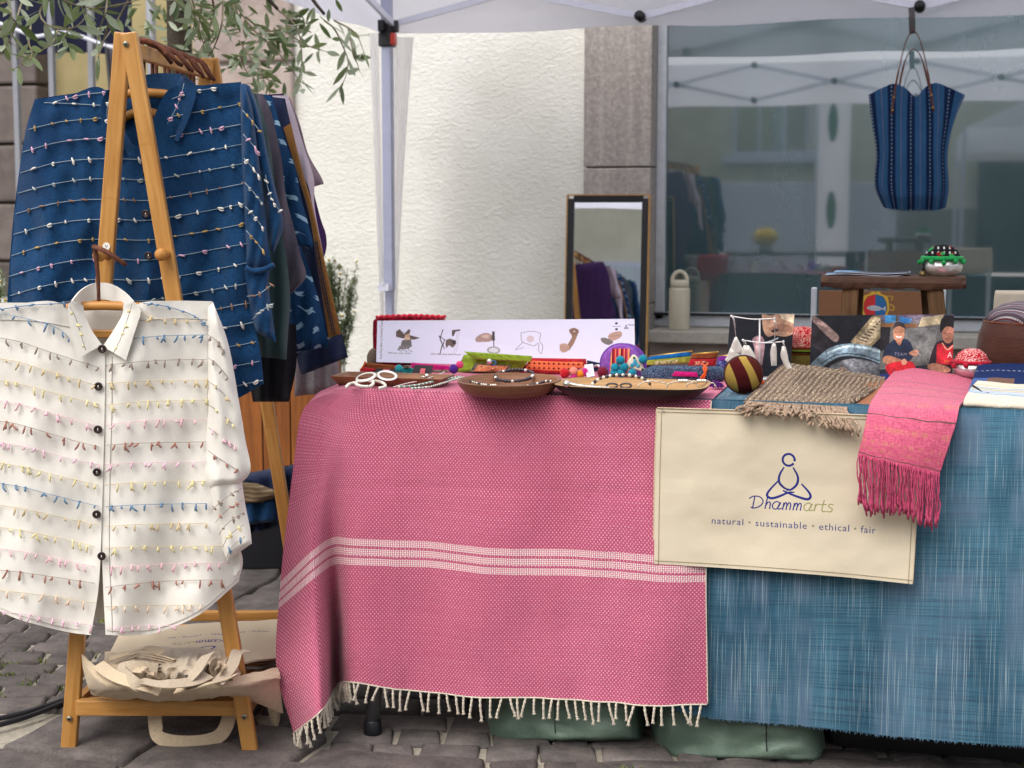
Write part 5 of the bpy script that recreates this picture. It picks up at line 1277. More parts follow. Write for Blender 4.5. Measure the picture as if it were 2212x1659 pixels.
for i in range(0, 89):
    for q in range(3):
        p = F[-1][i].lerp(F[-1][i + 1], rnd.random()); mb.tube([p, p + V((rnd.gauss(0, .002), -.001, -rnd.uniform(.002, .006)))], .0007, 3)
tag(mb.build('frayed_edge', M_blue, bl), None, kind='stuff')
bk_ = MB(); bk_.grid([[V((tx0 + .01 + (tx1 - tx0) * i / 30, ty1 + .012 + .012 * math.sin(i * .9) * j / 6, ZT + .001 - (ZT - .02) * j / 6)) for i in range(31)] for j in range(7)])
tag(bk_.build('added_dark_backing', M_black_c, solid=.002), 'added black sheet behind the table that keeps the space below dark', 'cloth')  # added sheet: stops light from behind so the space under the table stays dark

# ---- canvas tote pinned to the front
pic = Pic(1400, 892, (208, 196, 172)); rs = np.random.RandomState(8); pic.a *= (1 + .06 * (rs.rand(892, 1400, 1) - .5)); pic.blur(1)
logo(pic, (.506, .505), .665, 1, w=.0125); script(pic, .368, .522, .0795, 1, w=.0046)
tagline(pic, .2175, .715, .0392, .0)
pic.poly([(.008, .43), (.14, .43), (.14, .52), (.008, .52)], (222, 212, 188), .25)
M_tote = imgmat('printed cream canvas', pic.image('tote_print'), .92, .1, .004)
tb = thing('canvas_tote', 'flat cream canvas tote printed with blue seated figure pinned on table front', 'tote bag', P(1690, 1240, 2.94))
CT = [[(1420, 881), (1560, 885), (1700, 890), (1850, 896), (1988, 902)], [(1416, 1000), (1560, 1006), (1700, 1012), (1845, 1018), (1984, 1026)], [(1414, 1110), (1555, 1116), (1697, 1124), (1840, 1132), (1978, 1144)], [(1413, 1218), (1550, 1226), (1694, 1236), (1838, 1248), (1971, 1262)]]
g = net([[p + (0,) for p in r] for r in CT], 60, 44)
def totey(a, b): return 2.955 + .0045 * ns(a * .010, b * .010, 3) + .0012 * ns(a * .03, b * .03, 6) + .004 * math.sin((a + b * .8) * .018) * max(0, (b - 900) / 350) - .006 * max(0, (b - 1150) / 110)
F = [[P(p[0], p[1], totey(p[0], p[1])) for p in r] for r in g]
mb = MB(); mb.grid(F); mb.build('front_panel', M_tote, tb, solid=.0015)
mb = MB(); mb.grid([[P(p[0] - 3, p[1] + 2, totey(p[0], p[1]) + .004) for p in r[::3]] for r in g[::3]]); mb.build('back_panel', M_canv, tb, solid=.0015)
mb = MB(); mb.tube([P(p[0], p[1], totey(p[0], p[1]) - .0014) for p in g[0]], .0014, 5); mb.tube([F[j][-1] + V((.0005, -.001, 0)) for j in range(44)], .001, 5); mb.build('seam', M_canv, tb)
mb = MB()
for jj in (1, 42): mb.tube([P(p[0], p[1], totey(p[0], p[1]) - .0010) for p in g[jj]], .0006, 4)
for ii in (1, 58): mb.tube([P(g[j][ii][0], g[j][ii][1], totey(g[j][ii][0], g[j][ii][1]) - .0010) for j in range(44)], .0006, 4)
mb.build('stitching', plain('tan stitching', '#a8977a', .9, .1), tb)
M_pin = plain('steel pin', '#b9b9bd', .25, .5, 1)
for a, b in ((1433, 888), (1701, 897), (1720, 898)):
    mb = MB(); mb.ball(P(a, b, totey(a, b) - .004), .0018, 8, 6); mb.build('pin', M_pin, tb)

# ================================================================== below the table
def woven():
    m = Mat('green woven plastic', .5, .35); x, y, z_ = m.xy('Object'); n = m.noise(m.obj(), 5, 4); w = (x / .004).fr().gt(.5).m('ADD', (z_ / .004).fr().gt(.5)) * .5
    m.color(m.mix(n.ss(.3, .7), '#55695b', '#7b9080')); m.bump(n * 1.0 + w * .05, .02); return m.m
M_woven = woven()
for nm, L_, R_, y in (('green woven plastic bag under the pink cloth', [(1052, 1470), (1047, 1560), (1043, 1612)], [(1384, 1490), (1390, 1560), (1392, 1602)], 3.13), ('green woven plastic bag standing under the blue cloth edge', [(1404, 1510), (1408, 1600), (1424, 1643)], [(1772, 1530), (1783, 1610), (1781, 1650)], 3.135)):
    t = thing('green_bag', nm, 'bag', P((L_[2][0] + R_[2][0]) / 2, L_[2][1], y - .09), 'green woven bags under the table')
    mb = MB(); lens_slab(mb, L_, R_, y, .13, 22, 16, lambda a, b: .010 * (1 - abs(ns(a * .012, b * .02, 4)) * 3) + .004 * ns(a * .05, b * .05, 9), mapf=P, flat=.13, lin_=True); body = mb.build('body', M_woven, t)
    mb = MB(); a = (L_[1][0] + R_[1][0]) / 2 + (-20 if 'pink' in nm else 60); mb.tube(path([P(a, L_[0][1] + 20, y - .14), P(a, L_[1][1], y - .142), P(a + 2, L_[2][1] - 8, y - .13)], 8), .0012, 4); mb.build('seam', M_black_pl, body)
    mb = MB(); c = P((L_[0][0] + R_[0][0]) / 2, L_[0][1] - 10, y)
    ribbon(mb, [c + V((-.08, 0, 0)), c + V((-.06, 0, .10)), c + V((.06, 0, .10)), c + V((.08, 0, 0))], .03, (0, 1, 0)); mb.build('handle', M_black_pl, t, solid=.002)
bx = thing('black_box', 'black storage box under the right end of the blue cloth', 'box', P(2050, 1640, 3.2)); bx.location.z = 0
c = P(2060, 1500, 3.32); x0, x1 = P(1800, 1600, 3.14).x, P(2420, 1600, 3.14).x
mb = MB()
for yy in (3.14, 3.5): mb.bar((x0, yy, .17), (x1, yy, .17), .012, .3)
for xx in (x0, x1): mb.bar((xx, 3.14, .17), (xx, 3.5, .17), .012, .3)
mb.build('wall', M_black_pl, bx, smooth=False); mb = MB(); mb.bar((x0 - .01, 3.32, .33), (x1 + .01, 3.32, .33), .40, .02); mb.build('lid', M_black_pl, bx, smooth=False, bevel=.005); mb = MB(); mb.bar((x0, 3.32, .012), (x1, 3.32, .012), .36, .02); mb.build('base', M_black_pl, bx, smooth=False)
# ================================================================== things on the table
M_walnut = wood('walnut', '#5e3a24', '#8d6040', .45, 4, 40, .4)
M_darkwood = wood('black brown mango wood', '#150c08', '#2a1810', .45, 4, 40, .45)
M_palewood = wood('pale mango wood inside', '#8d6a42', '#b38d5e', .5, 4, 40, .35)
M_oldwood = wood('old weathered wood', '#35211a', '#5c4130', .65, 5, 45, .25, .003)
M_legwood = wood('rough brown wood', '#4a331f', '#70543a', .7, 8, 60, .2, .002)
M_silver = plain('hammered silver', '#d6d3d0', .3, .5, .75, .1, 40, .004, 60)
M_silver_s = plain('brushed silver', '#dcd9d2', .32, .5, 1.0, .05)
M_whitebead = plain('white shell bead', '#dcd6ca', .4, .5, 0, .1, 300)
M_darkbead = plain('dark violet bead', '#2c2430', .3, .6, 0, .4, 300)
M_greenbead = plain('green turquoise bead', '#6f9084', .4, .5, 0, .4, 400)
M_gold = plain('gold metal', '#cfa550', .3, .5, 1.0, .1)
M_red = plain('dark red glass', '#6d1014', .2, .6)
M_card = plain('black jewellery card', '#26242a', .6, .3, 0, .1)
felt = lambda n, c: cloth(n, c, None, .2, (90, 90), .001, wr=.003, wsc=60)
def slab(name, mat_, par, L_, R_, y, th=.008, nu=14, nv=10, fold=None, lean=0.0, b0=800, lin_=True, flat=.3):
    mb = MB(); lens_slab(mb, L_, R_, (lambda a, b: y + lean * (b0 - b) / 950.0), th, nu, nv, fold, mapf=P, lin_=lin_, flat=flat); return mb.build(name, mat_, par)
wr_ = lambda k=.003, s=.05, ph=0: (lambda a, b: k * ns(a * s, b * s, ph))
def yb(a, b): return GT(a, b).y           # where a photo point touches the table top

# ---- trays
tr = thing('square_tray', 'square wooden tray of jewellery at left end of the table', 'tray', GT(830, 845))
zr = ZT + .026
A_, B_ = G(712, 835, zr), G(953, 838, zr); y0 = 3.065; x0, x1 = P(712, 835, y0).x, P(953, 838, y0).x; y1 = G(790, 803, zr).y; zb = ZT + .005
def ring(i, z_): return [V((x0 + i, y0 + i, z_)), V((x1 - i, y0 + i, z_)), V((x1 - i, y1 - i, z_)), V((x0 + i, y1 - i, z_))]
rings = [ring(.018, zb), ring(.014, zb), ring(0, zr), ring(.006, zr), ring(.020, zb + .007)]
mb = MB(); vs = [p for r in rings for p in r]; fs, us = [], []
for j in range(4):
    for i in range(4):
        i2 = (i + 1) % 4; fs.append([j * 4 + i, j * 4 + i2, j * 4 + 4 + i2, j * 4 + 4 + i]); us.append([(0, 0), (.25, 0), (.25, .03), (0, .03)])
fs += [[3, 2, 1, 0], [16, 17, 18, 19]]; us += [[(0, 0), (.25, 0), (.25, .2), (0, .2)]] * 2
mb.add(vs, fs, us); mb.build('tray_body', M_walnut, tr, smooth=False, bevel=.002)
zi = zb + .010
GI = lambda a, b, dz=0: G(a, b, zi + dz)
def oval(name, label, uL, uR, vb, vf, zrim, depth, mo, mi_, pw=2.0, cat='tray'):
    pb, pf = G((uL + uR) / 2, vb, zrim), G((uL + uR) / 2, vf, zrim); cy_ = (pb.y + pf.y) / 2; ry = (pb.y - pf.y) / 2
    xa, xb = P(uL, (vb + vf) / 2, cy_).x, P(uR, (vb + vf) / 2, cy_).x; cx_, rx = (xa + xb) / 2, (xb - xa) / 2
    t = thing(name, label, cat, (cx_, cy_, ZT + .004)); zb_ = ZT + .005 - 0
    md = lambda an, j: (abs(math.cos(an)) ** pw + abs(math.sin(an)) ** pw) ** (-1 / pw)
    H = zrim - zb_
    mb = MB(); mb.lathe([(0, 0), (.76, 0), (.86, H * .2), (.965, H * .65), (1, H)], (cx_, cy_, zb_), 48, sx=rx, sy=ry, mod=md, cap=False); mb.build('outside', mo, t)
    mb = MB(); mb.lathe([(1.0, H), (.965, H + .001), (.92, H * .7), (.83, H * .3), (.7, .008), (0, .007)], (cx_, cy_, zb_), 48, sx=rx, sy=ry, mod=md, cap=False); mb.build('inside', mi_, t)
    return t, (cx_, cy_, zb_ + .008, rx, ry, H)
bw, BO = oval('oval_bowl', 'oval brown wooden bowl with bead bracelets between the two trays', 996, 1207, 805, 835, ZT + .034, .04, M_walnut, M_walnut, 2.2, 'bowl')
lt, LO = oval('long_tray', 'long black sided wooden tray with bracelets at table front', 1206, 1531, 817, 840, ZT + .031, .036, M_darkwood, M_palewood, 4.0)

def beads(name, label, pts, r, mat_, closed=False, n=None, mat2=None, every=0, cat='necklace', vary=.15):
    c = path(pts + ([pts[0]] if closed else []), 160); L = sum((c[i + 1] - c[i]).length for i in range(159)); k = n or int(L / (r * 1.8)); mb = MB(); acc = 0; nxt = 0; step = L / k; q = 0
    for i in range(159):
        seg = (c[i + 1] - c[i]).length
        while acc + seg >= nxt and q < k:
            p = c[i].lerp(c[i + 1], (nxt - acc) / max(seg, 1e-6)); mb.ball(p, r * rnd.uniform(1 - vary, 1 + vary), 7, 5, mi=1 if (every and q % every == 0) else 0); nxt += step; q += 1
        acc += seg
    mb.tube(c[::6], r * .3, 4)
    return tag(mb.build(name, [mat_, mat2 or mat_]), label, cat)
def ringpts(a, b, ra, rb, z_, n=14, tilt=0.0):
    c = G(a, b, z_); return [c + V((ra * math.cos(k * 6.2832 / n), rb * math.sin(k * 6.2832 / n), tilt * (1 + math.sin(k * 6.2832 / n)))) for k in range(n)]
beads('bead_necklace', 'white bead necklace coiled at left of the square tray', [GI(748, 836, .003), GI(756, 829, .003), GI(772, 826, .003), GI(790, 822, .004), GI(806, 826, .006), GI(800, 834, .006), GI(780, 834, .004), GI(768, 828, .006), GI(780, 822, .006), GI(812, 823, .004), GI(828, 828, .003), GI(832, 835, .003), GI(818, 839, .003)], .0034, M_whitebead)
for (a, b, s_) in ((790, 818, 1), (836, 815, -1)):
    mb = MB(); c = GI(a, b, .012); pts = [c + V((.021 * math.cos(t), .012 * math.sin(t), .004 + .008 * math.sin(t + .4 * s_))) for t in np.linspace(0, 6.283, 22)[:-1]]
    mb.tube(pts, .0034, 8, closed=True, flat=.4); tag(mb.build('loop_earring', plain('white silver', '#d9d7d2', .3, .5, .3)), 'flat white silver loop earring, %s one in the square tray' % ('left' if s_ > 0 else 'right'), 'earring')
PKTAG = Pic(48, 64, (222, 120, 130)); PKTAG.text('+', .5, .75, .7, (90, 20, 30), 'CENTER'); PKTAG.line([(.15, .9), (.85, .9)], .06, (90, 20, 30))
M_pktag = imgmat('pink tag', PKTAG.image('pink_tag'))
def jcard(label, q, tagq, y, group=None):
    t = thing('jewellery_card', label, 'card', P((q[2][0] + q[3][0]) / 2, q[2][1], y))
    f = [P(a, b, y + (.01 if k < 2 else 0)) for k, (a, b) in enumerate(q)]; mb = MB(); mb.prism(f, [p + V((0, .0012, 0)) for p in f]); mb.build('card_sheet', M_card, t, smooth=False)
    f = [P(a, b, y + .004 - .003) for a, b in tagq]; mb = MB(); mb.prism(f, [p + V((0, .0006, 0)) for p in f], uvs=[(0, 1), (1, 1), (1, 0), (0, 0)]); mb.build('price_tag', M_pktag, t, smooth=False); return t
jcard('black jewellery card with pink tag behind the white loop earrings', [(814, 796), (858, 798), (852, 810), (806, 808)], [(828, 797), (842, 798), (840, 804), (826, 803)], 3.33)
jcard('tall black jewellery card with pink tag in middle of the square tray', [(896, 788), (936, 790), (929, 816), (886, 815)], [(909, 796), (919, 796), (917, 808), (906, 808)], 3.27)
c3 = jcard('small black earring card lying below the tall black card', [(866, 810), (908, 811), (902, 828), (856, 826)], [(888, 819), (900, 819), (899, 825), (886, 825)], 3.19)
for a, b in ((872, 817), (896, 818)):
    mb = MB(); p = P(a, b + 3, 3.17); mb.lathe([(0, -.008), (.006, -.007), (.0065, 0), (.005, .006), (0, .007)], p, 10)
    for q in range(9): mb.ball(p + V((rnd.gauss(0, .0028), rnd.gauss(0, .0028), .009 + rnd.random() * .005)), .0017, 6, 4, mi=1)
    tag(mb.build('red_earring', [M_red, M_gold]), 'red drop earring with gold bead cluster, %s of the pair' % ('left' if a < 880 else 'right'), 'earring')
mb = MB(); c = GI(914, 822, .006); mb.tube([c + V((.009 * math.cos(t), 0, .009 * math.sin(t))) for t in np.linspace(0, 6.283, 18)[:-1]], .0012, 6, closed=True); mb.ball(c + V((.008, 0, .010)), (.0055, .003, .0055), 12, 8); tag(mb.build('silver_ring', M_silver_s), 'silver ring with a round plate beside the tall black card', 'ring')
beads('green_necklace', 'green and silver bead necklace lying across the square tray', [GI(862, 836, .003), GI(900, 832, .003), GI(930, 826, .004), GI(960, 820, .005), GI(996, 813, .006)], .0026, M_greenbead, mat2=M_whitebead, every=3)
beads('pale_necklace', 'pale green bead necklace along right edge of the square tray', [GI(890, 839, .003), GI(925, 836, .003), GI(950, 830, .004), GI(975, 822, .004), GI(1002, 814, .005)], .0024, M_greenbead, mat2=M_whitebead, every=2)
beads('chain', 'thin silver chain with clasp running to back of the square tray', [GI(850, 836, .002), GI(880, 828, .003), GI(910, 822, .004), GI(940, 812, .006), GI(962, 803, .012)], .0014, M_silver_s)
# bowl contents
zb_ = ZT + .022
beads('dark_bracelet', 'dark violet bead bracelet in the oval bowl', ringpts(1111, 819, .042, .045, zb_, tilt=.008), .0042, M_darkbead, True, mat2=M_silver_s, every=7, cat='bracelet')
beads('silver_bracelet', 'grey silver bead bracelet at left side of the oval bowl', [G(1016, 824, zb_ + .012), G(1035, 829, zb_ + .006), G(1055, 832, zb_ + .004), G(1075, 832, zb_ + .003)], .0028, M_silver_s, mat2=M_darkbead, every=4, cat='bracelet')
beads('violet_bracelet', 'violet bead bracelet at right side of the oval bowl', [G(1140, 833, zb_ + .003), G(1160, 829, zb_ + .006), G(1178, 824, zb_ + .010), G(1192, 824, zb_ + .013)], .003, M_darkbead, mat2=M_silver_s, every=4, cat='bracelet')
# long tray contents
zl = ZT + .020
def coil(name, label, pts, r, mat_, cat='bracelet'):
    c = path(pts, 120); mb = MB(); mb.tube([p + V((0, r * .5 * math.cos(i * 1.4), r * .5 * math.sin(i * 1.4))) for i, p in enumerate(c)], r, 6); return mb
mb = coil('', '', [G(1228, 829, zl + .014), G(1250, 833, zl + .012), G(1275, 836, zl + .008), G(1300, 838, zl + .005), G(1315, 839, zl + .004)], .0032, M_silver_s); mb.ball(G(1224, 829, zl + .016), .0075, 12, 8); tag(mb.build('coiled_bracelet', M_silver_s), 'coiled silver bracelet with ball end at left of long tray', 'bracelet')
beads('beaded_bracelet', 'black and silver bead bracelet standing in the long tray', [G(1342, 836, zl) + V((.060 * math.cos(t), .018 * math.cos(t), .004 + .026 * max(0, math.sin(t)) - .004)) for t in np.linspace(3.14, 0, 12)], .0038, M_whitebead, mat2=M_darkbead, every=2, cat='bracelet')
mb = MB(); 
for a in (1322, 1352): mb.tube([G(a, 833, zl + .004) + V((.012 * math.cos(t), .006 * math.sin(t), .004 * math.sin(t))) for t in np.linspace(0, 6.283, 14)[:-1]], .002, 6, closed=True)
tag(mb.build('dark_link_bracelet', M_darkbead), 'dark link bracelet lying inside the black and silver bracelet', 'bracelet')
for k, (a, w_) in enumerate(((1410, .030), (1474, .032), (1552 - 38, .030))):
    pts = [G(a, 838, zl) + V((w_ * math.cos(t), .012 * math.cos(t), .001 + .014 * max(0, math.sin(t)))) for t in np.linspace(3.14, 0, 14)]
    lab = ['plain cream cord bracelet in middle of the long tray', 'cream knotted bracelet with silver beads right of the plain cord one', 'cream knotted bracelet at right end of the long tray'][k]
    c = path(pts, 40); mb = MB(); mb.tube([p + V((0, .0012 * math.sin(i), .0012 * math.cos(i))) for i, p in enumerate(c)], .0015, 6)
    if k:
        for q in (17, 19, 21, 23): mb.ball(c[q], .0042, 8, 6, mi=1)
        mb.tube([c[10], c[6] + V((0, -.004, .002)), c[4] + V((0, -.005, 0))], .0012, 5)
    tag(mb.build('cord_bracelet', [M_cream_y, M_silver_s]), lab, 'bracelet')

# ---- pouches behind the trays
M_green_f = felt('lime green felt', '#7f9a2c'); M_redf = felt('red felt', '#a51f2b'); M_magf = felt('magenta felt', '#b3166a'); M_brf = felt('rust brown cloth', '#7d4325'); M_tealf = felt('teal felt', '#157a74'); M_bluef = felt('bright blue cloth', '#1269ad'); M_purf = felt('purple cloth', '#7a2c8f'); M_olive = felt('olive green cloth', '#93953a'); M_orangef = felt('orange cord', '#d4561d')
def embroidery(name, base, cols_, sc_=60):
    m = Mat(name, .9, .1); v = m.vor(m.obj((1, 1, 1)), sc_); n = m.noise(m.obj(), sc_ * 1.5, 2, .6, 2)
    k = m.mix(n.ss(.48, .56), base, cols_[0]); k = m.mix(m.noise(m.obj(), sc_ * .8, 2, .6, 1.5).ss(.55, .6), k, cols_[1]); k = m.mix(v.lt(.16), k, cols_[2]); m.color(k); m.bump(n, .002); return m.m
M_emb_peach = embroidery('peach embroidery', '#d98055', ('#e7a87f', '#8a5a44', '#f0d6a0'), 90)
M_emb_grey = embroidery('grey braid border', '#6c6356', ('#9b9383', '#45403a', '#c2b8a0'), 200)
def orangeband():
    m = Mat('orange embroidered band', .9, .1); x, y, z_ = m.xy('Object'); d = (((x / .012).fr() - .5).ab() + ((z_ / .011).fr() - .5).ab()).lt(.28); e = ((x / .006).fr()).lt(.5) * ((z_ / .0055).fr()).lt(.5)
    k = m.mix(e * .5, '#dd6a45', '#f0936c'); m.color(m.mix(d, k, '#6d2418')); m.bump(d, .001); return m.m
M_oband = orangeband()
gc = thing('green_clutch', 'lime green felt clutch with silver button and embroidered patch', 'clutch', GT(1055, 806)); yg_ = yb(1055, 806)
slab('body', M_green_f, gc, [(1003, 766), (996, 786), (985, 804)], [(1146, 772), (1136, 788), (1118, 807)], yg_ - .01, .014, fold=wr_(.004))
slab('flap', M_green_f, gc, [(1002, 759), (1012, 768), (1030, 777)], [(1150, 769), (1149, 775), (1144, 782)], yg_ - .038, .006, fold=wr_(.003))
mb = MB(); mb.ball(P(1057, 781, yg_ - .056), .0072, 14, 10); mb.build('button', M_silver_s, gc); mb = MB(); c = P(1066, 784, yg_ - .05); mb.tube([c + V((.006 * math.cos(t), 0, .005 * math.sin(t))) for t in np.linspace(0, 6.283, 14)[:-1]], .0018, 6, closed=True); mb.build('button_loop', plain('blue bead loop', '#2c5f8f'), gc)
pb_ = slab('patch', M_emb_grey, gc, [(1026, 785), (1014, 803)], [(1106, 789), (1092, 805)], yg_ - .0265, .002, 10, 4); slab('patch_centre', M_emb_peach, pb_, [(1034, 788), (1024, 802)], [(1098, 791), (1086, 803)], yg_ - .0295, .002, 10, 4)
slab('binding', M_brf, gc, [(1002, 766), (996, 780), (990, 790)], [(1030, 768), (1008, 778), (996, 790)], yg_ + .002, .008)
rc = thing('red_clutch', 'red felt clutch with orange embroidered band beside the green clutch', 'clutch', GT(1190, 806)); yr_ = yb(1190, 806) - .03
slab('body', M_redf, rc, [(1148, 773), (1136, 788), (1117, 806)], [(1266, 775), (1268, 790), (1214, 812)], yr_, .013, fold=wr_(.003)); slab('band', M_oband, rc, [(1146, 779), (1137, 790), (1126, 798)], [(1260, 782), (1262, 794), (1232, 804)], yr_ - .012, .003, fold=wr_(.003))
t = thing('rust_pouch', 'rust brown pouch edged in orange at back left of the square tray', 'pouch', GT(810, 812)); y_ = yb(820, 806)
slab('body', M_brf, t, [(789, 783), (782, 793), (776, 804)], [(853, 789), (852, 798), (848, 807)], y_, .007, fold=wr_()); slab('lower_panel', M_redf, t, [(787, 793), (776, 803), (766, 813)], [(812, 797), (806, 806), (796, 815)], y_ - .012, .006); mb = MB(); mb.tube(path([P(789, 781, y_ - .008), P(786, 790, y_ - .012), P(778, 800, y_ - .012)], 8), .0022, 6); mb.build('piping', M_orangef, t)
t = thing('teal_pouch', 'small teal green pouch between the rust and magenta pouches', 'pouch', GT(875, 806)); slab('body', M_tealf, t, [(856, 794), (852, 808)], [(896, 795), (896, 808)], yb(870, 806) - .004, .006); slab('trim', M_emb_grey, t, [(872, 789), (872, 795)], [(886, 789), (886, 795)], yb(870, 806) - .012, .004)
t = thing('magenta_pouch', 'magenta felt pouch with silver braid behind the square tray', 'pouch', GT(930, 806)); slab('body', M_magf, t, [(890, 783), (888, 796), (888, 808)], [(970, 790), (972, 798), (974, 808)], yb(930, 805) + .01, .009, fold=wr_()); slab('braid', M_emb_grey, t, [(932, 799), (932, 805)], [(970, 799), (970, 804)], yb(930, 805) - .004, .003)
def pompom(label, a, b, c, r, y=None, n=90):
    t = MB(); p = P(a, b, y or yb(a, b + r * 950) - 0); m_ = felt('pompom yarn', c); t.ball(p, r, 16, 12, rough=.10)
    for q in range(n):
        d = V((rnd.gauss(0, 1), rnd.gauss(0, 1), rnd.gauss(0, 1))).normalized(); w = d.orthogonal().normalized() * r * .07
        t.add([p + d * r * .9 - w, p + d * r * .9 + w, p + d * r * 1.12], [[0, 1, 2]])
    return tag(t.build('pompom', m_), label, 'pompom', 'wool pompoms on the table')
for lab, a, b, c, r in (('teal pompom above the black card in the square tray', 862, 797, '#1e8f97', .010), ('purple pompom hanging left of the green clutch', 980, 797, '#4a1f86', .011), ('pink pompom against the left side of the green clutch', 993, 788, '#d64379', .009),
                        ('bright red pompom in front of the red clutch', 1220, 806, '#c01a26', .0115), ('peach pompom between red and orange pompoms', 1239, 802, '#e08f7a', .010), ('orange pompom beside the peach one', 1254, 808, '#e08a1e', .0095), ('magenta pompom low in the bright cluster', 1240, 813, '#cf2a8c', .008), ('hot pink pompom left of the white paper tag', 1266, 803, '#c62683', .010), ('lilac pompom beside the white paper tag', 1276, 808, '#8a68c4', .010), ('dark wine red pompom right of the white paper tag', 1302, 804, '#74142f', .013)):
    pompom(lab, a, b, c, r, yb(a, 812) - (.05 if a > 1200 else .03))
pic = Pic(60, 90, (226, 224, 232))
for k in range(7): pic.line([(.15, .2 + k * .09), (.8 - .2 * (k % 3 == 2), .2 + k * .09)], .035, (120, 120, 140), curve=False)
f = [P(a, b, 3.36 + (.0 if b > 800 else .01)) for a, b in ((1262, 788), (1280, 786), (1285, 812), (1268, 815))]; mb = MB(); mb.prism(f, [p + V((0, .0012, 0)) for p in f], uvs=[(0, 1), (1, 1), (1, 0), (0, 0)])
tag(mb.build('paper_tag', imgmat('tag print', pic.image('paper_tag')), smooth=False), 'small white paper price tag leaning among the pompoms', 'tag')

# ---- purple round purse with bird charm
M_lilac = felt('lilac purple cloth', '#8a55ad'); M_purple2 = felt('violet cloth', '#6d3f98')
pu = thing('purple_purse', 'lilac half round purse with red striped panel', 'purse', GT(1348, 812)); yp = yb(1348, 812)
half = lambda cx_, rx, top, bot: ([(cx_ - rx * math.sin(t), top + (bot - top) * .62 * (1 - math.cos(t))) for t in np.linspace(.12, 1.57, 8)] + [(cx_ - rx, bot)], [(cx_ + rx * math.sin(t), top + (bot - top) * .62 * (1 - math.cos(t))) for t in np.linspace(.12, 1.57, 8)] + [(cx_ + rx, bot)])
l, r = half(1350, 47, 741, 812); slab('back_panel', M_purple2, pu, l, r, yp + .012, .012, 20, 24)
l, r = half(1342, 44, 744, 813); slab('front_panel', M_lilac, pu, l, r, yp - .014, .010, 20, 24)
mb = MB(); mb.tube(path([P(a, b, yp) for a, b in l[::-1] + r], 40), .0035, 8); mb.build('zip', M_purple2, pu)
def stripes(name, cols_, per, axis=0):
    m = Mat(name, .9, .1); xyz = m.xy('Object'); f_ = (xyz[axis] / per).fr(); k = None
    for i, c in enumerate(cols_):
        k = m.mix(0.0, c, c) if k is None else m.mix(f_.gt(i / len(cols_)), k, c)
    m.color(k); m.bump(f_, .0008); return m.m
slab('striped_panel', stripes('red orange stripes', ['#b3213a', '#e2795c', '#8a1534', '#d95a6d', '#e8a05f', '#6d1030'], .021), pu, [(1322, 753), (1318, 780), (1316, 812)], [(1360, 753), (1363, 780), (1364, 812)], yp - .0245, .002, 12, 8)
ch = thing('bird_charm', 'embroidered white bird charm with teal flower on the purple purse', 'charm', P(1375, 812, yp - .05))
slab('cloth_body', plain('cream felt', '#d8d0b8', .9, .1), ch, [(1366, 766), (1356, 780), (1352, 792), (1372, 798)], [(1372, 766), (1384, 780), (1392, 796), (1396, 806)], yp - .05, .005)
for (a, b, c, r) in ((1372, 785, '#3d9fc4', .006), (1366, 789, '#3d9fc4', .005), (1378, 790, '#58b4cf', .005), (1372, 779, '#58b4cf', .004), (1372, 786, '#d9b04a', .003), (1370, 773, '#2e4d2c', .003), (1388, 798, '#2e4d2c', .003)):
    mb = MB(); mb.ball(P(a, b, yp - .056), (r, .002, r), 8, 6); mb.build('stitched_dot', felt('stitch', c), ch)
for lab, a, b in (('teal pompom topmost in cluster on purple purse', 1340, 778), ('teal pompom at left of the cluster by the purple purse', 1329, 794), ('teal pompom in middle of the cluster', 1348, 793), ('teal pompom at lower right of the cluster', 1366, 806), ('teal pompom at the bottom of the cluster', 1342, 806), ('teal pompom on the bird charm', 1389, 776), ('teal pompom lowest left of the cluster', 1327, 807)):
    pompom(lab, a, b, '#1289a0', .0105, yp - .062)

# ---- small zip pouches, batik roll, tassel, round pouch
def zpouch(name, label, L_, R_, y, top, low, frac, emb=None):
    t = thing(name, label, 'pouch', P((L_[-1][0] + R_[-1][0]) / 2, L_[-1][1], y)); ip = lambda e, f: (e[0][0] + (e[1][0] - e[0][0]) * f, e[0][1] + (e[1][1] - e[0][1]) * f)
    slab('upper_panel', top, t, [L_[0], ip(L_, frac)], [R_[0], ip(R_, frac)], y, .008, fold=wr_(.002)); lw = slab('lower_panel', low, t, [ip(L_, frac - .02), L_[1]], [ip(R_, frac - .02), R_[1]], y - .002, .009, fold=wr_(.002))
    if emb:
        a0, a1 = ip(L_, frac + .16), ip(R_, frac + .16); b0, b1 = ip(L_, .96), ip(R_, .96); lx = lambda p, q, f: (p[0] + (q[0] - p[0]) * f, p[1] + (q[1] - p[1]) * f)
        slab('embroidered_strip', emb, lw, [lx(a0, a1, .2), lx(b0, b1, .2)], [lx(a0, a1, .72), lx(b0, b1, .72)], y - .0115, .002, 8, 4)
    mb = MB(); mb.tube([P(*L_[0], y), P(*R_[0], y)], .0025, 6); mb.ball(P(R_[0][0], R_[0][1], y - .004), .0025, 6, 5); mb.build('zip', M_gold, t); return t
M_emb_pale = embroidery('pale embroidery', '#a9a25a', ('#d8cfae', '#6f7a3a', '#f0ead0'), 120); M_emb_red = embroidery('red embroidery', '#b02a26', ('#e8c9a8', '#7a1a18', '#f0e0c0'), 130)
zpouch('zip_pouch', 'bright blue and olive zip pouch at back of the batik roll', [(1402, 770), (1394, 790)], [(1494, 759), (1490, 784)], 3.60, M_bluef, M_olive, .42, M_emb_pale)
zpouch('zip_pouch', 'brown and red zip pouch right of the blue one', [(1495, 765), (1486, 790)], [(1551, 761), (1545, 791)], 3.585, M_brf, M_redf, .45, M_emb_red)
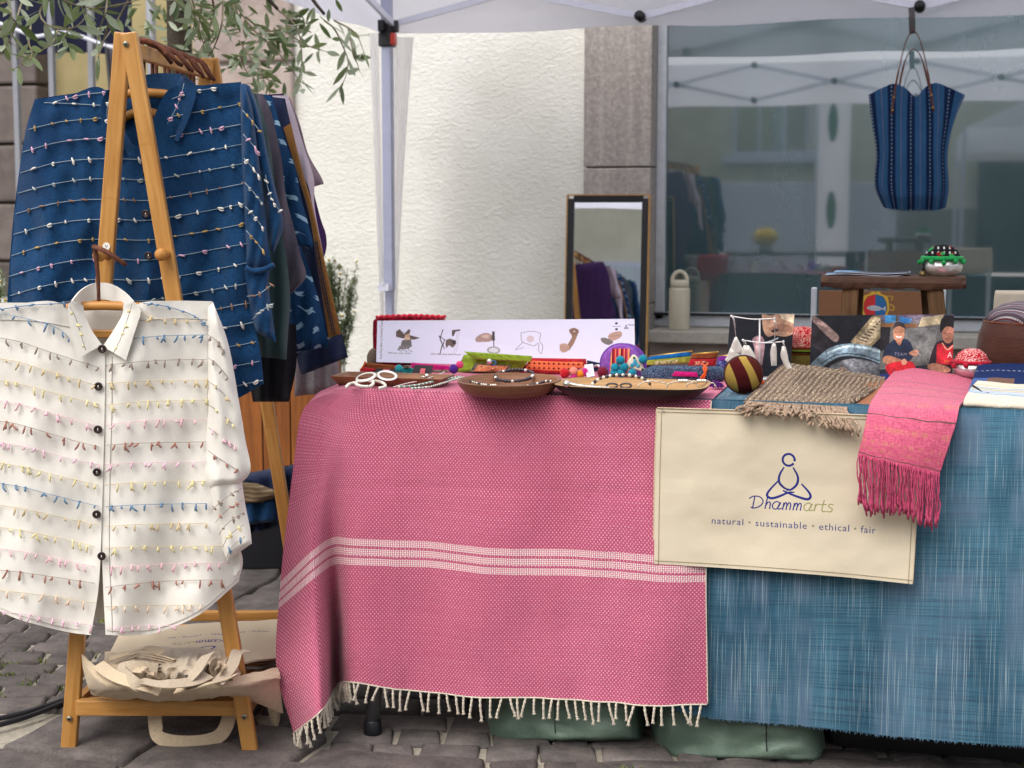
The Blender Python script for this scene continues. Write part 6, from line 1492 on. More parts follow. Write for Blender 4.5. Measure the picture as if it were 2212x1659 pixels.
zpouch('zip_pouch', 'purple and blue zip pouch half hidden by the earring photo', [(1551, 770), (1546, 795)], [(1590, 766), (1588, 795)], 3.575, M_purf, embroidery('blue embroidery', '#2a3a7a', ('#9a9ad0', '#1a1a4a', '#e0d0d0'), 130), .4)
t = thing('dark_blue_pouch', 'dark blue cloth pouch showing between red clutch and purple purse', 'pouch', GT(1285, 805)); slab('body', M_navy_c, t, [(1268, 778), (1268, 800)], [(1306, 786), (1308, 806)], 3.52, .008); mb = MB(); mb.tube(path([P(1283, 791, 3.49), P(1292, 790, 3.48), P(1300, 796, 3.48)], 8), .0035, 6); mb.build('silver_piping', M_silver_s, t)
def batik():
    m = Mat('indigo batik', .9, .12); x, y, z_ = m.xy('Object'); n = m.noise(m.obj(), 55, 1, .5, 3.5); w = ((n * 7).fr() - .5).ab().lt(.13)
    m.color(m.mix(w * .8, '#18253d', '#7f94ad')); m.bump(m.noise(m.obj(), 14, 3), .006); return m.m
ba = thing('batik_roll', 'indigo batik cloth roll tied with an orange cord', 'cloth roll', GT(1475, 825)); yk = yb(1475, 824)
slab('roll', batik(), ba, [(1410, 789), (1388, 800), (1385, 812), (1395, 824)], [(1556, 791), (1569, 802), (1570, 814), (1556, 828)], yk + .01, .034, 26, 14, wr_(.006, .03), lin_=False, flat=.4)
slab('patch', M_magf, ba, [(1458, 802), (1450, 812)], [(1506, 804), (1508, 814)], yk - .030, .002, 8, 4)
mb = MB()
for o_ in (0, 6): mb.tube(path([P(1516 + o_ * 2.2, 786, yk + .01), P(1526 - o_, 795, yk - .026), P(1522 + o_ * .3, 806, yk - .033), P(1514 + o_, 818, yk - .030), P(1516 + o_, 829, yk - .018)], 20), [.0022 + .0007 * (i % 2) for i in range(20)], 6)
mb.build('cord', M_orangef, ba)
mb = MB(); p = GT(1547, 842) + V((0, 0, .008))
for q in range(150):
    d = V((rnd.gauss(.4, .8), rnd.gauss(-.3, .8), rnd.uniform(-.1, .9))).normalized() * rnd.uniform(.010, .019); mb.tube([p, p + d * .6 + V((0, 0, .002)), p + d + V((0, 0, -.003))], [.0014, .0012, .0008], 3)
tag(mb.build('purple_tassel', felt('violet wool', '#5c1278')), 'purple wool tassel on the pink cloth beside the long tray', 'tassel')
rp = thing('round_pouch', 'round maroon and mustard striped pouch standing before the earring photo', 'pouch', GT(1606, 842)); cpt = P(1606, 809, 3.17)
def rpm():
    m = Mat('maroon mustard stripes', .9, .12); x, y, z_ = m.xy('Object'); xx = x + z_ * z_ * 5 - .006; k = m.mix(xx.ab().lt(.0145), '#b3964a', '#4f1518'); k = m.mix(xx.gt(.031), k, '#54221a'); rib = (x / .004).fr(); m.color(m.mix(((z_ / .0022).fr()) * .25, k, '#2d0d0c')); m.bump((z_ / .0022).fr(), .0006); return m.m
mb = MB(); ax = (C0 - cpt); ax.z = .1; ax.normalize(); mb.lathe([(0, -.020), (.020, -.018), (.036, -.010), (.0405, 0), (.036, .010), (.020, .017), (0, .019)], cpt, 32, ax=ax)
rp.location = V((cpt.x, cpt.y, cpt.z - .041)); body = mb.build('body', rpm(), rp)
mb = MB(); mb.lathe([(.0402, -.003), (.0425, -.0025), (.0425, .0025), (.0402, .003)], cpt, 32, ax=ax); mb.build('zip_edge', plain('maroon piping', '#3d1413'), rp)
body.data.transform(Matrix.Translation((0, 0, 0)))
mb = MB()
for q, c in enumerate((0, 0, 0)):
    p0 = GT(1632, 842) + V((.004 * q, -.006 * q, .01)); mb.tube(path([p0 + V((.01, 0, .012)), p0, p0 + V((-.012, -.006, -.006))], 6), .004, 6)
mb.build('tassel', M_orangef, rp)

# ---- white poster with drawings
pic = Pic(1500, 340, (214, 212, 232)); W_, H_ = 1500, 340
ink = (54, 44, 44); skin = (176, 142, 128); dk = (78, 62, 62); gy = (130, 122, 122)
def fx(u): return (u - 815) / 555.0
def fy(v): return (v - 690) / 127.0
def pp(*pts): return [(fx(a), fy(b)) for a, b in pts]
# 1 arm pressing a board
pic.poly(pp((858, 722), (866, 714), (876, 730), (886, 714), (890, 716), (888, 732), (912, 740), (898, 746), (870, 742), (858, 738)), (94, 76, 74)); pic.poly(pp((878, 732), (888, 726), (890, 746), (876, 752)), (200, 168, 140)); pic.poly(pp((872, 748), (892, 746), (894, 768), (868, 770)), (104, 98, 98)); pic.poly(pp((866, 766), (892, 764), (888, 774), (862, 778)), (120, 112, 112))
for k in range(9): pic.ell((fx(862 + k * 4), fy(778 + (k % 3) * 2)), .0025, (70, 64, 66))
for k in range(7): pic.line(pp((861 + k * 4, 718 + k), (868 + k * 4, 738)), .0016, (50, 38, 38), .7)
# 2 tool with hands
for a in (((962, 714), (956, 742)), ((954, 732), (962, 760)), ((956, 742), (966, 772)), ((954, 732), (968, 746)), ((958, 776), (962, 756)), ((956, 790), (960, 764)), ((966, 744), (962, 764))): pic.line(pp(*a), .0035, (60, 54, 56))
pic.poly(pp((982, 716), (1000, 714), (1000, 718), (990, 720), (986, 732), (982, 732)), (84, 66, 66)); pic.poly(pp((970, 744), (978, 740), (986, 744), (990, 758), (984, 768), (976, 760), (970, 770), (968, 756)), (96, 78, 74)); pic.poly(pp((982, 746), (990, 744), (992, 756), (984, 758)), (44, 36, 38))
for a in (((994, 722), (986, 790)), ((998, 722), (992, 780)), ((968, 790), (982, 788))): pic.line(pp(*a), .0012, gy, .7)
# 3 hand with punch
pic.sm(pp((1034, 738), (1044, 728), (1058, 724), (1070, 730), (1074, 738), (1066, 746), (1050, 748), (1036, 748)), (158, 130, 122)); pic.sm(pp((1046, 732), (1060, 728), (1068, 734), (1056, 738)), (196, 168, 154)); pic.poly(pp((1070, 720), (1075, 720), (1076, 744), (1070, 744)), (50, 42, 46)); pic.poly(pp((1072, 744), (1074, 744), (1075, 764), (1073, 764)), (70, 64, 68)); pic.ell((fx(1073), fy(772)), (.026, .09), (150, 148, 152)); pic.ell((fx(1073), fy(772)), (.018, .055), (200, 198, 208))
for k in range(5): pic.line(pp((1060 + k * 2, 731 + k * 2.5), (1076, 734 + k * 2.5)), .0016, dk, .7)
# 4 outline of a person bent over
for a in (((1132, 724), (1134, 746), (1148, 754)), ((1132, 724), (1158, 720), (1174, 726)), ((1174, 726), (1172, 746), (1178, 758), (1176, 778)), ((1170, 750), (1170, 772), (1176, 780)), ((1136, 748), (1120, 768)), ((1120, 770), (1138, 762)), ((1148, 754), (1160, 758), (1168, 750))): pic.line(pp(*a), .0022, (110, 104, 112), .9)
pic.ell((fx(1152), fy(740)), (.014, .07), (196, 178, 184))
# 5 forearm held upright
pic.poly(pp((1238, 720), (1248, 718), (1252, 730), (1244, 752), (1234, 770), (1226, 766), (1234, 748), (1240, 736)), (138, 104, 84)); pic.sm(pp((1234, 718), (1244, 712), (1254, 718), (1252, 728), (1240, 730)), (124, 92, 76)); pic.sm(pp((1214, 756), (1226, 752), (1234, 760), (1230, 772), (1218, 774)), (176, 142, 126)); pic.ell((fx(1245), fy(721)), .0032, (220, 205, 195))
for k in range(6): pic.line(pp((1216 + k * 3, 756 + k), (1214 + k * 3, 772)), .0014, (120, 90, 80), .6)
# 6 hand holding a cup
pic.sm(pp((1316, 732), (1326, 724), (1342, 722), (1343, 734), (1330, 744), (1318, 744)), (176, 140, 124)); pic.sm(pp((1300, 740), (1310, 738), (1326, 748), (1316, 756), (1304, 750)), (110, 100, 98)); pic.line(pp((1320, 734), (1342, 732)), .0015, dk, .6)
# marks and words
for v in (701, 716): pic.ell((fx(1321 + 12), fy(v)), .0052, (46, 44, 52))
pic.line(pp((1325, 708.5), (1342, 708.5)), .0022, (90, 88, 96), curve=False); logo(pic, (fx(1353), fy(714)), .06, 1, (50, 48, 56), .03); script(pic, fx(1358), fy(704), .0058, 1, (60, 58, 68), (90, 88, 96), .0011)
pic.text('From Pure Silver to Cherished Treasures', .0225, .92, .0135, (50, 44, 48), 'LEFT', rot=-math.pi / 2)
pic.text('Pull you also look', fx(840), fy(790), .0128, (40, 36, 40), shear=.3); pic.text('Use the also with Read', fx(935), fy(790), .0128, (40, 36, 40), shear=.3); pic.text('Push and turn it', fx(1030), fy(790), .0128, (40, 36, 40), shear=.3)
ypo = 3.60; q = [P(815, 693, ypo + .05), P(1370, 689, ypo + .05), P(1372, 816, ypo), P(813, 817, ypo)]
zlo = ZT + .004; q[2].z = q[3].z = zlo
po = thing('poster', 'long white poster board with six hand drawings behind the pouches', 'poster', (q[2] + q[3]) / 2)
mb = MB(); mb.prism(q, [p + V((0, .004, 0)) for p in q], uvs=[(0, 1), (1, 1), (1, 0), (0, 0)]); mb.build('printed_sheet', imgmat('poster print', pic.image('poster'), .55, .3), po, smooth=False)
mb = MB(); c = (q[0] + q[1] + q[2] + q[3]) / 4; mb.bar(V((c.x, c.y + .012, c.z + .02)), V((c.x, c.y + .06, zlo)), .05, .004, up=(0, 1, 0)); mb.build('easel_foot', plain('grey card', '#a8a49c'), po, smooth=False)
kn = thing('red_knitted_hat', 'red knitted cloth peeking out behind the left end of the poster', 'hat', P(880, 735, 3.72)); kn.location.z = ZT
def knit():
    m = Mat('red knit', .95, .1); n = m.vor(m.obj((1, 1, 1)), 130); m.color(m.mix(n.ss(.1, .5), '#c92540', '#8a1329')); m.bump(n, .006); return m.m
slab('knit_body', knit(), kn, [(820, 684), (806, 692), (805, 720), (808, 815)], [(945, 684), (964, 690), (966, 720), (960, 815)], 3.71, .03, 30, 12, wr_(.006, .06)); 
mb = MB(); c = path([P(812 + 150 * t, 686 - 3 * math.sin(t * 3.1), 3.685) for t in np.linspace(0, 1, 12)], 60); mb.tube([p + V((0, .002 * math.sin(i * 1.3), .0025 * math.cos(i * 1.3))) for i, p in enumerate(c)], .0048, 6); mb.build('crocheted_edge', felt('bright red wool', '#d63246'), kn)
bp = MB(); bp.ball(P(806, 775, 3.66), (.016, .02, .028), 14, 10, rough=.06); bp.lathe([(.012, 0), (.014, .004), (.01, .012)], P(806, 775, 3.66) - V((0, 0, .043)), 10)
tag(bp.build('brown_pouch', plain('grey brown suede', '#7d6d60', .95, .1)), 'small grey brown suede pouch at the left corner of the poster', 'pouch')
# ---- three photo prints
def card(name, label, q, y, img, lean=.03):
    f = [P(a, b, y + (lean if k < 2 else 0)) for k, (a, b) in enumerate(q)]; f[2].z = f[3].z = ZT + .004
    t = thing(name, label, 'photo', (f[2] + f[3]) / 2); mb = MB(); mb.prism(f, [p + V((0, .003, 0)) for p in f], uvs=[(0, 1), (1, 1), (1, 0), (0, 0)]); mb.build('printed_sheet', imgmat(name + ' print', img, .45, .15), t, smooth=False)
    c = (f[0] + f[1] + f[2] + f[3]) / 4; mb = MB(); mb.bar(c + V((0, .008, .01)), V((c.x, y + .07, ZT + .004)), .03, .003, up=(0, 1, 0)); mb.build('easel_foot', M_card, t, smooth=False); return t
p1 = Pic(420, 420, (20, 22, 32)); p1.poly([(.0, 0), (.12, 0), (.08, 1), (0, 1)], (30, 30, 40))
p1.sm([(.5, -.05), (.62, .02), (.9, -.05), (1.05, .0), (1.05, .26), (.9, .36), (.72, .34), (.62, .36), (.56, .3), (.52, .18)], (178, 138, 114)); p1.poly([(.76, -.02), (1.02, -.02), (1.02, .16), (.82, .08)], (228, 206, 176)); p1.sm([(.62, .24), (.76, .16), (.98, .2), (1.02, .3), (.84, .28), (.7, .28)], (150, 108, 88)); p1.sm([(.66, .27), (.74, .23), (.78, .26), (.7, .29)], (40, 28, 30))
p1.sm([(.38, .4), (.5, .34), (.58, .5), (.52, .98), (.36, .98), (.42, .6)], (140, 110, 116)); p1.sm([(.44, .42), (.5, .4), (.52, .7), (.46, .9)], (186, 150, 150)); p1.line([(.56, .46), (.7, .42), (.78, .38)], .02, (190, 196, 204)); p1.soft(.3, 7).blur(2)
card('earring_photo', 'dark photo print of a hand behind the silver earring stand', [(1577, 680), (1716, 678), (1706, 815), (1568, 815)], 3.52, p1.image('earring_photo'))
p2_ = Pic(480, 420, (24, 25, 34)); p2_.sm([(.0, .0), (.12, .06), (.3, .22), (.4, .34), (.34, .42), (.18, .28), (.02, .1)], (140, 116, 110)); p2_.sm([(.0, .12), (.14, .24), (.3, .5), (.2, .6), (.0, .44)], (40, 36, 42))
p2_.poly([(.56, .42), (.86, .02), (1.0, .0), (1.0, .34), (.84, .52), (.7, .48)], (136, 120, 92)); p2_.poly([(.66, .40), (.9, .04), (.98, .04), (.98, .28), (.84, .46)], (176, 160, 132))
for k in range(8): p2_.line([(.68 + k * .04, .38 - k * .04), (.80 + k * .025, .42 - k * .045)], .022, (74, 60, 50), .8)
p2_.sm([(.0, .82), (.12, .66), (.3, .5), (.55, .44), (.8, .48), (1.0, .56), (1.02, .76), (.8, .68), (.5, .64), (.28, .74), (.12, .9), (0, 1.0)], (110, 128, 140)); p2_.line([(.24, .60), (.5, .49), (.8, .52), (1, .58)], .03, (160, 176, 184)); p2_.line([(.14, .78), (.4, .62), (.7, .62), (1, .72)], .012, (40, 48, 58)); p2_.sm([(.2, .92), (.36, .76), (.62, .68), (.9, .74), (1.04, .84), (1.04, 1.04), (.1, 1.04)], (96, 96, 100)); p2_.ell((.46, .9), (.08, .08), (170, 140, 124)); p2_.soft(.45, 9, 2).grain(.3, 3).blur(2)
card('bowl_photo', 'dark photo print of a silver bowl being hammered', [(1754, 682), (1905, 680), (1902, 815), (1748, 815)], 3.52, p2_.image('bowl_photo'))
p3_ = Pic(520, 430, (98, 98, 96)); R3 = np.random.RandomState(4)
p3_.poly([(0, 0), (1, 0), (1, .1), (0, .1)], (92, 84, 104)); p3_.poly([(.05, .0), (.24, .0), (.22, .1), (.06, .12)], (52, 120, 170)); p3_.poly([(.26, .02), (.44, .06), (.4, .12), (.26, .14)], (40, 108, 176)); p3_.poly([(.56, .04), (.86, .0), (.84, .14), (.52, .18)], (186, 172, 138)); p3_.poly([(0, .12), (.5, .14), (.5, .19), (0, .18)], (128, 88, 60)); p3_.poly([(.2, 0), (.23, 0), (.24, .2), (.21, .2)], (70, 66, 64))
for k in range(30): p3_.line([(R3.rand(), R3.rand() * .14), (R3.rand() * .1 + .4, R3.rand() * .14)], .004, (200, 190, 170), .25)
p3_.poly([(.3, .2), (.78, .2), (.74, .7), (.44, .7)], (112, 114, 112)); p3_.poly([(0, .18), (.14, .18), (.12, .5), (0, .56)], (36, 34, 38)); p3_.poly([(.0, .84), (1, .7), (1, 1), (0, 1)], (40, 42, 52)); p3_.poly([(0, .9), (.4, .9), (.5, 1), (0, 1)], (44, 52, 110))
p3_.sm([(.14, .42), (.22, .36), (.36, .36), (.44, .46), (.46, .62), (.34, .74), (.14, .74), (.04, .7), (.06, .52)], (38, 48, 70)); p3_.sm([(.04, .66), (.12, .62), (.3, .68), (.36, .74), (.3, .78), (.08, .74)], (170, 118, 92)); p3_.sm([(.08, .78), (.3, .7), (.46, .72), (.5, .86), (.44, 1.0), (.2, .98)], (186, 34, 46)); p3_.sm([(.3, .7), (.34, .66), (.38, .72), (.32, .76)], (190, 140, 112)); p3_.sm([(.4, .58), (.48, .52), (.54, .54), (.5, .62)], (186, 134, 108)); p3_.line([(.5, .54), (.56, .6)], .006, (220, 220, 220))
p3_.sm([(.20, .34), (.27, .36), (.30, .40), (.27, .46), (.23, .42)], (176, 124, 98)); p3_.ell((.255, .27), (.082, .135), (186, 132, 104)); p3_.sm([(.165, .22), (.19, .13), (.25, .10), (.32, .13), (.345, .22), (.33, .2), (.255, .165), (.18, .2)], (58, 54, 58)); p3_.line([(.215, .32), (.255, .335), (.295, .32)], .014, (236, 228, 220)); 
for x in (.225, .285): p3_.line([(x - .014, .255), (x + .014, .255)], .006, (50, 34, 32))
p3_.line([(.255, .26), (.252, .295), (.262, .297)], .005, (150, 100, 80)); p3_.text('TEAM', .2, .62, .06, (150, 150, 170), 'LEFT', sp=1.2)
p3_.sm([(.70, .62), (.74, .48), (.8, .4), (.92, .38), (1.04, .42), (1.04, .84), (.74, .9), (.66, .86)], (46, 34, 42)); p3_.poly([(.78, .44), (.86, .42), (.93, .5), (1.02, .42), (1.02, .76), (.78, .72)], (178, 36, 48)); p3_.line([(.85, .42), (.92, .52), (1.0, .46)], .012, (220, 180, 150)); p3_.ell((.93, .28), (.085, .15), (164, 112, 92)); p3_.sm([(.82, .26), (.82, .1), (.88, .02), (.98, .02), (1.03, .1), (1.03, .3), (.99, .2), (.9, .18), (.85, .24)], (32, 28, 32))
for x in (.895, .955): p3_.line([(x - .015, .285), (x + .013, .29)], .006, (44, 28, 28))
p3_.line([(.9, .36), (.935, .365), (.96, .355)], .008, (130, 60, 60)); p3_.text('A', .925, .64, .10, (236, 226, 226)); p3_.text('CHACHA', .885, .71, .036, (226, 176, 60)); p3_.sm([(.66, .76), (.74, .72), (.9, .76), (.98, .82), (.9, .86), (.7, .82)], (176, 124, 100)); p3_.soft(.28, 10, 3).blur(1)
card('women_photo', 'colour photo print of two seated people sewing, one in red top', [(1903, 681), (2061, 679), (2057, 815), (1900, 815)], 3.50, p3_.image('women_photo'))

# ---- earring stand
es = thing('earring_stand', 'white metal earring stand with two bars before the dark photo', 'stand', GT(1640, 818)); ye = 3.455; M_wm = plain('white wire', '#d9d7d6', .35, .5, .3)
mb = MB(); mb.tube([P(1641, 688, ye), V((P(1641, 812, ye).x, ye, ZT + .006))], .0019, 8); mb.build('upright', M_wm, es)
for a, b, c, d in ((1580, 683, 1673, 688), (1605, 735, 1692, 738)):
    mb = MB(); mb.tube(path([P(a, b, ye - .004), P((a + c) / 2, (b + d) / 2 + 4, ye - .006), P(c, d, ye - .004)], 12), .0013, 8); mb.ball(P(a, b, ye - .004), .0033, 8, 6); mb.ball(P(c, d, ye - .004), .0033, 8, 6); mb.build('bar', M_wm, es)
mb = MB(); mb.lathe([(0, 0), (.03, 0), (.03, .003), (0, .004)], V((P(1641, 812, ye).x, ye, ZT + .004)), 20); mb.build('foot', M_wm, es)
def petal(mb, pts, th=.004):
    l, r = [p[:2] for p in pts], [p[2:] for p in pts]; lens_slab(mb, l, r, ye - .012, th, 10, 12, mapf=P)
for lab, wire, pts_list in (('silver earring of two broad petals at left of the stand', ((1582, 684), (1586, 700), (1590, 728)), [[(1587, 728, 1592, 728), (1580, 746, 1600, 744), (1577, 758, 1606, 758), (1582, 764, 1602, 764)], [(1577, 752, 1584, 752), (1569, 772, 1602, 770), (1566, 778, 1606, 782), (1580, 788, 1600, 788)]]),
                            ('long silver petal earring on lower left of the stand', ((1607, 736), (1608, 745), (1612, 752)), [[(1606, 746, 1618, 746), (1600, 762, 1630, 766), (1600, 786, 1632, 780), (1596, 798, 1620, 796), (1600, 808, 1618, 808)]]),
                            ('curved silver spoon earring at right of the stand', ((1690, 738), (1692, 744), (1693, 750)), [[(1689, 748, 1697, 748), (1686, 766, 1702, 768), (1690, 780, 1704, 780), (1696, 794, 1712, 796), (1700, 808, 1716, 806)]]),
                            ('thin silver drop earring behind the upper bar', ((1672, 690), (1674, 720), (1672, 742)), [[(1668, 742, 1676, 742), (1664, 762, 1678, 762), (1666, 790, 1678, 790)]])):
    e_ = thing('silver_earring', lab, 'earring', P(*wire[-1], ye - .01), 'silver earrings on the stand'); mb = MB(); mb.tube(path([P(a, b, ye - .008) for a, b in wire], 8), .001, 5); mb.tube(path([P(wire[0][0], wire[0][1] - 2, ye - .008), P(wire[0][0] + 4, wire[0][1] + 6, ye - .014), P(wire[0][0] + 7, wire[0][1] + 24, ye - .014)], 8), .0007, 5); mb.build('hook', M_silver_s, e_)
    for pl in pts_list: mb = MB(); petal(mb, pl); mb.build('petal', plain('satin silver', '#d3cdc4', .4, .5, .25, .1, 60), e_)

# ---- cushion balls and bowls
def patt(name, base, fg, sc_=70, thr=.5, metal=0):
    m = Mat(name, .85, .15); n = m.noise(m.obj(), sc_, 1, .5, 2.5); w = ((n * 5).fr() - .5).ab().lt(.16); m.color(m.mix(w, base, fg)); m.bump(n, .002); return m.m
M_redpat = patt('red white print', '#b01a2a', '#e2b9b4', 50)
rbk = thing('straw_basket', 'round straw basket with red patterned lid between the photo prints', 'basket', GT(1725, 815)); y_ = 3.64; c = P(1733, 742, y_)
mb = MB(); mb.lathe([(.034, ZT + .004 - c.z), (.04, ZT + .03 - c.z), (.038, -.028), (.036, -.024)], c, 24); mb.build('straw_base', patt('woven straw', '#7d6a33', '#5a4a22', 120), rbk)
def bandm():
    m = Mat('red lid with woven bands', .9, .1); x, y, z_ = m.xy('Object'); n = m.noise(m.obj(), 50, 1, .5, 2.5); w = ((n * 5).fr() - .5).ab().lt(.16); k = m.mix(w, '#b3202c', '#e0b4a4'); k0 = ZT * 0 + .0
    for z0, z1, cc in ((.0, .064, '#7a3a20'), (.0, .058, '#8fae3a'), (.0, .054, '#2a2620'), (.0, .050, '#b0561e'), (.0, .044, '#3d3020')): k = m.mix(z_.lt(z1), k, cc)
    m.color(k); return m.m
mb = MB(); mb.lathe([(.036, -.026), (.044, -.018), (.046, 0), (.044, .016), (.034, .032), (.018, .040), (0, .042)], c, 28); mb.build('lid', bandm(), rbk)
def pinbowl(name, label, a, vtop, vrim, vbot, y, w, bowlm, domem, trim, npom, trimw=.5, trimh=.004):
    top_, rim, bot = P(a, vtop, y), P(a, vrim, y), P(a, vbot, y); r = w / 2; t = thing(name, label, 'bowl', bot); H = rim.z - bot.z
    mb = MB(); mb.lathe([(0, 0), (r * .55, 0), (r * .62, .002), (r * .85, H * .3), (r * .95, H * .6), (r * .9, H), (r * .84, H), (r * .8, H * .8), (0, H * .75)], bot, 32); mb.build('bowl', bowlm, t)
    mb = MB(); Hd = top_.z - rim.z; mb.lathe([(r * .86, 0), (r * .84, Hd * .3), (r * .7, Hd * .65), (r * .4, Hd * .92), (0, Hd)], rim, 28); mb.build('cushion', domem, t)
    mb = MB(); mb.tube([rim + V((r * .9 * math.cos(k * .2618), r * .9 * math.sin(k * .2618), trimh)) for k in range(24)], trimh, 6, closed=True)
    mb.build('trim', trim, t)
    for k in range(npom): an = k * 6.283 / npom + .2; mb = MB(); mb.ball(rim + V((r * 1.04 * math.cos(an), r * 1.04 * math.sin(an), -.002 + .002 * math.sin(k * 2.2))), (.006, .006, .006), 10, 8, rough=.1); mb.build('pompom', trim, t)
    return t
pinbowl('red_pincushion', 'red patterned pincushion in a silver bowl with red pompoms', 2099, 752, 785, 815, 3.5, .088, M_silver, M_redpat, felt('red wool', '#b01030'), 9)
# ---- wooden stool with bowl, leaflets and bell
ys = 3.60; st = thing('wooden_stool', 'small rough dark wooden stool standing on the table behind the photos', 'stool', (P(1930, 620, ys).x, ys + .07, ZT))
zs1, zs0 = P(1930, 597, ys).z, P(1930, 624, ys).z; xs0, xs1 = P(1773, 610, ys).x, P(2087, 610, ys).x
mb = MB(); rows = []; nS = 30
prof = [(0, 0), (.0, 1), (.14, 1), (.14, 0)]
for i in range(nS + 1):
    x = xs0 + (xs1 - xs0) * i / nS; k = .006 * ns(i * .45, 2, 3); e = .006 * (1 if i in (0, nS) else 0)
    rows.append([V((x, ys + e + .004 * ns(i * .5, 1, 1), zs0 + k + .004 * ns(i * .3, 7, 1))), V((x, ys - .004 + .003 * ns(i * .6, 4, 1), (zs0 + zs1) / 2)), V((x, ys + e, zs1 - .003)), V((x, ys + .01, zs1)), V((x, ys + .13, zs1)), V((x, ys + .14, zs1 - .004)), V((x, ys + .14, zs0 + k)), V((x, ys + .07, zs0 + k))])
n8 = 8; vs = [p for r in rows for p in r]; fs, us = [], []
for i in range(nS):
    for k in range(n8):
        k2 = (k + 1) % n8; fs.append([i * n8 + k, (i + 1) * n8 + k, (i + 1) * n8 + k2, i * n8 + k2]); us.append([(i * .0125, k * .03), ((i + 1) * .0125, k * .03), ((i + 1) * .0125, k * .03 + .03), (i * .0125, k * .03 + .03)])
fs += [list(range(n8))[::-1], [nS * n8 + k for k in range(n8)]]; us += [[(0, .1)] * n8] * 2
mb.add(vs, fs, us); mb.build('seat', M_oldwood, st, smooth=False)
for a0, a1, yy in ((1838, 1833, ys + .022), (2019, 2027, ys + .022), (1846, 1842, ys + .115), (2006, 2012, ys + .115)):
    p0 = P(a0, 622, ys + .022); p1 = P(a1, 700, ys + .022); d = p1 - p0; p1 = p0 + d * ((p0.z - ZT - .004) / -d.z); p0.y = yy; p1.y = yy + (.012 if yy > ys + .05 else -.006)
    mb = MB(); mb.bar(p0 + V((0, 0, .004)), p1, .038, .028, up=(0, 1, 0)); mb.build('leg', M_legwood, st, smooth=False, bevel=.003)
def ethnic():
    m = Mat('black cloth with white weave', .9, .1); x, y, z_ = m.xy('Object'); a = ((x / .013).fr()).lt(.3) * ((z_ / .011).fr()).lt(.5); k = m.mix(a, '#16161a', '#b9b9b4'); k = m.mix(m.noise(m.obj(), 38, 1).gt(.6), k, '#7d1c20'); k = m.mix(m.noise(m.obj((1, 1, 1), loc=(3, 1, 2)), 34, 1).gt(.62), k, '#2f8a4c'); m.color(k); return m.m
pinbowl('silver_bowl', 'hammered silver bowl with black cushion and green pompom trim on the stool', 2035, 528, 563, 598, ys + .05, .098, M_silver, ethnic(), felt('green wool', '#17924a'), 11, trimh=.006)
bell = thing('brass_bell', 'tiny brass bell with dark handle beside the silver bowl', 'bell', P(1993, 598, ys + .03)); c = P(1993, 598, ys + .03); c.z = zs1
mb = MB(); mb.lathe([(0, .001), (.0085, .001), (.009, .004), (.007, .010), (.004, .013), (0, .014)], c, 14); mb.build('bell_cup', plain('aged brass', '#6a5a38', .4, .5, .8), bell); mb = MB(); mb.tube(path([c + V((0, 0, .013)), c + V((.002, 0, .025)), c + V((.001, 0, .036))], 8), [.003, .004, .0045, .004, .004, .0045, .004, .002], 8); mb.build('handle', M_black_pl, bell)
pic = Pic(300, 200, (54, 58, 84)); pic.poly([(0, 0), (.35, 0), (.2, 1), (0, 1)], (96, 150, 190)); pic.line([(0, .99), (1, .99), (1, 0)], .02, (220, 224, 232), curve=False); pic.text('natural', .5, .5, .1, (200, 205, 220))
M_leaflet = imgmat('leaflet print', pic.image('leaflet'), .35, .4)
for k, (a0, a1, lab) in enumerate(((1782, 1950, 'blue leaflet lying at the bottom of the stack on the stool'), (1800, 1966, 'dark blue leaflet with white edge on top of the stool stack'))):
    x0_, x1_ = P(a0, 597, ys).x, P(a1, 597, ys).x; z_ = zs1 + .0025 + .0045 * k
    mb = MB(); mb.grid([[V((x0_ + (x1_ - x0_) * i / 12, ys + .012 + .1 * (1 - j) + .01 * k, z_ + .002 * math.sin(i * .5 + k))) for i in range(13)] for j in (0, 1)]); tag(mb.build('leaflet', M_leaflet, solid=.0008), lab, 'leaflet')

# ---- chair with town crest behind the stool
yc = 4.25; ch_ = thing('crest_chair', 'brown plywood chair with red and blue fish crest behind the table', 'chair', (P(1905, 700, yc).x, yc + .1, 0))
xc0, xc1 = P(1768, 690, yc).x, P(2024, 690, yc).x; zc1, zc0 = P(1900, 629, yc).z, P(1900, 629, yc).z - .26
pic = Pic(900, 800, (133, 92, 64)); R4 = np.random.RandomState(2)
for k in range(60): pic.line([(0, R4.rand()), (1, R4.rand() * .02 + k / 60)], .003, (112, 76, 52), .18)
c0_ = (.481, .17); q_ = lambda *p: [(c0_[0] + a * .0034 * 1.05, c0_[1] + b * .0038 * 1.05) for a, b in p]
gold = (206, 164, 56)
pic.sm(q_((-31, -17), (-27, -30), (-16, -34), (-8, -42), (0, -40), (8, -42), (16, -34), (27, -30), (31, -17), (33, 6), (25, 30), (10, 42), (0, 48), (-10, 42), (-25, 30), (-33, 6)), gold)
pic.line(q_((34, -8), (44, -2), (42, 8), (34, 6)), .008, gold); pic.line(q_((-34, -8), (-44, -2), (-42, 8), (-34, 6)), .008, gold); pic.line(q_((30, -30), (40, -28), (38, -18)), .007, gold); pic.line(q_((-30, -30), (-40, -28), (-38, -18)), .007, gold)
sh = [(-26, -14), (-18, -28), (0, -34), (18, -28), (26, -14), (28, 6), (20, 28), (0, 42), (-20, 28), (-28, 6)]
pic.poly(q_(*sh), (44, 102, 158)); pic.poly(q_((0, -34), (-18, -28), (-26, -14), (-28, 6), (-20, 28), (0, 42)), (196, 48, 52)); pic.line(q_(*(sh + sh[:1])), .004, (90, 70, 30), .7, n=60, curve=False)
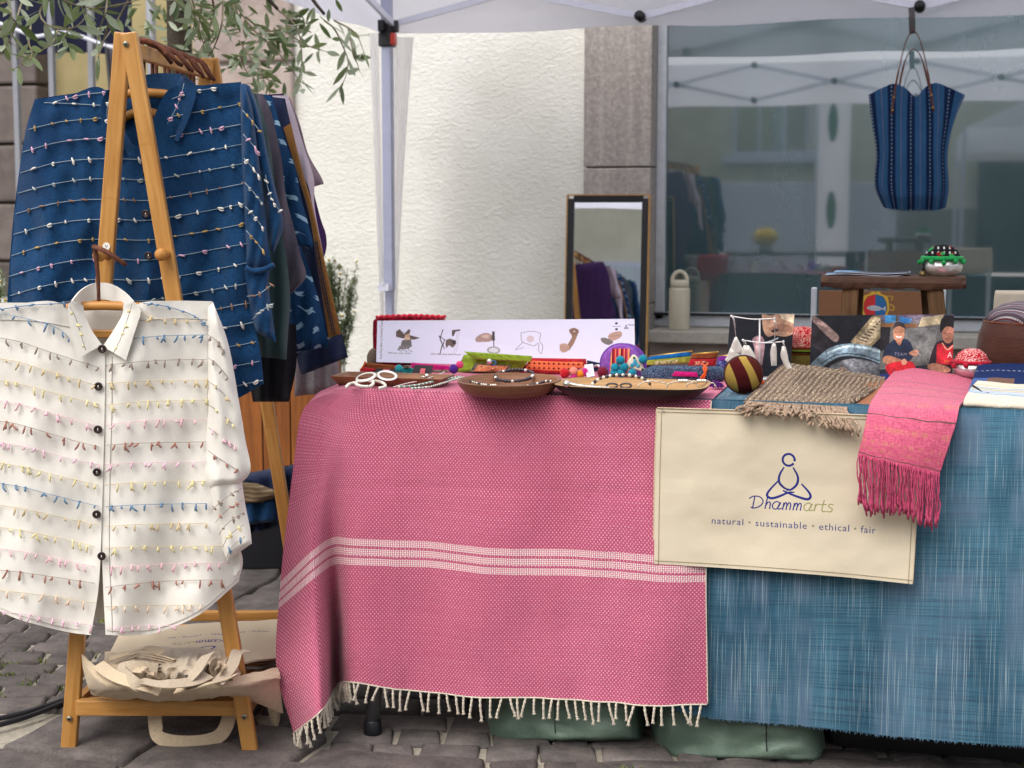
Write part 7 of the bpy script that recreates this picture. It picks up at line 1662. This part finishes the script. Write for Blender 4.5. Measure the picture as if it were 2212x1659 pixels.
pic.sm(q_((-20, 2), (-8, -4), (8, -2), (18, 3), (24, -3), (24, 11), (18, 6), (6, 10), (-10, 9)), (178, 182, 186)); pic.line(q_((-16, 3), (16, 4)), .003, (120, 126, 132)); pic.ell(q_((-14, 1))[0], .003, (30, 30, 30))
x_ = [V((xc0, yc, zc1)), V((xc1, yc, zc1)), V((xc1, yc, zc0)), V((xc0, yc, zc0))]
mb = MB(); mb.prism(x_, [p + V((0, .012, 0)) for p in x_], uvs=[(0, 1), (1, 1), (1, 0), (0, 0)]); mb.build('backrest', imgmat('plywood with crest', pic.image('chair_back'), .5, .3), ch_, smooth=False)
for x in (xc0 - .014, xc1 + .014):
    mb = MB(); mb.bar((x, yc + .008, .02), (x, yc + .008, zc1 + .008), .016, .022, up=(0, 1, 0)); mb.build('tube_frame', M_alu, ch_, smooth=False, bevel=.004)
    mb = MB(); mb.bar((x, yc + .40, .0), (x, yc + .40, .44), .022, .022, up=(0, 1, 0)); mb.build('leg', M_alu, ch_, smooth=False, bevel=.004)
mb = MB(); mb.box(((xc0 + xc1) / 2, yc + .21, .45), (xc1 - xc0, .40, .018)); mb.build('seat', M_brf, ch_, smooth=False, bevel=.005)
# ---- cushion and cream cloth at right
zf = thing('round_cushion', 'round brown cushion with striped woven top at right end of table', 'cushion', (P(2232, 780, 3.5).x, 3.62, ZT)); c = V((P(2232, 780, 3.56).x, 3.58, ZT + .004))
Rz = (P(2232, 740, 3.58).x - P(2108, 740, 3.58).x); Hz = P(2232, 648, 3.6).z - c.z
mb = MB(); mb.lathe([(0, 0), (Rz * .74, 0), (Rz * .92, Hz * .12), (Rz * .99, Hz * .3), (Rz, Hz * .42), (Rz * .965, Hz * .58), (Rz * .88, Hz * .74)], c, 44, mod=lambda an, j: 1 + .012 * math.cos(an * 9)); mb.build('side', cloth('dark tan leather', '#43241a', '#523020', .15, (40, 40), .001, .6), zf)
mb = MB(); mb.lathe([(Rz * .882, Hz * .74), (Rz * .76, Hz * .86), (Rz * .56, Hz * .95), (Rz * .3, Hz * .99), (0, Hz)], c, 44)
def ztop():
    m = Mat('striped hill tribe weave', .92, .1); x, y, z_ = m.xy('Object'); s_ = x * .8 + y; f_ = (s_ / .021).fr(); d = f_.lt(.18) * ((x - y) / .008).fr().lt(.6); k = m.mix(f_.gt(.5), '#4b3f45', '#6d646e'); k = m.mix(d, k, '#c2c0c4'); m.color(m.mix(f_.gt(.85), k, '#5e2f2f')); m.bump(f_, .002); return m.m
mb.build('woven_top', ztop(), zf); mb = MB(); mb.tube([c + V((Rz * .88 * math.cos(k * .131), Rz * .88 * math.sin(k * .131), Hz * .742)) for k in range(48)], .0016, 6, closed=True); mb.build('piping', M_brf, zf)
bc = thing('cream_chair', 'cream cloth covered chair back behind the round cushion', 'chair', P(2260, 800, 4.1)); bc.location.z = 0
slab('backrest', plain('cream cloth', '#c9bda9', .9, .1, var=.05), bc, [(2150, 627), (2146, 660), (2144, 760)], [(2380, 629), (2384, 660), (2384, 760)], 4.1, .02, 20, 14, lin_=False, flat=.2)
for a in (2165, 2365): mb = MB(); p = P(a, 740, 4.1); mb.bar(V((p.x, 4.1, 0)), V((p.x, 4.1, p.z)), .025, .025, up=(0, 1, 0)); mb.build('leg', M_alu, bc, smooth=False); mb = MB(); mb.bar(V((p.x, 4.5, 0)), V((p.x, 4.5, .45)), .025, .025, up=(0, 1, 0)); mb.build('leg', M_alu, bc, smooth=False)
mb = MB(); pa, pb2 = P(2165, 740, 4.1).x, P(2365, 740, 4.1).x; mb.box(((pa + pb2) / 2, 4.31, .45), (pb2 - pa + .03, .42, .03)); mb.build('seat', plain('cream seat', '#c9bda9', .9, .1), bc, smooth=False, bevel=.006)

# ================================================================== shawl, scarf and folded cloths on the table
def taupem():
    m = Mat('taupe glitter weave', .85, .2); x, y, _ = m.xy(); w = (m.noise(m.uv((90, 500, 1)), 1, 3) + m.noise(m.uv((500, 90, 1)), 1, 2)) * .5; r_ = ((x / .013 + m.noise(m.uv((30, 30, 1)), 1, 2) * .35).fr() - .5).ab()
    k = m.mix(w.ss(.4, .62), '#6d5b4d', '#b39e88'); k = m.mix(m.noise(m.uv((170, 120, 1)), 1, 1).gt(.62), k, '#dccaa6'); m.color(m.mix(r_.lt(.2) * .7, k, '#54433a')); m.bump(w + r_ * 1.2, .006); return m.m
M_taupe = taupem()
tsw = thing('taupe_shawl', 'folded taupe brown shawl with twisted fringe on the table edge', 'shawl', P(1740, 880, 3.05)); tsw.location.z = ZT
def pnet(ctrl, nu, nv, wob=.002, fr=.03, lu=False):
    g = net(ctrl, nu, nv, lu); return [[P(p[0], p[1], p[2]) + V((0, 0, wob * ns(p[0] * fr, p[1] * fr * 2, 3))) for p in r] for r in g]
for k in range(3):
    dz = 5.5 * k
    F = pnet([[(1692 - 2 * k, 784 + dz, 3.50), (1770, 792 + dz, 3.49), (1845, 803 + dz, 3.47), (1912 - k * 3, 815 + dz, 3.44)], [(1662, 812 + dz, 3.33), (1745, 822 + dz, 3.32), (1822, 832 + dz, 3.31), (1900 - k * 5, 834 + dz, 3.29)], [(1622, 852 + dz, 3.10), (1706, 858 + dz, 3.095), (1785, 866 + dz, 3.085), (1868 - k * 8, 853 + dz, 3.13)], [(1612, 862 + dz, 3.045), (1700, 868 + dz, 3.04), (1772, 874 + dz, 3.04), (1832 - k * 6, 872 + dz, 3.045)]], 120, 34, .003)
    F = [[p + V((0, 0, (.0012 * math.sin(i * 1.05 + 2.5 * ns(i * .05, j * .12, k)) + .0012 * ns(i * .5, j * .5, k)) * min(1, j / 3))) for i, p in enumerate(r)] for j, r in enumerate(F)]
    mb = MB(); mb.grid(F, uvgrid(F)); mb.build('fold', M_taupe, tsw, solid=.004)
mb = MB(); F = pnet([[(1612, 862, 3.044), (1700, 868, 3.039), (1772, 874, 3.039), (1832, 872, 3.044)], [(1606, 870, 3.02), (1696, 878, 3.015), (1770, 884, 3.015), (1826, 884, 3.02)], [(1610, 878, 3.03), (1696, 886, 3.025), (1768, 890, 3.025), (1820, 890, 3.03)]], 50, 8, .003); mb.grid(F, uvgrid(F)); mb.build('rolled_edge', M_taupe, tsw, solid=.004)
M_tfr = plain('taupe yarn', '#9c8672', .9, .1, var=.35, sc_=120)
for k in range(84):
    t = (k + rnd.random()) / 84; a = 1618 + 212 * t; b = 868 + 12 * t; dx = -30 * (1 - t) ** 1.3 + 32 * t ** 2 + rnd.gauss(0, 9); dy = 20 + 18 * t ** 1.5 + (20 * t if t > .65 else 0) + rnd.gauss(0, 5)
    dy = max(8, dy); c = path([P(a, b, 3.03), P(a + dx * .3 + rnd.gauss(0, 4), b + 4 + dy * .2, 2.985), P(a + dx * .7 + rnd.gauss(0, 5), b + dy * .7, 2.938 + rnd.gauss(0, .005)), P(a + dx, b + dy, 2.928 + rnd.gauss(0, .005))], 12)
    mb = MB(); mb.tube([p + V((.0009 * math.cos(i * 1.5), 0, .0009 * math.sin(i * 1.5))) for i, p in enumerate(c)], [.0025] * 9 + [.0031, .0026, .0014], 5); mb.build('fringe_strand', M_tfr, tsw)
bf = MB(); F = pnet([[(1830, 838, 3.28), (1905, 822, 3.38), (1940, 824, 3.37)], [(1800, 880, 3.07), (1860, 866, 3.1), (1910, 860, 3.1)], [(1806, 900, 3.03), (1850, 898, 3.02), (1880, 900, 3.01)]], 16, 12, 0); bf.grid(F); 
tag(bf.build('brown_paper_folder', plain('brown kraft', '#8d5c40', .7, .2), solid=.004), 'brown paper folder under the taupe shawl beside the pink scarf', 'folder')
def scarfm():
    m = Mat('rose pink silk', .7, .25); x, y, _ = m.xy(); n = m.noise(m.uv((300, 90, 1)), 1, 3) * .5 + m.noise(m.uv((60, 420, 1)), 1, 2) * .5; k = m.mix(n.ss(.35, .65), '#ad4161', '#d2637e')
    g_ = m.noise(m.uv((60, 5, 1)), 1, 2)
    for c, w in ((-.30, .006), (-.365, .006), (-.40, .007), (-.425, .005), (-.2, .006)): k = m.mix((y - c).ab().lt(w) * g_.ss(.42, .62) * .3, k, '#b58a4c')
    for c in (-.125, -.175, -.24, -.335, -.445): k = m.mix((y - c).ab().lt(.0013), k, '#57403a')
    m.color(k); m.b.inputs['Sheen Weight'].default_value = .2; m.bump(n, .0015); return m.m
M_scarf = scarfm()
ps = thing('pink_scarf', 'rose pink silk scarf with dark lines hanging over the blue cloth', 'scarf', P(1940, 1030, 2.95))
SC = [[(1932, 800, 3.50), (1985, 796, 3.50), (2045, 806, 3.50), (2108, 817, 3.49)], [(1905, 832, 3.28), (1968, 833, 3.28), (2030, 842, 3.28), (2092, 850, 3.28)], [(1888, 858, 3.085), (1952, 861, 3.085), (2018, 865, 3.085), (2080, 868, 3.085)], [(1881, 869, 3.015), (1945, 871, 3.015), (2012, 874, 3.015), (2072, 877, 3.015)], [(1875, 888, 2.955), (1940, 896, 2.95), (2008, 904, 2.955), (2066, 910, 2.97)], [(1864, 940, 2.925), (1926, 952, 2.918), (1990, 964, 2.925), (2046, 972, 2.945)], [(1853, 983, 2.918), (1912, 997, 2.91), (1972, 1010, 2.915), (2029, 1024, 2.935)]]
F = pnet(SC, 44, 60, .003, .025); vv_ = [0, -.15, -.25, -.275, -.305, -.36, -.42]; gv = net([[(v,)] * 4 for v in vv_], 44, 60)
UVs = uvgrid(F); UVs = [[(UVs[j][i][0], gv[j][i][0] * 1.08) for i in range(44)] for j in range(60)]
mb = MB(); mb.grid(F, UVs); mb.build('cloth', M_scarf, ps, solid=.004)
mb = MB(); mb.grid([[p + V((.004, .010, -.004)) for p in r[::3]] for r in F[::3]]); mb.build('under_layer', M_scarf, ps, solid=.003)
M_sfr = plain('rose yarn', '#b64a6b', .8, .2, var=.3, sc_=150)
for k in range(96):
    t = (k + rnd.random()) / 96; a = 1854 + 175 * t; b = 983 + 41 * t; ln = 108 + rnd.gauss(0, 8) + 4 * math.sin(t * 9); dx = rnd.gauss(0, 3) + 3 - 6 * t; yy = 2.918 - rnd.random() * .014
    c = path([P(a, b - 3, yy), P(a + dx * .2 + rnd.gauss(0, 2.5), b + ln * .3, yy - .004), P(a + dx * .6 + rnd.gauss(0, 2.5), b + ln * .65, yy - .003), P(a + dx + rnd.gauss(0, 2), b + ln, yy)], 12)
    mb = MB(); mb.tube([p + V((.0007 * math.cos(i * 1.7), .0007 * math.sin(i * 1.7), 0)) for i, p in enumerate(c)], [.0013] * 9 + [.0020, .0026, .0016], 5); mb.build('fringe_strand', M_sfr, ps)
t_ = thing('indigo_patchwork', 'folded indigo patchwork cloth with white stitching at right end', 'cloth', P(2180, 835, 3.2)); t_.location.z = ZT
def patchm():
    m = Mat('indigo patchwork', .92, .12); x, y, _ = m.xy(); k = m.mix(m.noise(m.uv((200, 200, 1)), 1, 2).ss(.3, .7), '#101f45', '#1b2f5c'); k = m.mix(y.lt(-.155) * x.lt(.085), k, '#6b5248'); k = m.mix(y.lt(-.155) * x.lt(.03), k, '#41598a'); dash = (x / .011).fr().lt(.55)
    k = m.mix((y + .075).ab().lt(.0014) * dash, k, '#c8cbd0'); k = m.mix((x - .11).ab().lt(.0014) * (y / .011).fr().lt(.55), k, '#c8cbd0'); m.color(k); return m.m
F = pnet([[(2112, 788, 3.46), (2180, 785, 3.46), (2300, 790, 3.46)], [(2104, 812, 3.33), (2180, 812, 3.33), (2310, 818, 3.33)], [(2094, 836, 3.2), (2180, 840, 3.2), (2320, 846, 3.2)], [(2092, 848, 3.17), (2180, 852, 3.17), (2322, 858, 3.17)]], 30, 16, .002); mb = MB(); mb.grid(F, uvgrid(F)); mb.build('top_fold', patchm(), t_, solid=.006)
mb = MB(); F2 = [[p + V((.003, .004, -.014)) for p in r] for r in F]; mb.grid(F2); mb.build('lower_fold', M_navy_c, t_, solid=.006)
t_ = thing('striped_cloth', 'folded cream cloth with blue and yellow stripes at the table corner', 'cloth', P(2170, 880, 3.05)); t_.location.z = ZT
def strm():
    m = Mat('cream blue stripes', .92, .12); x, y, _ = m.xy(); n = m.noise(m.uv((40, 300, 1)), 1, 2) * .006; yy = y + n; k = m.mix(m.noise(m.uv((300, 300, 1)), 1, 2).ss(.3, .7), '#c9bca6', '#dbd1c0')
    for c, w, cc in ((-.080, .004, '#8aa0b8'), (-.094, .003, '#7b93b0'), (-.102, .003, '#c9b878'), (-.112, .004, '#8fa4bc'), (-.126, .006, '#9fb2c4'), (-.138, .004, '#8aa0b8'), (-.052, .003, '#d1a98c')): k = m.mix((yy - c).ab().lt(w), k, cc)
    m.color(k); m.bump(m.noise(m.obj(), 30, 3), .004); return m.m
M_str = strm()
F = pnet([[(2112, 822, 3.22), (2180, 828, 3.21), (2320, 836, 3.20)], [(2098, 836, 3.13), (2170, 842, 3.12), (2320, 850, 3.11)], [(2090, 850, 3.065), (2165, 856, 3.06), (2320, 864, 3.055)], [(2083, 862, 3.045), (2165, 869, 3.04), (2320, 876, 3.035)], [(2081, 874, 3.04), (2165, 880, 3.035), (2320, 886, 3.03)], [(2086, 880, 3.05), (2168, 886, 3.045), (2320, 891, 3.04)]], 36, 24, .002); mb = MB(); mb.grid(F, uvgrid(F)); mb.build('fold', M_str, t_, solid=.006)
mb = MB(); mb.tube(path([P(2100, 832, 3.135), P(2112, 840, 3.11), P(2122, 848, 3.09), P(2136, 850, 3.08)], 10), .0022, 6); mb.build('dark_cord', M_black_c, t_)

# ================================================================== mirror, bottle and hanging bag near the wall
ym = 6.45; tilt = .085
mr = thing('mirror', 'tall narrow mirror in black frame leaning against the stone jamb', 'mirror', (P(1312, 560, ym).x, ym, 0))
xm0, xm1 = P(1226, 560, ym).x, P(1401, 560, ym).x; zmt = P(1312, 421, ym).z; zmb = .03; rzm = math.radians(-2.0)
_mc = P(1312, 560, ym); _mn = ((C0 - _mc).normalized() + (V((-1.50, 3.5, 1.45)) - _mc).normalized()).normalized(); _mx = V((0, 0, 1)).cross(_mn).normalized(); _my = _mn.cross(_mx)
if _mx.x < 0: _mx = -_mx
if _my.z < 0: _my = -_my
def mp(x, z_, dy=0): return _mc + _mx * (x - (xm0 + xm1) / 2) + _my * ((z_ - _mc.z) / _my.z) - _mn * dy
M_lightwood = plain('light wood edge', '#b98f55', .5, .3)
fr_ = None
mb = MB(); o = .0
for a, b in (((xm0, zmb), (xm0, zmt)), ((xm1, zmb), (xm1, zmt)), ((xm0, zmt), (xm1, zmt)), ((xm0, zmb), (xm1, zmb))): mb.bar(mp(*a), mp(*b), .006, .03, up=(0, 1, 0))
fr_ = mb.build('wood_edge', M_lightwood, mr, smooth=False)
mb = MB(); i_ = .017
for a, b in (((xm0 + i_, zmb + i_), (xm0 + i_, zmt - i_)), ((xm1 - i_, zmb + i_), (xm1 - i_, zmt - i_)), ((xm0 + .028, zmt - i_), (xm1 - .028, zmt - i_)), ((xm0 + .028, zmb + i_), (xm1 - .028, zmb + i_))): mb.bar(mp(*a, -.002), mp(*b, -.002), .029, .024, up=(0, 1, 0))
mb.build('frame', M_black_pl, mr, smooth=False)
j_ = .028; q = [mp(xm0 + j_, zmt - j_, -.004), mp(xm1 - j_, zmt - j_, -.004), mp(xm1 - j_, zmb + j_, -.004), mp(xm0 + j_, zmb + j_, -.004)]
mb = MB(); mb.prism(q, [p + V((0, .006, 0)) for p in q]); mb.build('mirror_glass', M_mirror, mr, smooth=False)
yo_ = YW - .06; bt = thing('water_bottle', 'cream water bottle with loop lid standing on the window sill', 'bottle', V((P(1467, 712, yo_).x, yo_, z_sill - .032))); c = V(bt.location); M_bot = plain('cream enamel', '#c9c2ae', .45, .4, 0, .03); rb_ = (P(1490, 650, yo_) - P(1445, 650, yo_)).length / 2; Hb = P(1467, 605, yo_).z - c.z
mb = MB(); mb.lathe([(0, 0), (rb_ * .94, 0), (rb_, .006), (rb_, Hb * .80), (rb_ * .96, Hb * .84), (rb_ * .8, Hb * .86)], c, 28); mb.build('body', M_bot, bt)
mb = MB(); mb.lathe([(rb_ * .86, Hb * .865), (rb_ * .9, Hb * .875), (rb_ * .9, Hb * .97), (rb_ * .8, Hb), (0, Hb)], c, 28); ld = mb.build('lid', M_bot, bt)
mb = MB(); mb.tube([c + V((rb_ * .72 * math.cos(t), 0, Hb * .985 + .042 * math.sin(t))) for t in np.linspace(0, 3.1416, 14)], .009, 10); mb.build('loop', M_bot, ld)
yh = 6.1; hb = thing('striped_tote', 'indigo striped tote with brown leather handles hanging from the tent frame', 'tote bag', P(1978, 452, yh))
BT = [[(1876, 205), (1905, 190), (1930, 181), (1956, 190), (1978, 209), (2000, 188), (2022, 179), (2050, 189), (2085, 205)], [(1883, 262), (1908, 258), (1930, 256), (1954, 258), (1978, 262), (2002, 258), (2024, 256), (2044, 258), (2063, 258)], [(1893, 330), (1910, 330), (1930, 330), (1954, 330), (1978, 330), (2002, 330), (2022, 330), (2036, 330), (2046, 330)], [(1890, 400), (1907, 402), (1930, 402), (1954, 402), (1978, 402), (2002, 402), (2024, 402), (2038, 402), (2048, 400)], [(1909, 447), (1920, 450), (1936, 452), (1955, 453), (1978, 453), (2000, 453), (2020, 453), (2032, 452), (2042, 447)]]
def totem():
    m = Mat('indigo striped ikat', .92, .12); x, y, _ = m.xy(); f_ = (x * 4.6 + .16).fr(); k = m.mix(f_.lt(.42), '#2d5277', '#101f3f'); k = m.mix((f_ - .21).ab().lt(.025) * ((y * 34).fr().lt(.5)) * .7, k, '#8fa6b8'); k = m.mix((f_ - .70).ab().lt(.014), k, '#6d6a78'); n = m.noise(m.uv((60, 12, 1)), 1, 3); m.color(m.mix(n.ss(.4, .7) * .3, k, '#1a3a66')); m.bump(m.noise(m.obj(), 10, 3), .008); return m.m
g = net([[p + (0,) for p in r] for r in BT], 64, 40); dp = {}
def bagsheet(sgn):
    F = []
    for j in range(40):
        t = j / 39; row = []
        for i in range(64):
            s_ = i / 63; x = 2 * s_ - 1; bul = .05 * (1 - abs(x) ** 2.2) * min(1, t * 1.6 + .15) * (1 - .55 * max(0, t - .85) / .15); wing = .04 * max(0, abs(x) - .55) / .45 * (1 - t); row.append(P(g[j][i][0], g[j][i][1], yh + sgn * (bul + .004 * math.sin(i * .5 + j * .1)) + wing))
        F.append(row)
    return F
M_totei = totem()
for nm, sg in (('front_panel', -1), ('back_panel', 1)):
    mb = MB(); mb.grid(bagsheet(sg)); mb.build(nm, M_totei, hb, solid=.003)
M_leather = plain('brown leather', '#5a2b1d', .45, .4, 0, .15)
for pts, dy in (([(1926, 248), (1933, 195), (1944, 140), (1957, 90), (1972, 67), (1987, 86), (2001, 140), (2010, 195), (2017, 240)], -.055), ([(1942, 190), (1950, 150), (1961, 118), (1974, 106), (1988, 120), (1998, 150), (2006, 185)], .05)):
    mb = MB(); c = path([P(a, b, yh + dy * min(1, max(0, (b - 60) / 90))) for a, b in pts], 40); mb.tube(c, [.010 if (i < 9 or i > 30) else .0055 for i in range(40)], 8, flat=.4); hd = mb.build('handle', M_leather, hb)
    if dy < 0:
        for a, b in ((1928, 238), (1931, 210), (2015, 232), (2012, 205)): mb = MB(); mb.ball(P(a, b, yh - .062), .004, 8, 6); mb.build('rivet', M_gold, hd)
mb = MB(); ribbon(mb, [P(1969, 16, yh + .02), P(1971, 40, yh - .006), P(1971, 66, yh - .008), P(1971, 72, yh + .004), P(1970, 60, yh + .012), P(1969, 18, yh + .03)], .022, (0, 1, 0)); tag(mb.build('hanging_strap', plain('dark grey strap', '#4d4a4c', .8, .2), solid=.002), 'dark grey strap looped over the tent bar holding the striped tote', 'strap')
